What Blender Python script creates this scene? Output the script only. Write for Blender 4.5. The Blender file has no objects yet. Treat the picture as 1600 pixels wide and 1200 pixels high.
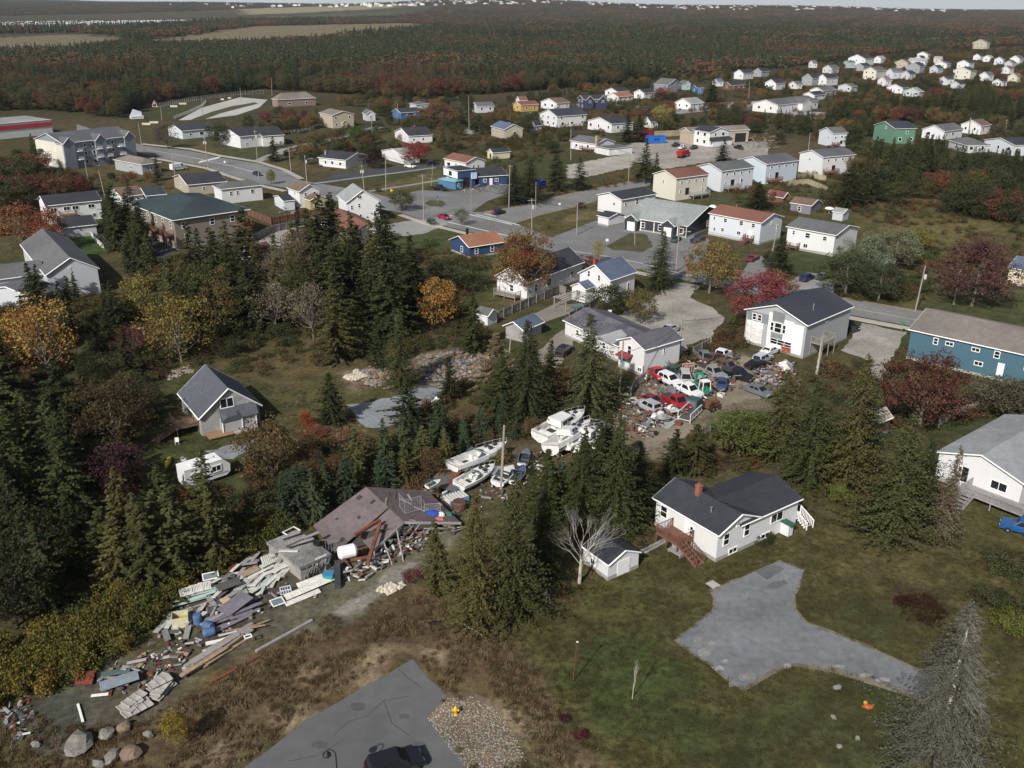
import bpy, bmesh, random
import numpy as np
from math import radians, sin, cos, pi, tan, atan2, sqrt, hypot
from mathutils import Vector, Matrix
rng = random.Random(7); nr = np.random.default_rng(11)
SC = bpy.context.scene; COL = SC.collection
# ---------------------------------------------------------------- camera, sky, sun, exposure
CAMH = 55.0; FOC = 1440.0
RM = Matrix.Rotation(pi/2 - radians(22.35), 3, 'X') @ Matrix.Rotation(radians(.5), 3, 'Z')
cam = bpy.data.cameras.new('camera'); co = bpy.data.objects.new('camera', cam); COL.objects.link(co)
cam.sensor_width = 36; cam.lens = 36*FOC/1600; cam.clip_end = 60000; cam.clip_start = 1
co.matrix_world = Matrix.Translation((0, 0, CAMH)) @ RM.to_4x4(); SC.camera = co
SUN_AZ = radians(28); SUN_EL = radians(37)              # sun behind the camera, a little to the left
wd = bpy.data.worlds.new('World'); SC.world = wd; wd.use_nodes = True
nt = wd.node_tree; bg = nt.nodes['Background']; sk = nt.nodes.new('ShaderNodeTexSky')
sk.sky_type = 'NISHITA'; sk.sun_disc = False; sk.sun_elevation = SUN_EL; sk.sun_rotation = pi + SUN_AZ
sk.air_density = 1.0; sk.dust_density = 3.0; sk.ozone_density = 1.0; sk.altitude = 60
tw = nt.nodes.new('ShaderNodeTexCoord'); sz = nt.nodes.new('ShaderNodeSeparateXYZ'); nt.links.new(tw.outputs['Generated'], sz.inputs[0])   # thin white cloud veil, densest at the horizon all round
vr = nt.nodes.new('ShaderNodeMapRange'); vr.interpolation_type = 'SMOOTHSTEP'; vr.inputs[1].default_value = .0; vr.inputs[2].default_value = .2; vr.inputs[3].default_value = .92; vr.inputs[4].default_value = .05; nt.links.new(sz.outputs['Z'], vr.inputs[0])
vm = nt.nodes.new('ShaderNodeMix'); vm.data_type = 'RGBA'; nt.links.new(vr.outputs[0], vm.inputs[0]); nt.links.new(sk.outputs[0], vm.inputs[6]); vm.inputs[7].default_value = (9.2, 9.8, 10.2, 1); nt.links.new(vm.outputs[2], bg.inputs[0]); bg.inputs[1].default_value = .068
sl = bpy.data.lights.new('sun', 'SUN'); sl.energy = 4.8; sl.angle = radians(.9); sl.color = (1, .965, .915)
so = bpy.data.objects.new('sun', sl); COL.objects.link(so)
so.rotation_euler = Vector((sin(SUN_AZ)*cos(SUN_EL), cos(SUN_AZ)*cos(SUN_EL), -sin(SUN_EL))).to_track_quat('-Z', 'Y').to_euler()
vs = SC.view_settings; vs.view_transform = 'Standard'; vs.look = 'None'; vs.exposure = .08; vs.gamma = 1; vs.use_curve_mapping = False
# ---------------------------------------------------------------- photo pixel -> place on the ground
def ray(x, y): return RM @ Vector((x-800, 600-y, -FOC))
def P(p, z=0.0):
    d = ray(*p); t = (z-CAMH)/d.z; return Vector((d.x*t, d.y*t, z))
def pix(x, y):                                          # where a ground point shows in the photo
    q = RM.transposed() @ Vector((x, y, -CAMH)); return 800-FOC*q.x/q.z, 600+FOC*q.y/q.z
def height_at(g, ty):                                   # height above ground point g whose top shows at row ty
    d = ray(800, ty); return CAMH + d.z*g.y/d.y
# ---------------------------------------------------------------- materials
MATS = {}
def lin(c): return tuple(((v/255+.055)/1.055)**2.4 if v > 10 else v/255/12.92 for v in c)
def mat(name, col, rough=.8, var=.18, scale=3.0, fine=0, metal=0, spec=.3, stripe=0, axis='Z', objcol=False, bump=0, seams=0, trans=0):
    """colour with soft grain; fine = speckle scale; stripe = period of boards or siding in metres; objcol = colour held by the object"""
    if name in MATS: return MATS[name]
    m = bpy.data.materials.new(name); m.use_nodes = True; t = m.node_tree; N = t.nodes; Lk = t.links.new
    b = N['Principled BSDF']; b.inputs['Roughness'].default_value = rough; b.inputs['Metallic'].default_value = metal
    b.inputs['Specular IOR Level'].default_value = spec
    tc = N.new('ShaderNodeTexCoord')
    def noise(s, det=4):
        n = N.new('ShaderNodeTexNoise'); n.inputs['Scale'].default_value = s; n.inputs['Detail'].default_value = det
        Lk(tc.outputs['Object'], n.inputs['Vector']); return n
    def ramp(src, lo, hi, a, bb):
        r = N.new('ShaderNodeMapRange'); r.inputs[1].default_value = lo; r.inputs[2].default_value = hi
        r.inputs[3].default_value = a; r.inputs[4].default_value = bb; Lk(src, r.inputs[0]); return r.outputs[0]
    def mul(a, bb):
        x = N.new('ShaderNodeMath'); x.operation = 'MULTIPLY'; Lk(a, x.inputs[0]); Lk(bb, x.inputs[1]); return x.outputs[0]
    f = ramp(noise(scale/10).outputs[0], .3, .7, 1-var, 1+var)
    f = mul(f, ramp(noise(scale).outputs[0], .3, .7, 1-var*.7, 1+var*.7))
    if fine: f = mul(f, ramp(noise(fine, 2).outputs[0], .3, .7, 1-var, 1+var))
    if stripe:
        sx = N.new('ShaderNodeSeparateXYZ'); Lk(tc.outputs['Object'], sx.inputs[0])
        md = N.new('ShaderNodeMath'); md.operation = 'PINGPONG'; md.inputs[1].default_value = stripe/2
        Lk(sx.outputs[axis], md.inputs[0])
        s = ramp(md.outputs[0], 0, stripe*.18, .72, 1.0); f = mul(f, s)
    mx = N.new('ShaderNodeMix'); mx.data_type = 'RGBA'; mx.blend_type = 'MULTIPLY'; mx.inputs[0].default_value = 1
    if objcol:
        oi = N.new('ShaderNodeObjectInfo'); Lk(oi.outputs['Color'], mx.inputs[6])
    else: mx.inputs[6].default_value = (*col, 1)
    cb = N.new('ShaderNodeCombineXYZ')
    for i in range(3): Lk(f, cb.inputs[i])
    Lk(cb.outputs[0], mx.inputs[7]); Lk(mx.outputs[2], b.inputs['Base Color'])
    if bump:
        bp = N.new('ShaderNodeBump'); bp.inputs['Strength'].default_value = bump; bp.inputs['Distance'].default_value = .05
        Lk(noise(fine or scale*4, 3).outputs[0], bp.inputs['Height']); Lk(bp.outputs[0], b.inputs['Normal'])
    if trans: b.inputs['Transmission Weight'].default_value = trans
    MATS[name] = m; return m
def leafmat(name, cols=None):
    """foliage: colour from the object, or (cols) picked per clump; each leaf spray a little lighter or darker"""
    m = bpy.data.materials.new(name); m.use_nodes = True; t = m.node_tree; N = t.nodes; Lk = t.links.new
    b = N['Principled BSDF']; b.inputs['Roughness'].default_value = .85; b.inputs['Specular IOR Level'].default_value = .05
    oi = N.new('ShaderNodeObjectInfo'); at = N.new('ShaderNodeAttribute'); at.attribute_name = 'tone'
    if cols:
        r = N.new('ShaderNodeValToRGB'); e = r.color_ramp.elements
        while len(e) < len(cols): e.new(1)
        for i, c in enumerate(cols): e[i].position = i/max(1, len(cols)-1); e[i].color = (*c, 1)
        Lk(oi.outputs['Random'], r.inputs[0]); src = r.outputs[0]
    else: src = oi.outputs['Color']
    hs = N.new('ShaderNodeHueSaturation'); Lk(src, hs.inputs['Color'])
    a = N.new('ShaderNodeMapRange'); a.inputs[3].default_value = .465; a.inputs[4].default_value = .53; Lk(at.outputs['Fac'], a.inputs[0]); Lk(a.outputs[0], hs.inputs['Hue'])
    v = N.new('ShaderNodeMapRange'); v.inputs[3].default_value = .5; v.inputs[4].default_value = 1.6; Lk(at.outputs['Fac'], v.inputs[0]); Lk(v.outputs[0], hs.inputs['Value'])
    Lk(hs.outputs[0], b.inputs['Base Color'])
    tr = N.new('ShaderNodeBsdfTranslucent'); Lk(hs.outputs[0], tr.inputs[0]); ms = N.new('ShaderNodeMixShader'); ms.inputs[0].default_value = .22
    Lk(b.outputs[0], ms.inputs[1]); Lk(tr.outputs[0], ms.inputs[2]); Lk(ms.outputs[0], N['Material Output'].inputs[0])
    return m
# ---------------------------------------------------------------- mesh building
class MB:
    def __init__(s): s.v = []; s.f = []; s.m = []
    def add(s, vs_, fs, m=0):
        n = len(s.v); s.v += [tuple(q) for q in vs_]; s.f += [tuple(n+i for i in q) for q in fs]; s.m += [m]*len(fs); return s
    def hexa(s, q, m=0): return s.add(q, [(3,2,1,0),(4,5,6,7),(0,1,5,4),(1,2,6,5),(2,3,7,6),(3,0,4,7)], m)
    def box(s, x0, y0, z0, x1, y1, z1, m=0):
        return s.hexa([(x0,y0,z0),(x1,y0,z0),(x1,y1,z0),(x0,y1,z0),(x0,y0,z1),(x1,y0,z1),(x1,y1,z1),(x0,y1,z1)], m)
    def bar(s, a, b, w, h, m=0, up=(0,0,1)):            # square-cut beam from a to b
        a = Vector(a); b = Vector(b); d = (b-a).normalized(); u = Vector(up)
        if abs(d.dot(u)) > .98: u = Vector((1,0,0))
        x = d.cross(u).normalized()*w/2; y = x.cross(d).normalized()*h/2
        return s.hexa([a-x-y, a+x-y, b+x-y, b-x-y, a-x+y, a+x+y, b+x+y, b-x+y], m)
    def tube(s, a, b, r1, r2=None, n=6, m=0, caps=True):
        a = Vector(a); b = Vector(b); r2 = r1 if r2 is None else r2; d = (b-a).normalized()
        u = Vector((0,0,1)) if abs(d.z) < .9 else Vector((1,0,0)); x = d.cross(u).normalized(); y = d.cross(x)
        q = [a+(x*cos(2*pi*i/n)+y*sin(2*pi*i/n))*r1 for i in range(n)] + [b+(x*cos(2*pi*i/n)+y*sin(2*pi*i/n))*r2 for i in range(n)]
        fs = [(i, (i+1) % n, n+(i+1) % n, n+i) for i in range(n)]
        if caps: fs += [tuple(range(n))[::-1], tuple(range(n, 2*n))]
        return s.add(q, fs, m)
    def path(s, pts, r, n=5, m=0):
        for a, b in zip(pts, pts[1:]): s.tube(a, b, r, r, n, m)
        return s
    def extrude(s, poly, a, b, axis='y', m=0):          # profile in the x-z plane pushed along y (or y-z along x)
        n = len(poly); g = (lambda p, t: (p[0], t, p[1])) if axis == 'y' else ((lambda p, t: (t, p[0], p[1])) if axis == 'x' else (lambda p, t: (p[0], p[1], t)))
        q = [g(p, a) for p in poly] + [g(p, b) for p in poly]
        return s.add(q, [(i, (i+1) % n, n+(i+1) % n, n+i) for i in range(n)] + [tuple(range(n))[::-1], tuple(range(n, 2*n))], m)
    def lathe(s, prof, n=12, m=0, c=(0,0,0), axis='z'):
        k = len(prof); q = []
        for r, z in prof:
            for i in range(n):
                a = 2*pi*i/n; p = (r*cos(a), r*sin(a), z)
                if axis == 'y': p = (p[0], p[2], p[1])
                if axis == 'x': p = (p[2], p[0], p[1])
                q.append((c[0]+p[0], c[1]+p[1], c[2]+p[2]))
        return s.add(q, [(j*n+i, j*n+(i+1) % n, (j+1)*n+(i+1) % n, (j+1)*n+i) for j in range(k-1) for i in range(n)], m)
    def rock(s, c, r, rz=.7, m=0, seed=0):
        g = random.Random(seed); bm = bmesh.new(); bmesh.ops.create_icosphere(bm, subdivisions=2, radius=1)
        for v in bm.verts: v.co *= g.uniform(.82, 1.12)
        sx, sy = g.uniform(.8, 1.3), g.uniform(.7, 1.0)
        q = [(c[0]+v.co.x*r*sx, c[1]+v.co.y*r*sy, c[2]+v.co.z*r*rz) for v in bm.verts]; bm.verts.index_update()
        fs = [tuple(v.index for v in f.verts) for f in bm.faces]; bm.free(); return s.add(q, fs, m)
    def mesh(s, name, mats):
        me = bpy.data.meshes.new(name); me.from_pydata(s.v, [], s.f)
        for m in (mats if isinstance(mats, (list, tuple)) else [mats]): me.materials.append(m)
        if any(s.m): me.polygons.foreach_set('material_index', s.m)
        bm = bmesh.new(); bm.from_mesh(me); bmesh.ops.recalc_face_normals(bm, faces=bm.faces); bm.to_mesh(me); bm.free()
        return me
    def build(s, name, mats, parent=None, loc=None, rz=0, smooth=False, color=None):
        me = s.mesh(name, mats)
        if smooth: me.polygons.foreach_set('use_smooth', [True]*len(me.polygons))
        return put(name, me, parent, loc, rz, color)
def put(name, me, parent=None, loc=None, rz=0, color=None):
    o = bpy.data.objects.new(name, me); COL.objects.link(o)
    if parent: o.parent = parent
    if loc is not None: o.location = loc
    if rz: o.rotation_euler.z = rz
    if color: o.color = (*color, 1)
    return o
def tag(o, label, cat, group=None):
    o['label'] = label; o['category'] = cat
    if group: o['group'] = group
    return o
def thing(name, label, cat, loc=(0,0,0), rz=0, group=None):
    o = bpy.data.objects.new(name, None); o.empty_display_size = .3; COL.objects.link(o); o.location = loc; o.rotation_euler.z = rz
    return tag(o, label, cat, group)
def kind(o, k): o['kind'] = k; return o
def clone(o, parent=None):                              # a thing with its parts and sub-parts, meshes shared
    c = o.copy(); COL.objects.link(c)
    if parent: c.parent = parent
    for ch in KIDS.get(o.name, o.children): clone(ch, c)
    return c
KIDS = {}
def heading(a, b):
    d = P(b)-P(a); return atan2(d.y, d.x)
# ---------------------------------------------------------------- ground, roads, yards
def vnoise(x, y, s, seed):
    g = np.random.default_rng(seed).random((256, 256)); u = x/s; v = y/s
    i = np.floor(u).astype(int); j = np.floor(v).astype(int); fu = u-i; fv = v-j; fu = fu*fu*(3-2*fu); fv = fv*fv*(3-2*fv)
    a = g[i % 256, j % 256]; b = g[(i+1) % 256, j % 256]; c = g[i % 256, (j+1) % 256]; d = g[(i+1) % 256, (j+1) % 256]
    return (a*(1-fu)+b*fu)*(1-fv)+(c*(1-fu)+d*fu)*fv
def wpoly(px): return np.array([(P(q).x, P(q).y) for q in px])
def inside(x, y, poly):
    r = np.zeros(x.shape, bool); n = len(poly)
    for i in range(n):
        x1, y1 = poly[i]; x2, y2 = poly[(i+1) % n]
        if y1 == y2: continue
        c = ((y1 > y) != (y2 > y)) & (x < (x2-x1)*(y-y1)/(y2-y1)+x1); r ^= c
    return r
def sdist(x, y, poly):                                  # signed distance, positive inside
    d = np.full(x.shape, 1e9); n = len(poly)
    for i in range(n):
        a = poly[i]; b = poly[(i+1) % n]; e = b-a; l = (e**2).sum() or 1
        t = np.clip(((x-a[0])*e[0]+(y-a[1])*e[1])/l, 0, 1)
        d = np.minimum(d, np.hypot(x-a[0]-t*e[0], y-a[1]-t*e[1]))
    return np.where(inside(x, y, poly), d, -d)
def hills(x, y):
    r = np.clip((y-3200)/3600, 0, 1); r = r*r*(3-2*r)
    return r*(44+7*np.sin(x/900+.6)+5*np.sin(x/310+2)+5*np.sin(y/700)+30*np.exp(-((x+100)/800)**2))
ny, nx = 420, 300
ys = np.concatenate([np.linspace(-60, 40, 12, endpoint=False), 40*(9500/40)**np.linspace(0, 1, ny-12)])
tt = np.linspace(-1, 1, nx)
Y = np.repeat(ys[:, None], nx, 1); X = tt[None, :]*(45+.85*np.clip(Y, 20, None))
Z = hills(X, Y)
n1 = vnoise(X+900, Y+900, 14, 1); n2 = vnoise(X+900, Y+900, 4.5, 2); n3 = vnoise(X+900, Y+900, 40, 3); n4 = vnoise(X+900, Y+900, 1.6, 5)
def mix(a, b, f): return a*(1-f[..., None])+np.array(b)*f[..., None]
C = np.broadcast_to(np.array((.062, .052, .024)), Y.shape+(3,)).copy()
C = mix(C, (.046, .052, .020), np.clip((n1-.35)*2.2, 0, 1)); C = mix(C, (.095, .070, .036), np.clip((n3-.55)*3, 0, .8)); C = mix(C, (.034, .036, .018), np.clip((n2-.62)*2, 0, .6))
OLIVE = (.050, .055, .020); GREEN = (.040, .066, .018); TAN = (.150, .112, .062); BANK = (.088, .062, .036); DIRT = (.17, .125, .085); GRAV = (.27, .26, .24); DARK = (.030, .027, .017); RUST = (.09, .05, .028)
REG = [  # (pixel outline, colour, feather m, raggedness m)
 ([(-100,1230),(1700,1230),(1700,800),(1300,720),(1000,800),(880,880),(800,950),(780,1010),(860,1200)], (.062,.058,.023), 4, 4),
 ([(830,1060),(1000,940),(1115,960),(1060,1000),(1160,1080),(1040,1180),(930,1140)], (.046,.058,.020), 5, 5),
 ([(1150,1100),(1250,1050),(1420,1090),(1400,1200),(1150,1200)], (.046,.050,.020), 4, 4),
 ([(1260,800),(1420,850),(1560,880),(1500,960),(1330,980),(1250,900)], (.078,.062,.028), 5, 4),
 ([(1395,915),(1480,920),(1500,960),(1440,990),(1390,960)], (.050,.034,.020), 2.5, 2),
 ([(1330,900),(1400,960),(1420,1010),(1330,1000),(1280,950)], (.044,.048,.019), 4, 3),
 ([(0,1220),(370,1200),(640,1025),(700,1060),(870,1220),(960,1220),(860,1030),(740,960),(600,930),(420,1010),(200,1120),(-60,1210)], BANK, 2.5, 3),
 ([(420,1150),(640,1020),(720,1075),(800,1120),(880,1210),(840,1215),(760,1090),(690,1020),(600,990),(470,1090),(330,1200)], (.19,.145,.095), 2.5, 3.5),
 ([(500,1010),(560,960),(650,930),(720,960),(690,1000),(600,1010)], (.062,.042,.026), 2.5, 3),
 ([(400,980),(480,900),(700,820),(720,850),(640,910),(520,980),(420,1010)], (.10,.098,.065), 1.6, 2),
 ([(520,958),(640,875),(650,890),(590,935),(530,962)], (.21,.19,.165), 1, 1),
 ([(120,1180),(60,1140),(150,1050),(300,980),(290,930),(420,850),(530,880),(520,930),(330,1060),(220,1140)], (.075,.066,.048), 2, 2),
 ([(0,1110),(110,1080),(150,1110),(120,1150),(20,1190)], (.055,.058,.045), 2, 2),
 ([(160,640),(290,570),(420,600),(450,640),(400,690),(390,760),(330,780),(230,720),(200,690)], (.048,.052,.020), 2.5, 3),
 ([(430,620),(540,570),(640,610),(560,640),(470,640)], (.065,.060,.026), 2, 2),
 ([(540,585),(600,560),(660,550),(760,548),(800,570),(770,600),(700,605),(620,605),(560,605)], (.185,.135,.095), 1.8, 2.5),
 ([(680,560),(705,550),(730,560),(700,590),(660,610),(650,590)], (.11,.105,.10), 1.5, 1.5),
 ([(680,650),(800,632),(840,645),(790,670),(700,665)], (.15,.105,.068), 2, 2),
 ([(690,640),(900,600),(1000,610),(960,680),(800,740),(640,740)], (.082,.062,.030), 4, 4),
 ([(960,600),(1010,590),(1160,590),(1200,630),(1110,660),(1040,720),(960,720),(930,660)], (.15,.12,.085), 2.5, 2.5),
 ([(1100,560),(1161,556),(1190,560),(1260,640),(1190,640),(1130,600)], (.13,.105,.075), 2, 2),
 ([(948,600),(985,590),(995,605),(950,640),(900,620)], (.025,.052,.014), 1.5, 1),
 ([(660,680),(720,660),(900,640),(960,700),(900,780),(780,790),(700,800),(640,760)], (.075,.06,.036), 3, 3),
 ([(1060,740),(1250,690),(1340,760),(1270,780),(1180,720)], (.050,.036,.020), 3, 3),
 ([(985,850),(1030,790),(1040,830),(1000,860)], (.090,.062,.034), 2, 2),
 ([(720,455),(800,430),(900,440),(870,460),(780,500),(720,490)], (.135,.092,.052), 2, 2),
 ([(600,380),(710,350),(800,400),(730,450),(650,440)], (.050,.060,.022), 4, 3), ([(640,395),(720,400),(690,425),(640,420)], (.105,.078,.04), 3, 3),
 ([(640,440),(760,430),(800,480),(700,500)], (.055,.058,.022), 3, 3),
 ([(1350,330),(1600,300),(1620,470),(1430,480),(1300,420)], (.072,.062,.026), 7, 8),
 ([(1390,350),(1480,335),(1560,350),(1500,390),(1420,390)], (.105,.085,.036), 5, 6),
 ([(1480,440),(1620,440),(1620,520),(1430,480)], (.058,.062,.024), 3, 3),
 ([(1330,480),(1430,470),(1440,490),(1320,470)], (.09,.075,.035), 2, 2),
 ([(1230,350),(1330,330),(1340,420),(1250,440),(1200,420)], (.045,.056,.020), 4, 3),
 ([(830,330),(930,320),(950,345),(860,365),(830,350)], (.066,.060,.024), 3, 3), ([(880,338),(925,330),(935,342),(885,350)], (.12,.088,.045), 3, 3),
 ([(460,296),(575,297),(680,265),(700,262),(700,290),(600,308),(560,312)], (.070,.066,.028), 4, 3), ([(600,290),(680,268),(690,280),(620,300)], (.10,.082,.040), 4, 3),
 ([(580,215),(660,190),(720,225),(640,235)], (.085,.078,.03), 6, 6), ([(225,228),(330,195),(420,235),(400,254),(340,244)], (.058,.062,.024), 6, 6), ([(297,225),(330,222),(330,236),(300,236)], (.11,.07,.035), 4, 4),
 ([(212,186),(245,168),(320,158),(296,176),(264,184)], (.052,.072,.024), 4, 3), ([(120,340),(160,320),(230,340),(160,400),(110,400)], (.038,.062,.018), 2, 2),
 ([(980,300),(1100,310),(1200,300),(1300,270),(1330,300),(1240,330),(1100,325)], (.060,.062,.026), 4, 4),
 ([(190,70),(380,42),(620,36),(720,40),(560,60),(400,70),(230,74)], (.155,.128,.078), 12, 40), ([(-50,60),(120,54),(200,60),(110,79),(-50,84)], (.145,.122,.076), 12, 30),
 ([(180,40),(400,28),(620,26),(620,32),(300,42),(180,46)], (.10,.11,.065), 12, 60), ([(380,20),(640,18),(620,24),(380,26)], (.22,.20,.12), 12, 60),
 ([(-50,40),(200,32),(380,30),(200,44),(-50,52)], (.36,.37,.38), 12, 30),
]
edge = vnoise(X+900, Y+900, 3, 9)-.5; edge2 = vnoise(X+900, Y+900, 30, 10)-.5
for px, c, fe, rag in REG:
    pl = wpoly(px); x0, y0 = pl.min(0)-25; x1, y1 = pl.max(0)+25
    mk = (X > x0) & (X < x1) & (Y > y0) & (Y < y1)
    if not mk.any(): continue
    d = sdist(X[mk], Y[mk], pl)+(edge[mk]+(edge2[mk] if rag > 9 else 0))*rag*1.6
    f = np.clip(d/fe+.5, 0, 1); f = f*f*(3-2*f); C[mk] = mix(C[mk], c, f*.92)
far = np.clip((Y-330)/150, 0, 1); C = mix(C, (.042, .036, .022), far*.5*(np.abs(C.sum(-1)) < .3))
C *= (.80+.28*n4+.16*n2)[..., None]
idx = np.arange(ny*nx).reshape(ny, nx)
F4 = np.stack([idx[:-1, :-1], idx[:-1, 1:], idx[1:, 1:], idx[1:, :-1]], -1).reshape(-1, 4)
def fastmesh(name, V, F, mats, tone=None, color=None):
    me = bpy.data.meshes.new(name); V = np.asarray(V, 'f'); F = np.asarray(F, 'i'); k = F.shape[1]
    me.vertices.add(len(V)); me.vertices.foreach_set('co', V.ravel()); me.loops.add(F.size); me.loops.foreach_set('vertex_index', F.ravel())
    me.polygons.add(len(F)); me.polygons.foreach_set('loop_start', np.arange(len(F), dtype='i')*k)
    for m in mats: me.materials.append(m)
    if tone is not None: me.attributes.new('tone', 'FLOAT', 'FACE').data.foreach_set('value', np.asarray(tone, 'f'))
    if color is not None: me.attributes.new('soil', 'FLOAT_COLOR', 'POINT').data.foreach_set('color', np.asarray(color, 'f').ravel())
    me.update(calc_edges=True); me.validate(); return me
gm = bpy.data.materials.new('soil_and_grass'); gm.use_nodes = True; t_ = gm.node_tree; N_ = t_.nodes; b_ = N_['Principled BSDF']
b_.inputs['Roughness'].default_value = .95; b_.inputs['Specular IOR Level'].default_value = .1
at_ = N_.new('ShaderNodeAttribute'); at_.attribute_name = 'soil'; tc_ = N_.new('ShaderNodeTexCoord'); src_ = at_.outputs['Color']
for s_, lo_, hi_, hs_ in ((.35, .62, 1.42, 0), (1.7, .6, 1.42, 0), (9, .55, 1.5, 0)):
    n_ = N_.new('ShaderNodeTexNoise'); n_.inputs['Scale'].default_value = s_; n_.inputs['Detail'].default_value = 5; n_.inputs['Roughness'].default_value = .65
    t_.links.new(tc_.outputs['Object'], n_.inputs['Vector']); r_ = N_.new('ShaderNodeMapRange'); r_.inputs[1].default_value = .3; r_.inputs[2].default_value = .7
    r_.inputs[3].default_value = lo_; r_.inputs[4].default_value = hi_; t_.links.new(n_.outputs[0], r_.inputs[0])
    h_ = N_.new('ShaderNodeHueSaturation'); t_.links.new(src_, h_.inputs['Color']); t_.links.new(r_.outputs[0], h_.inputs['Value']); src_ = h_.outputs[0]
    if s_ == 1.7:
        q_ = N_.new('ShaderNodeMapRange'); q_.inputs[1].default_value = .3; q_.inputs[2].default_value = .7; q_.inputs[3].default_value = .48; q_.inputs[4].default_value = .53
        t_.links.new(n_.outputs[0], q_.inputs[0]); t_.links.new(q_.outputs[0], h_.inputs['Hue'])
t_.links.new(src_, b_.inputs['Base Color'])
kind(put('ground', fastmesh('ground', np.stack([X, Y, Z], -1).reshape(-1, 3), F4, [gm], color=np.concatenate([C, np.ones(C.shape[:2]+(1,))], -1).reshape(-1, 4))), 'structure')
ZL = [0.0]
def sheet(name, px, m, z=.03, rough=.0, step=1.2):
    """a flat surface lying on the ground; rough = how ragged its edge is in metres"""
    pl = [Vector((P(q).x, P(q).y)) for q in px]; out = []
    g = random.Random(len(px)*31+int(px[0][0]))
    for a, b in zip(pl, pl[1:]+pl[:1]):
        n = max(1, int((b-a).length/step)) if rough else 1
        e = (b-a); nn = Vector((-e.y, e.x)).normalized()
        for i in range(n): out.append(a+e*(i/n)+nn*(g.uniform(-rough, rough)))
    bm = bmesh.new(); vv = [bm.verts.new((q.x, q.y, z)) for q in out]
    f = bm.faces.new(vv); bm.normal_update()
    if f.normal.z < 0: f.normal_flip()
    bmesh.ops.triangulate(bm, faces=bm.faces[:]); me = bpy.data.meshes.new(name); bm.to_mesh(me); bm.free(); me.materials.append(m)
    return kind(put(name, me), 'structure')
ASPH = mat('road_asphalt', (.175, .174, .172), .9, .18, .8, 20); LOT = mat('lot_asphalt', (.108, .110, .112), .85, .16, .6, 30)
DRIVE = mat('drive_asphalt', (.160, .166, .174), .85, .24, 1.3, 24); CONC = mat('concrete', (.36, .34, .30), .9, .12, 1, 20); GRAVEL = mat('pale_gravel', (.265, .25, .22), .95, .28, 1.6, 14)
BGRAV = mat('blue_grey_gravel', (.20, .215, .225), .95, .25, 1.6, 14); TRACK = mat('dirt_track', (.21, .175, .13), .95, .25, 1.5, 12); PAINT = mat('road_paint', (.66, .66, .63), .8, .2, 2, 10); DASPH = mat('dark_asphalt', (.055, .057, .064), .85, .12, 1, 20)
YPAINT = mat('yellow_road_paint', (.42, .36, .20), .8, .2, 2, 10); OLDPAV = mat('grey_paving', (.25, .25, .245), .9, .14, 1, 16)
near_ = [(120,205),(225,241),(253,247),(323,260),(367,275),(407,287),(449,294),(520,313),(626,332),(664,345),(728,361),(790,375),(885,398),(930,409),(1000,421),(1065,437),(1100,444),(1200,465),(1322,491),(1420,509),(1640,548)]
far_ = [(1640,520),(1425,486),(1307,465),(1200,447),(1100,423),(1005,399),(950,391),(887,381),(800,347),(757,332),(738,331),(660,318),(608,309),(578,300),(470,282),(443,268),(404,256),(342,246),(297,236),(225,228),(120,194)]
sheet('main_road', near_+far_, ASPH, .02)
sheet('side_road', [(740,331),(757,332),(798,326),(874,308),(920,298),(985,285),(1060,266),(1060,277),(990,297),(935,311),(900,321),(844,334),(801,348),(770,340)], ASPH, .026)
def strip(name, pts, w, m, z):                 # band of constant width along a line of pixels
    q = [Vector((P(p).x, P(p).y)) for p in pts]; l = []; r = []
    for i, a in enumerate(q):
        d = ((q[min(i+1, len(q)-1)]-q[max(i-1, 0)])).normalized(); n = Vector((-d.y, d.x)); l.append(a+n*w/2); r.append(a-n*w/2)
    mb = MB(); k = len(q)
    mb.add([(a.x, a.y, z) for a in l]+[(a.x, a.y, z) for a in r]+([(a.x, a.y, 0) for a in l]+[(a.x, a.y, 0) for a in r] if z > .1 else []),
           [(i, k+i, k+i+1, i+1) for i in range(k-1)]+([(i, i+1, 2*k+i+1, 2*k+i) for i in range(k-1)]+[(k+i, 3*k+i, 3*k+i+1, k+i+1) for i in range(k-1)] if z > .1 else []))
    return kind(mb.build(name, m), 'structure')
strip('road_shoulder', [(757,331),(798,325),(874,307),(920,297),(985,284)], 1.3, TRACK, .015); strip('road_shoulder', [(801,349),(844,335),(900,322),(935,312),(990,298)], 1.3, TRACK, .015); strip('road_shoulder', [(1100,422),(1200,446),(1307,464),(1425,485),(1620,515)], 1.4, TRACK, .015)
strip('sidewalk', [(626,336),(664,349),(728,365),(790,379)], 1.7, CONC, .13)
strip('sidewalk', [(885,404),(930,415),(1000,427),(1050,438)], 1.7, CONC, .13)
strip('sidewalk', [(1290,489),(1330,497),(1420,514),(1600,547)], 1.8, CONC, .13)
strip('sidewalk', [(230,246),(256,250),(323,263),(367,278),(407,290),(447,299)], 1.9, CONC, .13)
strip('sidewalk', [(222,225),(297,233),(342,243),(404,253),(443,265),(472,280)], 1.9, CONC, .13)
strip('sidewalk', [(490,287),(566,277),(620,270),(680,262)], 1.9, OLDPAV, .03); strip('sidewalk', [(576,299),(630,291),(690,281)], 1.9, OLDPAV, .03)
for a in ([(1306,477),(1420,498),(1600,531)],): strip('centre_line', a, .28, YPAINT, .034)
strip('centre_line', [(887,391),(950,401),(1000,411),(1060,427),(1200,456)], .25, PAINT, .034)
strip('centre_line', [(230,234),(300,246),(360,259),(420,275)], .3, PAINT, .034)
for a, b in (((728,334),(800,351)),((744,335),(812,352)),((700,347),(800,370)),((757,334),(776,338))): strip('lane_marking', [a, b], .42, PAINT, .034)
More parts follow.
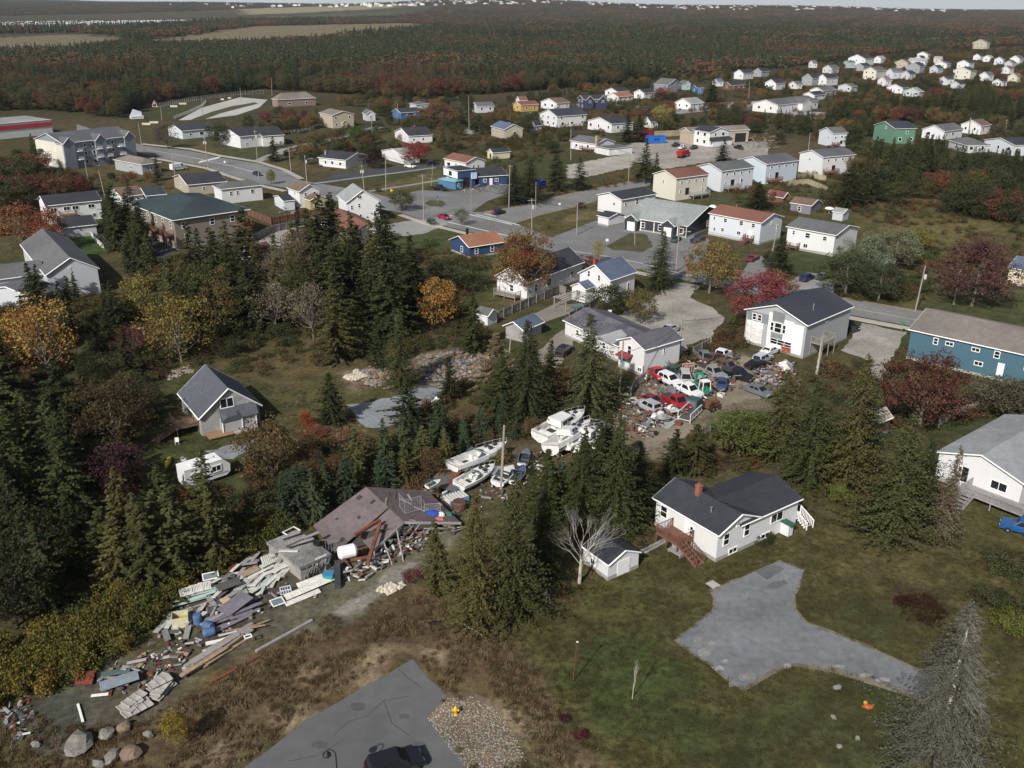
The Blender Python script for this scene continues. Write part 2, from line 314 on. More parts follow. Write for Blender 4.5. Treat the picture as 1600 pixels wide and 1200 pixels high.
for i in range(7):
    a = (311+i*4.6, 254.5-i*1.1); strip('crossing_bar', [a, (a[0]+5, a[1]-3.2)], .75, PAINT, .034)
for i in range(5): strip('crossing_bar', [(703+i*2.6, 338-i*.9), (711+i*2.6, 334-i*.9)], .5, PAINT, .034)
sheet('shop_forecourt', [(600,308),(660,297),(700,300),(745,294),(800,285),(815,290),(795,302),(762,314),(738,331),(690,325),(640,316)], mat('worn_asphalt', (.165, .163, .16), .9, .18, 1, 14), .032)
sheet('grass_island', [(664,318),(672,313),(690,314),(697,319),(690,323),(670,322)], mat('island_grass', (.06,.062,.024), .95, .3, 2, 14), .14, .1)
sheet('parking_lot', [(330,1240),(480,1124),(600,1056),(645,1030),(672,1062),(699,1089),(668,1120),(725,1186),(740,1250)], LOT, .03, .12)
sheet('driveway_edge', [(1054,1001),(1110,955),(1114,935),(1108,922),(1136,911),(1218,875),(1258,889),(1245,932),(1244,951),(1262,971),(1342,1002),(1424,1040),(1506,1073),(1540,1104),(1470,1112),(1424,1089),(1372,1073),(1296,1049),(1240,1041),(1206,1053),(1160,1081)], mat('worn_gravel_edge', (.17,.15,.11), .95, .3, 2, 9), .022, .14)
sheet('driveway', [(1056,1000),(1085,980),(1116,955),(1118,938),(1112,922),(1135,914),(1180,893),(1218,877),(1256,891),(1242,930),(1241,952),(1258,973),(1340,1005),(1420,1042),(1500,1075),(1540,1100),(1480,1105),(1430,1083),(1380,1068),(1300,1043),(1240,1036),(1205,1047),(1160,1077)], DRIVE, .03, .09)
DPAT = mat('dark_asphalt_patch', (.122,.127,.134), .85, .2, 2, 14); PPAT = mat('worn_pale_patch', (.235,.232,.22), .95, .25, 3, 12)
for i, q in enumerate(([(1180,893),(1212,881),(1226,888),(1198,906)], [(1196,915),(1225,905),(1234,912),(1206,922)])): sheet('asphalt_patch', q, DPAT, .034, .12, .5)
for x, y, a, b_ in ((1090,1000,9,5),(1112,1006,6,4),(1101,1020,12,7),(1124,1045,9,4),(1146,1070,9,5),(1168,1058,16,6),(1133,1033,6,3),(1230,1041,7,4),(1310,1042,12,3),(1352,1056,12,3),(1380,1063,14,4)):
    sheet('worn_patch', [(x+a*cos(k*pi/4)*(1.1 if k % 2 else .8), y+b_*sin(k*pi/4)*(.8 if k % 3 else 1.2)) for k in range(8)], PPAT, .036, .07, .3)
strip('asphalt_crack', [(1163,912),(1185,918),(1200,917),(1222,925),(1240,931)], .09, DPAT, .037)
RIV = mat('river_stone_bed', (.135, .105, .075), .95, .3, 2, 10)
sheet('stone_bed', [(668,1122),(701,1091),(735,1088),(775,1112),(796,1150),(812,1180),(795,1215),(740,1220)], RIV, .022, .8)
sheet('gravel_yard', [(1052,440),(1092,446),(1078,465),(1112,480),(1132,500),(1110,527),(1075,540),(1062,560),(1062,530),(1000,522),(958,496),(1015,470)], GRAVEL, .028, .5)
sheet('dirt_drive', [(840,550),(870,520),(897,508),(905,525),(885,550),(872,575),(845,570)], mat('dirt_drive', (.20,.175,.145), .95, .2, 1.5, 12), .026, .35)
sheet('gravel_drive', [(1317,548),(1345,505),(1417,519),(1402,545),(1383,570),(1377,600),(1355,606),(1360,565)], GRAVEL, .026, .4)
sheet('dirt_track', [(1158,556),(1176,560),(1172,596),(1186,622),(1112,636),(1085,657),(1076,680),(1034,692),(1010,705),(1000,665),(1055,652),(1120,622),(1140,597)], TRACK, .026, .5)
sheet('gravel_pad', [(540,632),(612,622),(650,606),(690,604),(683,626),(630,655),(602,668),(570,668),(553,650)], BGRAV, .028, .5)
sheet('gravel_path', [(320,706),(396,686),(386,705),(364,718),(345,715)], BGRAV, .026, .25)
sheet('barn_lane', [(520,958),(584,930),(640,878),(655,880),(600,930),(540,962)], mat('lane_grit', (.19,.175,.15), .95, .25, 1.5, 12), .024, .35)
sheet('gravel_lot', [(886,258),(960,244),(992,240),(985,262),(917,276),(887,279)], mat('tan_gravel', (.32,.30,.26), .95, .2, 1, 8), .03, .8)
sheet('works_yard', [(955,238),(1000,219),(1080,218),(1200,222),(1200,242),(1100,254),(1040,264),(985,252)], mat('yard_gravel', (.27,.25,.22), .95, .25, .6, 6), .028, .8)
sheet('paved_court', [(279,188),(313,169),(375,152),(418,156),(405,168),(370,180),(316,187)], mat('pale_paving', (.40,.39,.36), .9, .1, .5, 5), .03)
sheet('parking_bay', [(140,362),(216,353),(279,390),(250,405),(235,420),(160,378)], DASPH, .03)
sheet('court_island', [(298,187),(330,175),(362,166),(398,160),(404,162),(368,171),(345,177),(316,188)], mat('island_grass', (0,0,0)), .05)
strip('kerb', [(141,362),(216,353),(279,391)], .5, CONC, .15)
sheet('back_lot', [(395,385),(420,360),(480,345),(520,345),(500,365),(440,390)], GRAVEL, .028, .5)
sheet('house_drive', [(480,290),(530,270),(590,262),(640,258),(690,256),(690,262),(620,268),(560,280),(500,288)], DASPH, .024)
sheet('side_drive', [(594,352),(640,345),(690,340),(700,350),(660,366),(620,370)], OLDPAV, .024, .3)
sheet('duplex_drive', [(800,372),(860,372),(930,345),(975,349),(1010,360),(1080,365),(1110,375),(1090,420),(1055,437),(1000,421),(960,405),(885,398),(860,385)], mat('pale_drive_asphalt', (.165,.165,.168), .9, .18, 1, 14), .022, .2)
sheet('front_lawn', [(945,385),(985,364),(1010,366),(1020,385),(1005,394),(960,391)], mat('front_grass', (.062,.062,.026), .95, .3, 2, 12), .05, .3)
sheet('row_drive', [(1150,440),(1170,410),(1190,400),(1205,410),(1195,430),(1180,452)], ASPH, .024)
sheet('blue_suv_drive', [(1215,450),(1260,425),(1310,432),(1300,458),(1250,452)], OLDPAV, .03, .3)
sheet('upper_street', [(960,163),(1020,167),(1085,170),(1130,160),(1185,158),(1185,172),(1120,172),(1060,178),(1010,176),(965,170)], OLDPAV, .03)
sheet('upper_street', [(700,205),(760,198),(800,190),(860,178),(905,168),(905,174),(860,184),(790,200),(740,210)], OLDPAV, .03)
sheet('upper_street', [(1210,172),(1300,176),(1310,186),(1250,186)], OLDPAV, .03)
sheet('white_house_path', [(398,250),(440,232),(520,215),(590,196),(600,199),(520,220),(450,238),(404,254)], OLDPAV, .02)
CRK = mat('crack_filler', (.055,.056,.06), .8, .1, 2, 10)
for q in ([(520,1150),(545,1128),(575,1118),(600,1095),(640,1088)], [(600,1095),(612,1130),(640,1150)], [(450,1190),(500,1180),(530,1160)], [(660,1075),(640,1062),(622,1045)]): strip('asphalt_crack', q, .07, CRK, .036)
for x, y, a, b_ in ((560,1105,14,7),(632,1120,9,5),(500,1165,16,6),(655,1165,10,7)): sheet('asphalt_patch', [(x+a*cos(k*pi/4)*(1.1 if k % 2 else .8), y+b_*sin(k*pi/4)) for k in range(8)], mat('oil_stain', (.082,.083,.086), .7, .2, 3, 14), .034, .1, .4)
# ---------------------------------------------------------------- houses
GLASS = mat('window_glass', (.012, .014, .018), .12, 0, spec=.6); TRIM = mat('white_trim', (.78, .78, .76), .6, .05)
WALLS = {}
def wallm(n, c, stripe=.2): return mat('siding_'+n, tuple(v*.84 for v in c), .7, .03, 1.2, stripe=stripe)
WHITE = wallm('white', (.76, .765, .77)); CREAM = wallm('cream', (.70, .67, .57)); PALEBLUE = wallm('pale_blue', (.66, .70, .75)); GREY = wallm('grey', (.34, .35, .37))
NAVY = wallm('navy', (.035, .07, .17)); TEALW = wallm('teal_blue', (.068, .15, .20)); GREEN_W = wallm('green', (.14, .28, .20)); CHAR = wallm('charcoal', (.045, .047, .055)); BEIGE = wallm('beige', (.48, .43, .34))
SAGEW = mat('grey_shingle_wall', (.30, .31, .29), .85, .22, 5, 6, stripe=.16); TANW = wallm('tan', (.46, .39, .25)); YELW = wallm('yellow', (.55, .38, .13)); BRICK = wallm('brick', (.20, .09, .07)); TAUPE = wallm('taupe', (.27, .235, .20)); BLUEGREY = wallm('blue_grey', (.25, .28, .325))
LILAC = wallm('lilac', (.22, .21, .25)); PINKB = wallm('pink_brick', (.30, .21, .19)); TEALP = wallm('pale_teal', (.40, .55, .55)); SKYB = wallm('sky_blue', (.07, .20, .36)); SILV = wallm('silver', (.55, .57, .60))
def roofm(n, c): return mat('shingle_'+n, c, .92, .17, 1.1, 8)
RDARK = roofm('charcoal', (.033, .036, .044)); RGREY = roofm('grey', (.105, .108, .112)); RLIGHT = roofm('light_grey', (.25, .26, .265)); RRED = roofm('red_brown', (.165, .075, .055)); RORNG = roofm('orange_brown', (.26, .12, .07)); RBRN = roofm('brown', (.14, .095, .075))
RBLUE = roofm('slate_blue', (.085, .11, .16)); RTEAL = roofm('dark_green', (.032, .048, .054)); RTAN = roofm('taupe', (.165, .145, .13)); RGRN = roofm('grey_green', (.24, .265, .26)); RMAR = roofm('maroon', (.13, .055, .055)); RMOT = mat('mottled_shingle', (.10, .10, .115), .92, .35, 4, 5)
FOUND = mat('foundation', (.30, .29, .27), .9, .12, 2, 10); WOOD = mat('weathered_wood', (.24, .215, .185), .9, .2, 3, 12); REDWOOD = mat('red_stained_wood', (.155, .075, .05), .85, .18, 3, 12); GREYWOOD = mat('grey_wood', (.27, .26, .255), .9, .2, 3, 12)
CHIM = mat('chimney_brick', (.26, .10, .065), .9, .2, 4, 10); STEEL = mat('galvanised_steel', (.45, .46, .47), .45, .1, metal=.6); DOORW = mat('white_door', (.74, .74, .73), .5, .04); BLACKM = mat('black_plastic', (.02, .02, .022), .5, .1); BROWNWOOD = mat('brown_wood', (.17, .11, .075), .9, .2, 3, 12)
WMESH = {}
def window_mesh(w, h, big):
    k = (round(w, 2), round(h, 2), big)
    if k not in WMESH:
        f = .11 if big else .14; a = MB()
        a.box(-w/2-f, -.07, -f, -w/2, .0, h+f); a.box(w/2, -.07, -f, w/2+f, 0, h+f); a.box(-w/2, -.07, h, w/2, 0, h+f); a.box(-w/2, -.10, -f, w/2, 0, 0)
        if big:
            if w > h*1.1: a.box(-.035, -.06, 0, .035, -.005, h)
            else: a.box(-w/2, -.06, h*.5-.035, w/2, -.005, h*.5+.035)
        WMESH[k] = (a.mesh('window', TRIM), MB().box(-w/2+.001, -.035, .001, w/2-.001, -.008, h-.001).mesh('pane', GLASS))
    return WMESH[k]
class House: pass
HPOS = []
def house(label, K, L, R, h, rise, ridge, wall, roof, feats=(), name='house', cat='house', o=.35, style='gable', auto=None, trim=True, group=None, inset=None, floor=0.0, trimm=None):
    """K nearest eave corner, L and R the ends of the two walls seen (pixels at eave height h); local x runs K to R, y runs K to L"""
    k, l, r = P(K, h), P(L, h), P(R, h); dl, dr = (l-k), (r-k); D, W = dl.length, dr.length
    a1 = atan2(dl.y, dl.x)-pi/2; a2 = atan2(dr.y, dr.x)
    while a1-a2 > pi: a1 -= 2*pi
    while a1-a2 < -pi: a1 += 2*pi
    if k.y > 470:                                        # far off: a pixel is many metres deep, so keep to the breadth seen and a usual depth
        u = k.y/1440; eL = (K[0]-L[0])*u; D = max(8.6, min(22, eL/.75)); th = max(.26, min(.9, eL/D)); W = max(5, min(60, (R[0]-K[0])*u/cos(th))); a1 = a2 = th
    th = (a1*D+a2*W)/(D+W); ins = o*.7 if inset is None else inset
    D -= 2*ins if D > 3 else 0; W -= 2*ins if W > 3 else 0
    c, s = cos(th), sin(th); ox, oy = k.x+ins*(c-s), k.y+ins*(s+c)
    t = thing(name, label, cat, (ox, oy, 0), th, group)
    HPOS.append((ox+(c*W-s*D)/2, oy+(s*W+c*D)/2, max(W, D)/2)); H = House(); H.t = t; H.W, H.D, H.h, H.rise = W, D, h, rise; H.th = th; H.wall = wall
    mb = MB(); tm = trimm or TRIM
    if style == 'flat': mb.box(0, 0, floor, W, D, h)
    elif style == 'hip': mb.box(0, 0, floor, W, D, h)
    elif ridge == 'x':
        mb.extrude([(0, floor), (D, floor), (D, h), (D/2, h+rise), (0, h)], 0, W, 'x')
    else: mb.extrude([(0, floor), (W, floor), (W, h), (W/2, h+rise), (0, h)], 0, D, 'y')
    mb.build('wall', wall, t)
    rb = MB(); tb = MB(); th_ = .16
    if style == 'flat':
        rb.box(-.15, -.15, h+.002, W+.15, D+.15, h+.3)
        if trim: tb.tube((-.15, -.15, h+.3), (W+.15, -.15, h+.3), .07, n=4).tube((-.15, -.15, h+.3), (-.15, D+.15, h+.3), .07, n=4)
    elif style == 'hip':
        m = min(W, D)/2+o; z0 = h-.02
        if W > D: a, b = (m-o, D/2, h+rise), (W-m+o, D/2, h+rise)
        else: a, b = (W/2, m-o, h+rise), (W/2, D-m+o, h+rise)
        q = [(-o, -o, z0), (W+o, -o, z0), (W+o, D+o, z0), (-o, D+o, z0)]; u = [(x, y, z+th_) for x, y, z in q]
        if W > D: fs = [(4,5,9,8), (5,6,9), (6,7,8,9), (7,4,8)]
        else: fs = [(4,5,8), (5,6,9,8), (6,7,9), (7,4,8,9)]
        rb.add(q+u+[a, b], [(3,2,1,0), (0,1,5,4), (1,2,6,5), (2,3,7,6), (3,0,4,7)]+fs)
        if trim:
            for i in range(4): tb.tube((q[i][0]*1.0, q[i][1], z0+.07), (q[(i+1) % 4][0], q[(i+1) % 4][1], z0+.07), .10, n=4)
    else:
        S = D if ridge == 'x' else W; Ln = W if ridge == 'x' else D; pt = rise/(S/2)
        for side in (0, 1):
            e0 = -o if side == 0 else S+o; z0 = h-o*pt+.03; zr = h+rise+.03
            pr = [(e0, z0), (S/2, zr), (S/2, zr+th_), (e0, z0+th_)]
            rb.extrude(pr, -o, Ln+o, 'x' if ridge == 'x' else 'y')
            if trim:
                for tpos in (-o-.02, Ln+o+.02):
                    A = (tpos, e0, z0+.05) if ridge == 'x' else (e0, tpos, z0+.05); B = (tpos, S/2, zr+.05) if ridge == 'x' else (S/2, tpos, zr+.05)
                    tb.tube(A, B, .10, n=4)
                A = (-o, e0, z0+.05) if ridge == 'x' else (e0, -o, z0+.05); B = (Ln+o, e0, z0+.05) if ridge == 'x' else (e0, Ln+o, z0+.05)
                tb.tube(A, B, .10, n=4)
    ro = rb.build('roof', roof, t); H.roof = ro
    if trim and tb.v: tb.build('fascia', tm, ro)
    if floor == 0 and P(K).y < 260: MB().box(-.03, -.03, 0, W+.03, D+.03, .45).build('foundation', FOUND, t)
    def spot(face, fr, z, w=0):
        if face == 'R': return (fr*W, -.002, z), 0
        if face == 'B': return (fr*W, D+.002, z), pi
        if face == 'L': return (-.002, fr*D, z), -pi/2
        return (W+.002, fr*D, z), pi/2
    H.spot = spot; dist = P(K).y; big = dist < 330
    def win(face, fr, z, w, hh):
        loc, rz = spot(face, fr, z); f, p = window_mesh(w, hh, big)
        wo = put('window', f, t, loc, rz)
        if dist < 700: put('pane', p, wo)
        else: put('pane', p, wo)
    H.win = win
    for f in feats:
        if f[0] == 'w': win(*f[1:])
        elif f[0] == 'd':
            loc, rz = spot(f[1], f[2], f[5] if len(f) > 5 else floor+.3); w, hh = f[3], f[4]
            dm = f[6] if len(f) > 6 else DOORW
            d = MB().box(-w/2, -.06, 0, w/2, 0, hh).build('door', dm, t, loc, rz)
            MB().lathe([(.05, -.06), (.06, 0), (.04, .03)], 6, axis='y', c=(w*.36, -.09, hh*.47)).build('handle', STEEL, d)
        elif f[0] == 'g':
            loc, rz = spot(f[1], f[2], .1); w, hh = f[3], f[4]; g = MB()
            for i in range(4): g.box(-w/2, -.07, i*hh/4+.02, w/2, 0, (i+1)*hh/4-.02)
            g.build('garage_door', DOORW, t, loc, rz)
        elif f[0] == 'c':
            x, y, top, sz = f[1]*W, f[2]*D, f[3], f[4]; cm = f[5] if len(f) > 5 else CHIM; z = f[6] if len(f) > 6 else h
            MB().box(x-sz/2, y-sz/2, z, x+sz/2, y+sz/2, top).box(x-sz*.62, y-sz*.62, top+.001, x+sz*.62, y+sz*.62, top+.12).box(x-sz*.2, y-sz*.2, top+.121, x+sz*.2, y+sz*.2, top+.35).build('chimney', cm, ro)
        elif f[0] == 'v': MB().tube((f[1]*W, f[2]*D, h+.3), (f[1]*W, f[2]*D, f[3]), .07, n=7).tube((f[1]*W, f[2]*D, f[3]), (f[1]*W, f[2]*D, f[3]+.08), .13, n=7).build('vent_pipe', STEEL, ro)
        elif f[0] == 'k':                              # timber deck: face, from, to, out, height, material
            deck(H, *f[1:])
        elif f[0] == 'e':                              # cross gable porch: face, centre, width, out, eave, rise, material, roof
            ext(H, *f[1:])
    if auto:
        fl, sp = auto; fh = (h-floor)/fl
        for face, ln in (('R', W), ('L', D)):
            n = max(1, int(ln/sp))
            for i in range(n):
                for j in range(fl):
                    if rng.random() < .9: win(face, (i+.5+rng.uniform(-.12, .12))/n, floor+j*fh+fh*.42, rng.choice((.9, 1.1, 1.4)), min(1.25, fh*.42))
    return H
def inframe(H, face):
    """frame whose x runs along the face, y out of it"""
    W, D = H.W, H.D
    if face == 'R': return lambda u, v, z: (u*W, -v, z), W
    return lambda u, v, z: (-v, u*D, z), D
def deck(H, face, u0, u1, out, z, m, stairs=None):
    fr, ln = inframe(H, face); mk = lambda u, v, zz: fr(u, v, zz)
    n = max(3, int((u1-u0)*ln/.3)); base = MB().bar(mk(u0, .1, z-.15), mk(u1, .1, z-.15), .08, .2).bar(mk(u0, out-.05, z-.15), mk(u1, out-.05, z-.15), .08, .2).bar(mk(u0, .05, z-.15), mk(u0, out, z-.15), .08, .2).bar(mk(u1, .05, z-.15), mk(u1, out, z-.15), .08, .2)
    d = base.build('deck', m, H.t)
    pm = MB(); w = (u1-u0)/n
    for i in range(n): pm.bar(mk(u0+w*(i+.5), .02, z-.02), mk(u0+w*(i+.5), out, z-.02), w*ln*.92, .04)
    kind(pm.build('deck_board', m, d), 'stuff')
    rl = MB(); sl_ = MB()
    pts = [(u0, .05), (u0, out), (u1, out), (u1, .05)]
    for u, v in pts + [((u0+u1)/2, out)]: MB().bar(mk(u, v, 0), mk(u, v, z+1.0), .11, .11).build('deck_post', m, d)
    for a, b in zip(pts, pts[1:]):
        for hh in (.98, .12): rl.bar(mk(*a, z+hh), mk(*b, z+hh), .07, .05)
        q = max(2, int((Vector(mk(*a, 0))-Vector(mk(*b, 0))).length/.22))
        for i in range(1, q): f = i/q; u = a[0]+(b[0]-a[0])*f; v = a[1]+(b[1]-a[1])*f; sl_.bar(mk(u, v, z+.12), mk(u, v, z+.98), .045, .045)
    rl.build('railing', m, d); kind(sl_.build('baluster', m, d), 'stuff')
    if stairs:
        if stairs[0] == 'side':                          # flight running along the wall towards K
            _, w, run = stairs; mk0 = mk; mk = lambda a_, b_, z_: mk0(u0-(b_-out)/ln, out-(a_-u0)*ln, z_); stairs = (u0, w, run, 1)
        u, w, run, sgn = stairs; st = MB(); n = max(2, int(z/.19))
        for i in range(n): st.bar(mk(u, out+run*(i+.5)/n, z-(i+.7)*z/n), mk(u+sgn*w/ln, out+run*(i+.5)/n, z-(i+.7)*z/n), run/n, .05)
        st.build('step', m, d)
        s2 = MB()
        for uu in (u, u+sgn*w/ln):
            s2.bar(mk(uu, out, z-.1), mk(uu, out+run, 0), .06, .22); s2.bar(mk(uu, out, z+.95), mk(uu, out+run, .95), .06, .06); s2.bar(mk(uu, out+run, 0), mk(uu, out+run, 1), .09, .09)
            for i in range(1, 10): s2.bar(mk(uu, out+run*i/10, z*(1-i/10)), mk(uu, out+run*i/10, z*(1-i/10)+.95), .04, .04)
        s2.build('stair_rail', m, d)
def ext(H, face, u, w, out, eave, rise, wall, roof, feats=()):
    """a gabled bay standing out from a wall"""
    fr, ln = inframe(H, face); hw = w/2/ln; A = lambda v, z, uu: fr(uu, v, z)
    mb = MB(); q0 = [A(-.01, 0, u-hw), A(-.01, 0, u+hw), A(-.01, eave, u+hw), A(-.01, eave+rise, u), A(-.01, eave, u-hw)]; q1 = [A(out, 0, u-hw), A(out, 0, u+hw), A(out, eave, u+hw), A(out, eave+rise, u), A(out, eave, u-hw)]
    mb.add(q0+q1, [(i, (i+1) % 5, 5+(i+1) % 5, 5+i) for i in range(5)]+[(0,1,2,3,4), (9,8,7,6,5)]); e = mb.build('porch', wall, H.t)
    rb = MB(); tb = MB(); back = rise*2.2
    for sgn in (-1, 1):
        e0 = u+sgn*(hw+.25/ln); pz = eave-.25*rise/(w/2)
        q = [A(-back, pz+.03, e0), A(out+.25, pz+.03, e0), A(out+.25, eave+rise+.03, u), A(-back, eave+rise+.03, u)]
        rb.hexa(q+[(x, y, z+.14) for x, y, z in q]); tb.tube(q[1], q[2], .09, n=4); tb.tube(q[0], q[1], .08, n=4)
    rb.build('porch_roof', roof, e); tb.build('porch_fascia', TRIM, e)
    for kx, w_, h_, z_ in feats:
        loc = A(out+.003, z_, u); rz = 0 if face == 'R' else -pi/2
        if kx == 'w':
            f, p = window_mesh(w_, h_, True); put('window', f, e, loc, rz)
            put('glass_pane', p, e, loc, rz)
        else: MB().box(-w_/2, -.05, 0, w_/2, 0, h_).build('door', DOORW if kx == 'd' else BLACKM, e, loc, rz)
W_ = lambda f, fr, z, w=.95, h=1.3: ('w', f, fr, z, w, h)
# ---- the white bungalow in the yard, two gables crossing
Hb = house('white raised bungalow with dark crossing roof, brick chimney and red deck beside the big driveway', (1122.8,836.6), (1029,775), (1181,803), 3.5, 1.35, 'y', WHITE, RDARK,
     [W_('L',.86,1.7,.9,1.3), W_('L',.42,1.6,.8,.9), W_('R',.22,1.7,.8,1.3), W_('R',.74,1.7,.75,1.4), W_('R',.42,.25,1.2,.5), W_('R',.5,3.45,.5,.4), ('d','L',.47,.95,2.1,1.0), ('c',.42,.60,5.9,.55), ('v',.25,.28,4.9), ('k','L',.36,.70,2.5,1.3,REDWOOD,('side',1.2,2.9))])
def wing(H, x0, y0, x1, y1, h, rise, ridge, roof, o=.35, hipend=None, wall=None):
    W, D = x1-x0, y1-y0; mb = MB()
    if ridge == 'x': mb.extrude([(y0, 0), (y1, 0), (y1, h), ((y0+y1)/2, h+rise), (y0, h)], x0, x1, 'x')
    else: mb.extrude([(x0, 0), (x1, 0), (x1, h), ((x0+x1)/2, h+rise), (x0, h)], y0, y1, 'y')
    w = mb.build('wing_wall', wall or H.wall, H.t); rb = MB(); tb = MB()
    S = D if ridge == 'x' else W; s0 = y0 if ridge == 'x' else x0; l0, l1 = (x0, x1) if ridge == 'x' else (y0, y1); pt = rise/(S/2)
    for e0 in (s0-o, s0+S+o):
        z0 = h-o*pt+.02; zr = h+rise+.02; pr = [(e0, z0), (s0+S/2, zr), (s0+S/2, zr+.15), (e0, z0+.15)]
        rb.extrude(pr, l0-.01, l1+o, 'x' if ridge == 'x' else 'y')
        g = (lambda s, t, z: (t, s, z)) if ridge == 'x' else (lambda s, t, z: (s, t, z))
        tb.tube(g(e0, l0, z0+.05), g(e0, l1+o, z0+.05), .09, n=4); tb.tube(g(e0, l1+o, z0+.05), g(s0+S/2, l1+o, zr+.05), .09, n=4)
    r = rb.build('wing_roof', roof, w); tb.build('wing_fascia', TRIM, r); return w
wing(Hb, 3.2, .003, 13.2, 7.2, 3.48, 1.25, 'x', RDARK)
Hb.win('R', 9.6/Hb.W, 1.8, 1.9, 1.0); Hb.win('R', 7.9/Hb.W, .25, 1.3, .5)
mb = MB(); mb.extrude([(10.3,1.45),(11.3,1.45),(11.3,1.55),(10.3,1.55)], -1.5, -.05, 'y'); g_ = mb.build('hatch_roof', mat('green_metal', (.03,.10,.07), .5, .1), Hb.t); MB().box(10.4,-1.2,0,11.2,-.06,1.45).build('bulkhead', WHITE, g_)
mb = MB(); mb.box(13.25, .4, 1.0, 14.5, 2.4, 1.12)
for i in range(6): mb.box(13.3, .25-i*.28, .95-i*.17, 14.4, .4-i*.28, 1.0-i*.17)
for x in (13.3, 14.45):
    mb.bar((x, .4, 1.95), (x, -1.5, .95), .07, .1); mb.bar((x, .4, 0), (x, .4, 2.0), .1, .1); mb.bar((x, -1.5, 0), (x, -1.5, 1.0), .1, .1)
    for i in range(9): mb.bar((x, .35-i*.2, 1.0-i*.105), (x, .35-i*.2, 1.92-i*.105), .09, .03)
mb.bar((13.3, 2.4, 0), (13.3, 2.4, 2.1), .1, .1).bar((14.45, 2.4, 0), (14.45, 2.4, 2.1), .1, .1).bar((14.45, .4, 2.0), (14.45, 2.4, 2.0), .08, .1)
mb.build('side_stair', TRIM, Hb.t)
# ---- grey shingled house on the left
Hg = house('grey shingled gable house with steep slate roof and side deck among the left trees', (311,653), (286.5,612), (405,629), 2.9, 3.3, 'y', SAGEW, RBLUE.copy() if False else mat('slate_shingle', (.075,.082,.095), .92, .15, 1.3, 9),
     [W_('R',.46,3.5,1.7,1.25), ('v',.2,.5,4.6)])
fb = MB(); fb.extrude([(2.5,0),(5.2,0),(5.2,2.0),(4.6,2.6),(3.4,2.6),(2.5,2.0)], -1.3, -.02, 'y'); fb.box(5.21,-1.25,0,7.2,-.02,2.1)
bay = fb.build('garage_bay', mat('grey_board', (.36,.36,.375), .7, .06, 1, stripe=.16), Hg.t)
fr = MB()
for a, b in zip([(2.5,0),(2.5,2.0),(3.4,2.6),(4.6,2.6),(5.2,2.0),(5.2,0)], [(2.5,2.0),(3.4,2.6),(4.6,2.6),(5.2,2.0),(5.2,0)]): fr.bar((a[0],-1.34,a[1]), (b[0],-1.34,b[1]), .16, .1)
fr.bar((5.2,-1.3,2.1), (7.2,-1.3,2.1), .1, .16).bar((7.2,-1.3,0), (7.2,-1.3,2.1), .16, .1); fr.build('bay_trim', TRIM, bay)
rf = MB(); rf.hexa([(2.3,-1.5,2.0),(7.5,-1.5,2.15),(7.7,.0,3.3),(2.6,.0,3.3),(2.3,-1.5,2.15),(7.5,-1.5,2.3),(7.7,-.0,3.45),(2.6,-.0,3.45)]); rf.hexa([(2.6,-1.52,2.3),(5.1,-1.52,2.35),(5.1,-.6,2.95),(2.6,-.6,2.95),(3.3,-1.52,2.72),(4.7,-1.52,2.72),(4.7,-.6,3.05),(3.3,-.6,3.05)])
rf.build('bay_roof', mat('slate_shingle', (0,0,0)), bay)
MB().box(.3,-2.2,.25,3.6,-.05,.4).build('boardwalk', mat('tan_boards', (.25,.155,.085), .85, .2, 3, 10, stripe=.16, axis='X'), Hg.t)
MB().box(3.7,-2.0,.02,6.9,-1.35,.25).build('front_step', mat('paver', (.30,.25,.20), .9, .2, 3, 8), Hg.t)
deck(Hg, 'L', .12, .48, 3.0, 1.5, BROWNWOOD, (.12, 1.3, 3.0, 1))
# ---- two-storey house at the top of the junk yard
H2 = house('two storey patchwork white and grey house with navy roof above the junk yard', (1262,509), (1170,481.5), (1324,477), 6.0, 2.1, 'x', wallm('pale_grey', (.42,.44,.45)), mat('navy_shingle', (.036,.042,.056), .92, .14, 1.3, 9),
     [W_('L',.77,4.6,.65,1.0), W_('L',.86,4.6,.65,1.0), W_('L',.45,3.4,1.2,1.6), W_('L',.55,3.5,.5,1.4), W_('L',.35,3.5,.5,1.4), W_('R',.45,5.1,.9,.7), ('v',.36,.18,8.0), ('k','R',.14,.42,2.2,2.6,WOOD)])
def panel(H, name, face, u0, u1, z0, z1, m, proud=.03):
    fr, ln = inframe(H, face); q = [fr(u0,0,z0), fr(u1,0,z0), fr(u1,0,z1), fr(u0,0,z1)]; q2 = [fr(u0,proud,z0), fr(u1,proud,z0), fr(u1,proud,z1), fr(u0,proud,z1)]
    return MB().hexa(q+q2).build(name, m, H.t)
PW = mat('white_board', (.74,.74,.72), .7, .08, 1.5, 6); PG = mat('grey_ribbed_board', (.19,.205,.215), .8, .1, 2, stripe=.3, axis='Y'); PEEL = mat('peeling_white_board', (.55,.54,.52), .85, .35, 1.6, 4)
for a in ((.70,.98,.4,4.3,PEEL), (.62,.98,4.301,6.0,PG), (.56,.619,.4,6.6,PW), (.36,.559,2.0,3.1,PG), (.36,.559,5.3,7.0,PG), (.04,.2,.4,5.6,PW), (.201,.36,2.2,5.9,PW), (.36,.559,.4,1.2,PW), (.201,.35,.0,.9,mat('red_board',(.35,.07,.04),.8,.15,2,6))): panel(H2, 'cladding_panel', 'L', *a)
gl = MB(); fr_, ln_ = inframe(H2, 'L')
panel(H2, 'glazing', 'L', .201, .555, 1.2, 2.19, GLASS, .04); panel(H2, 'red_shutter', 'L', .205, .37, .95, 1.7, mat('dark_red_board',(.12,.03,.03),.7,.1), .07)
for i in range(4): gl.bar(fr_(.205+i*.115,.06,1.2), fr_(.205+i*.115,.06,2.15), .07, .05)
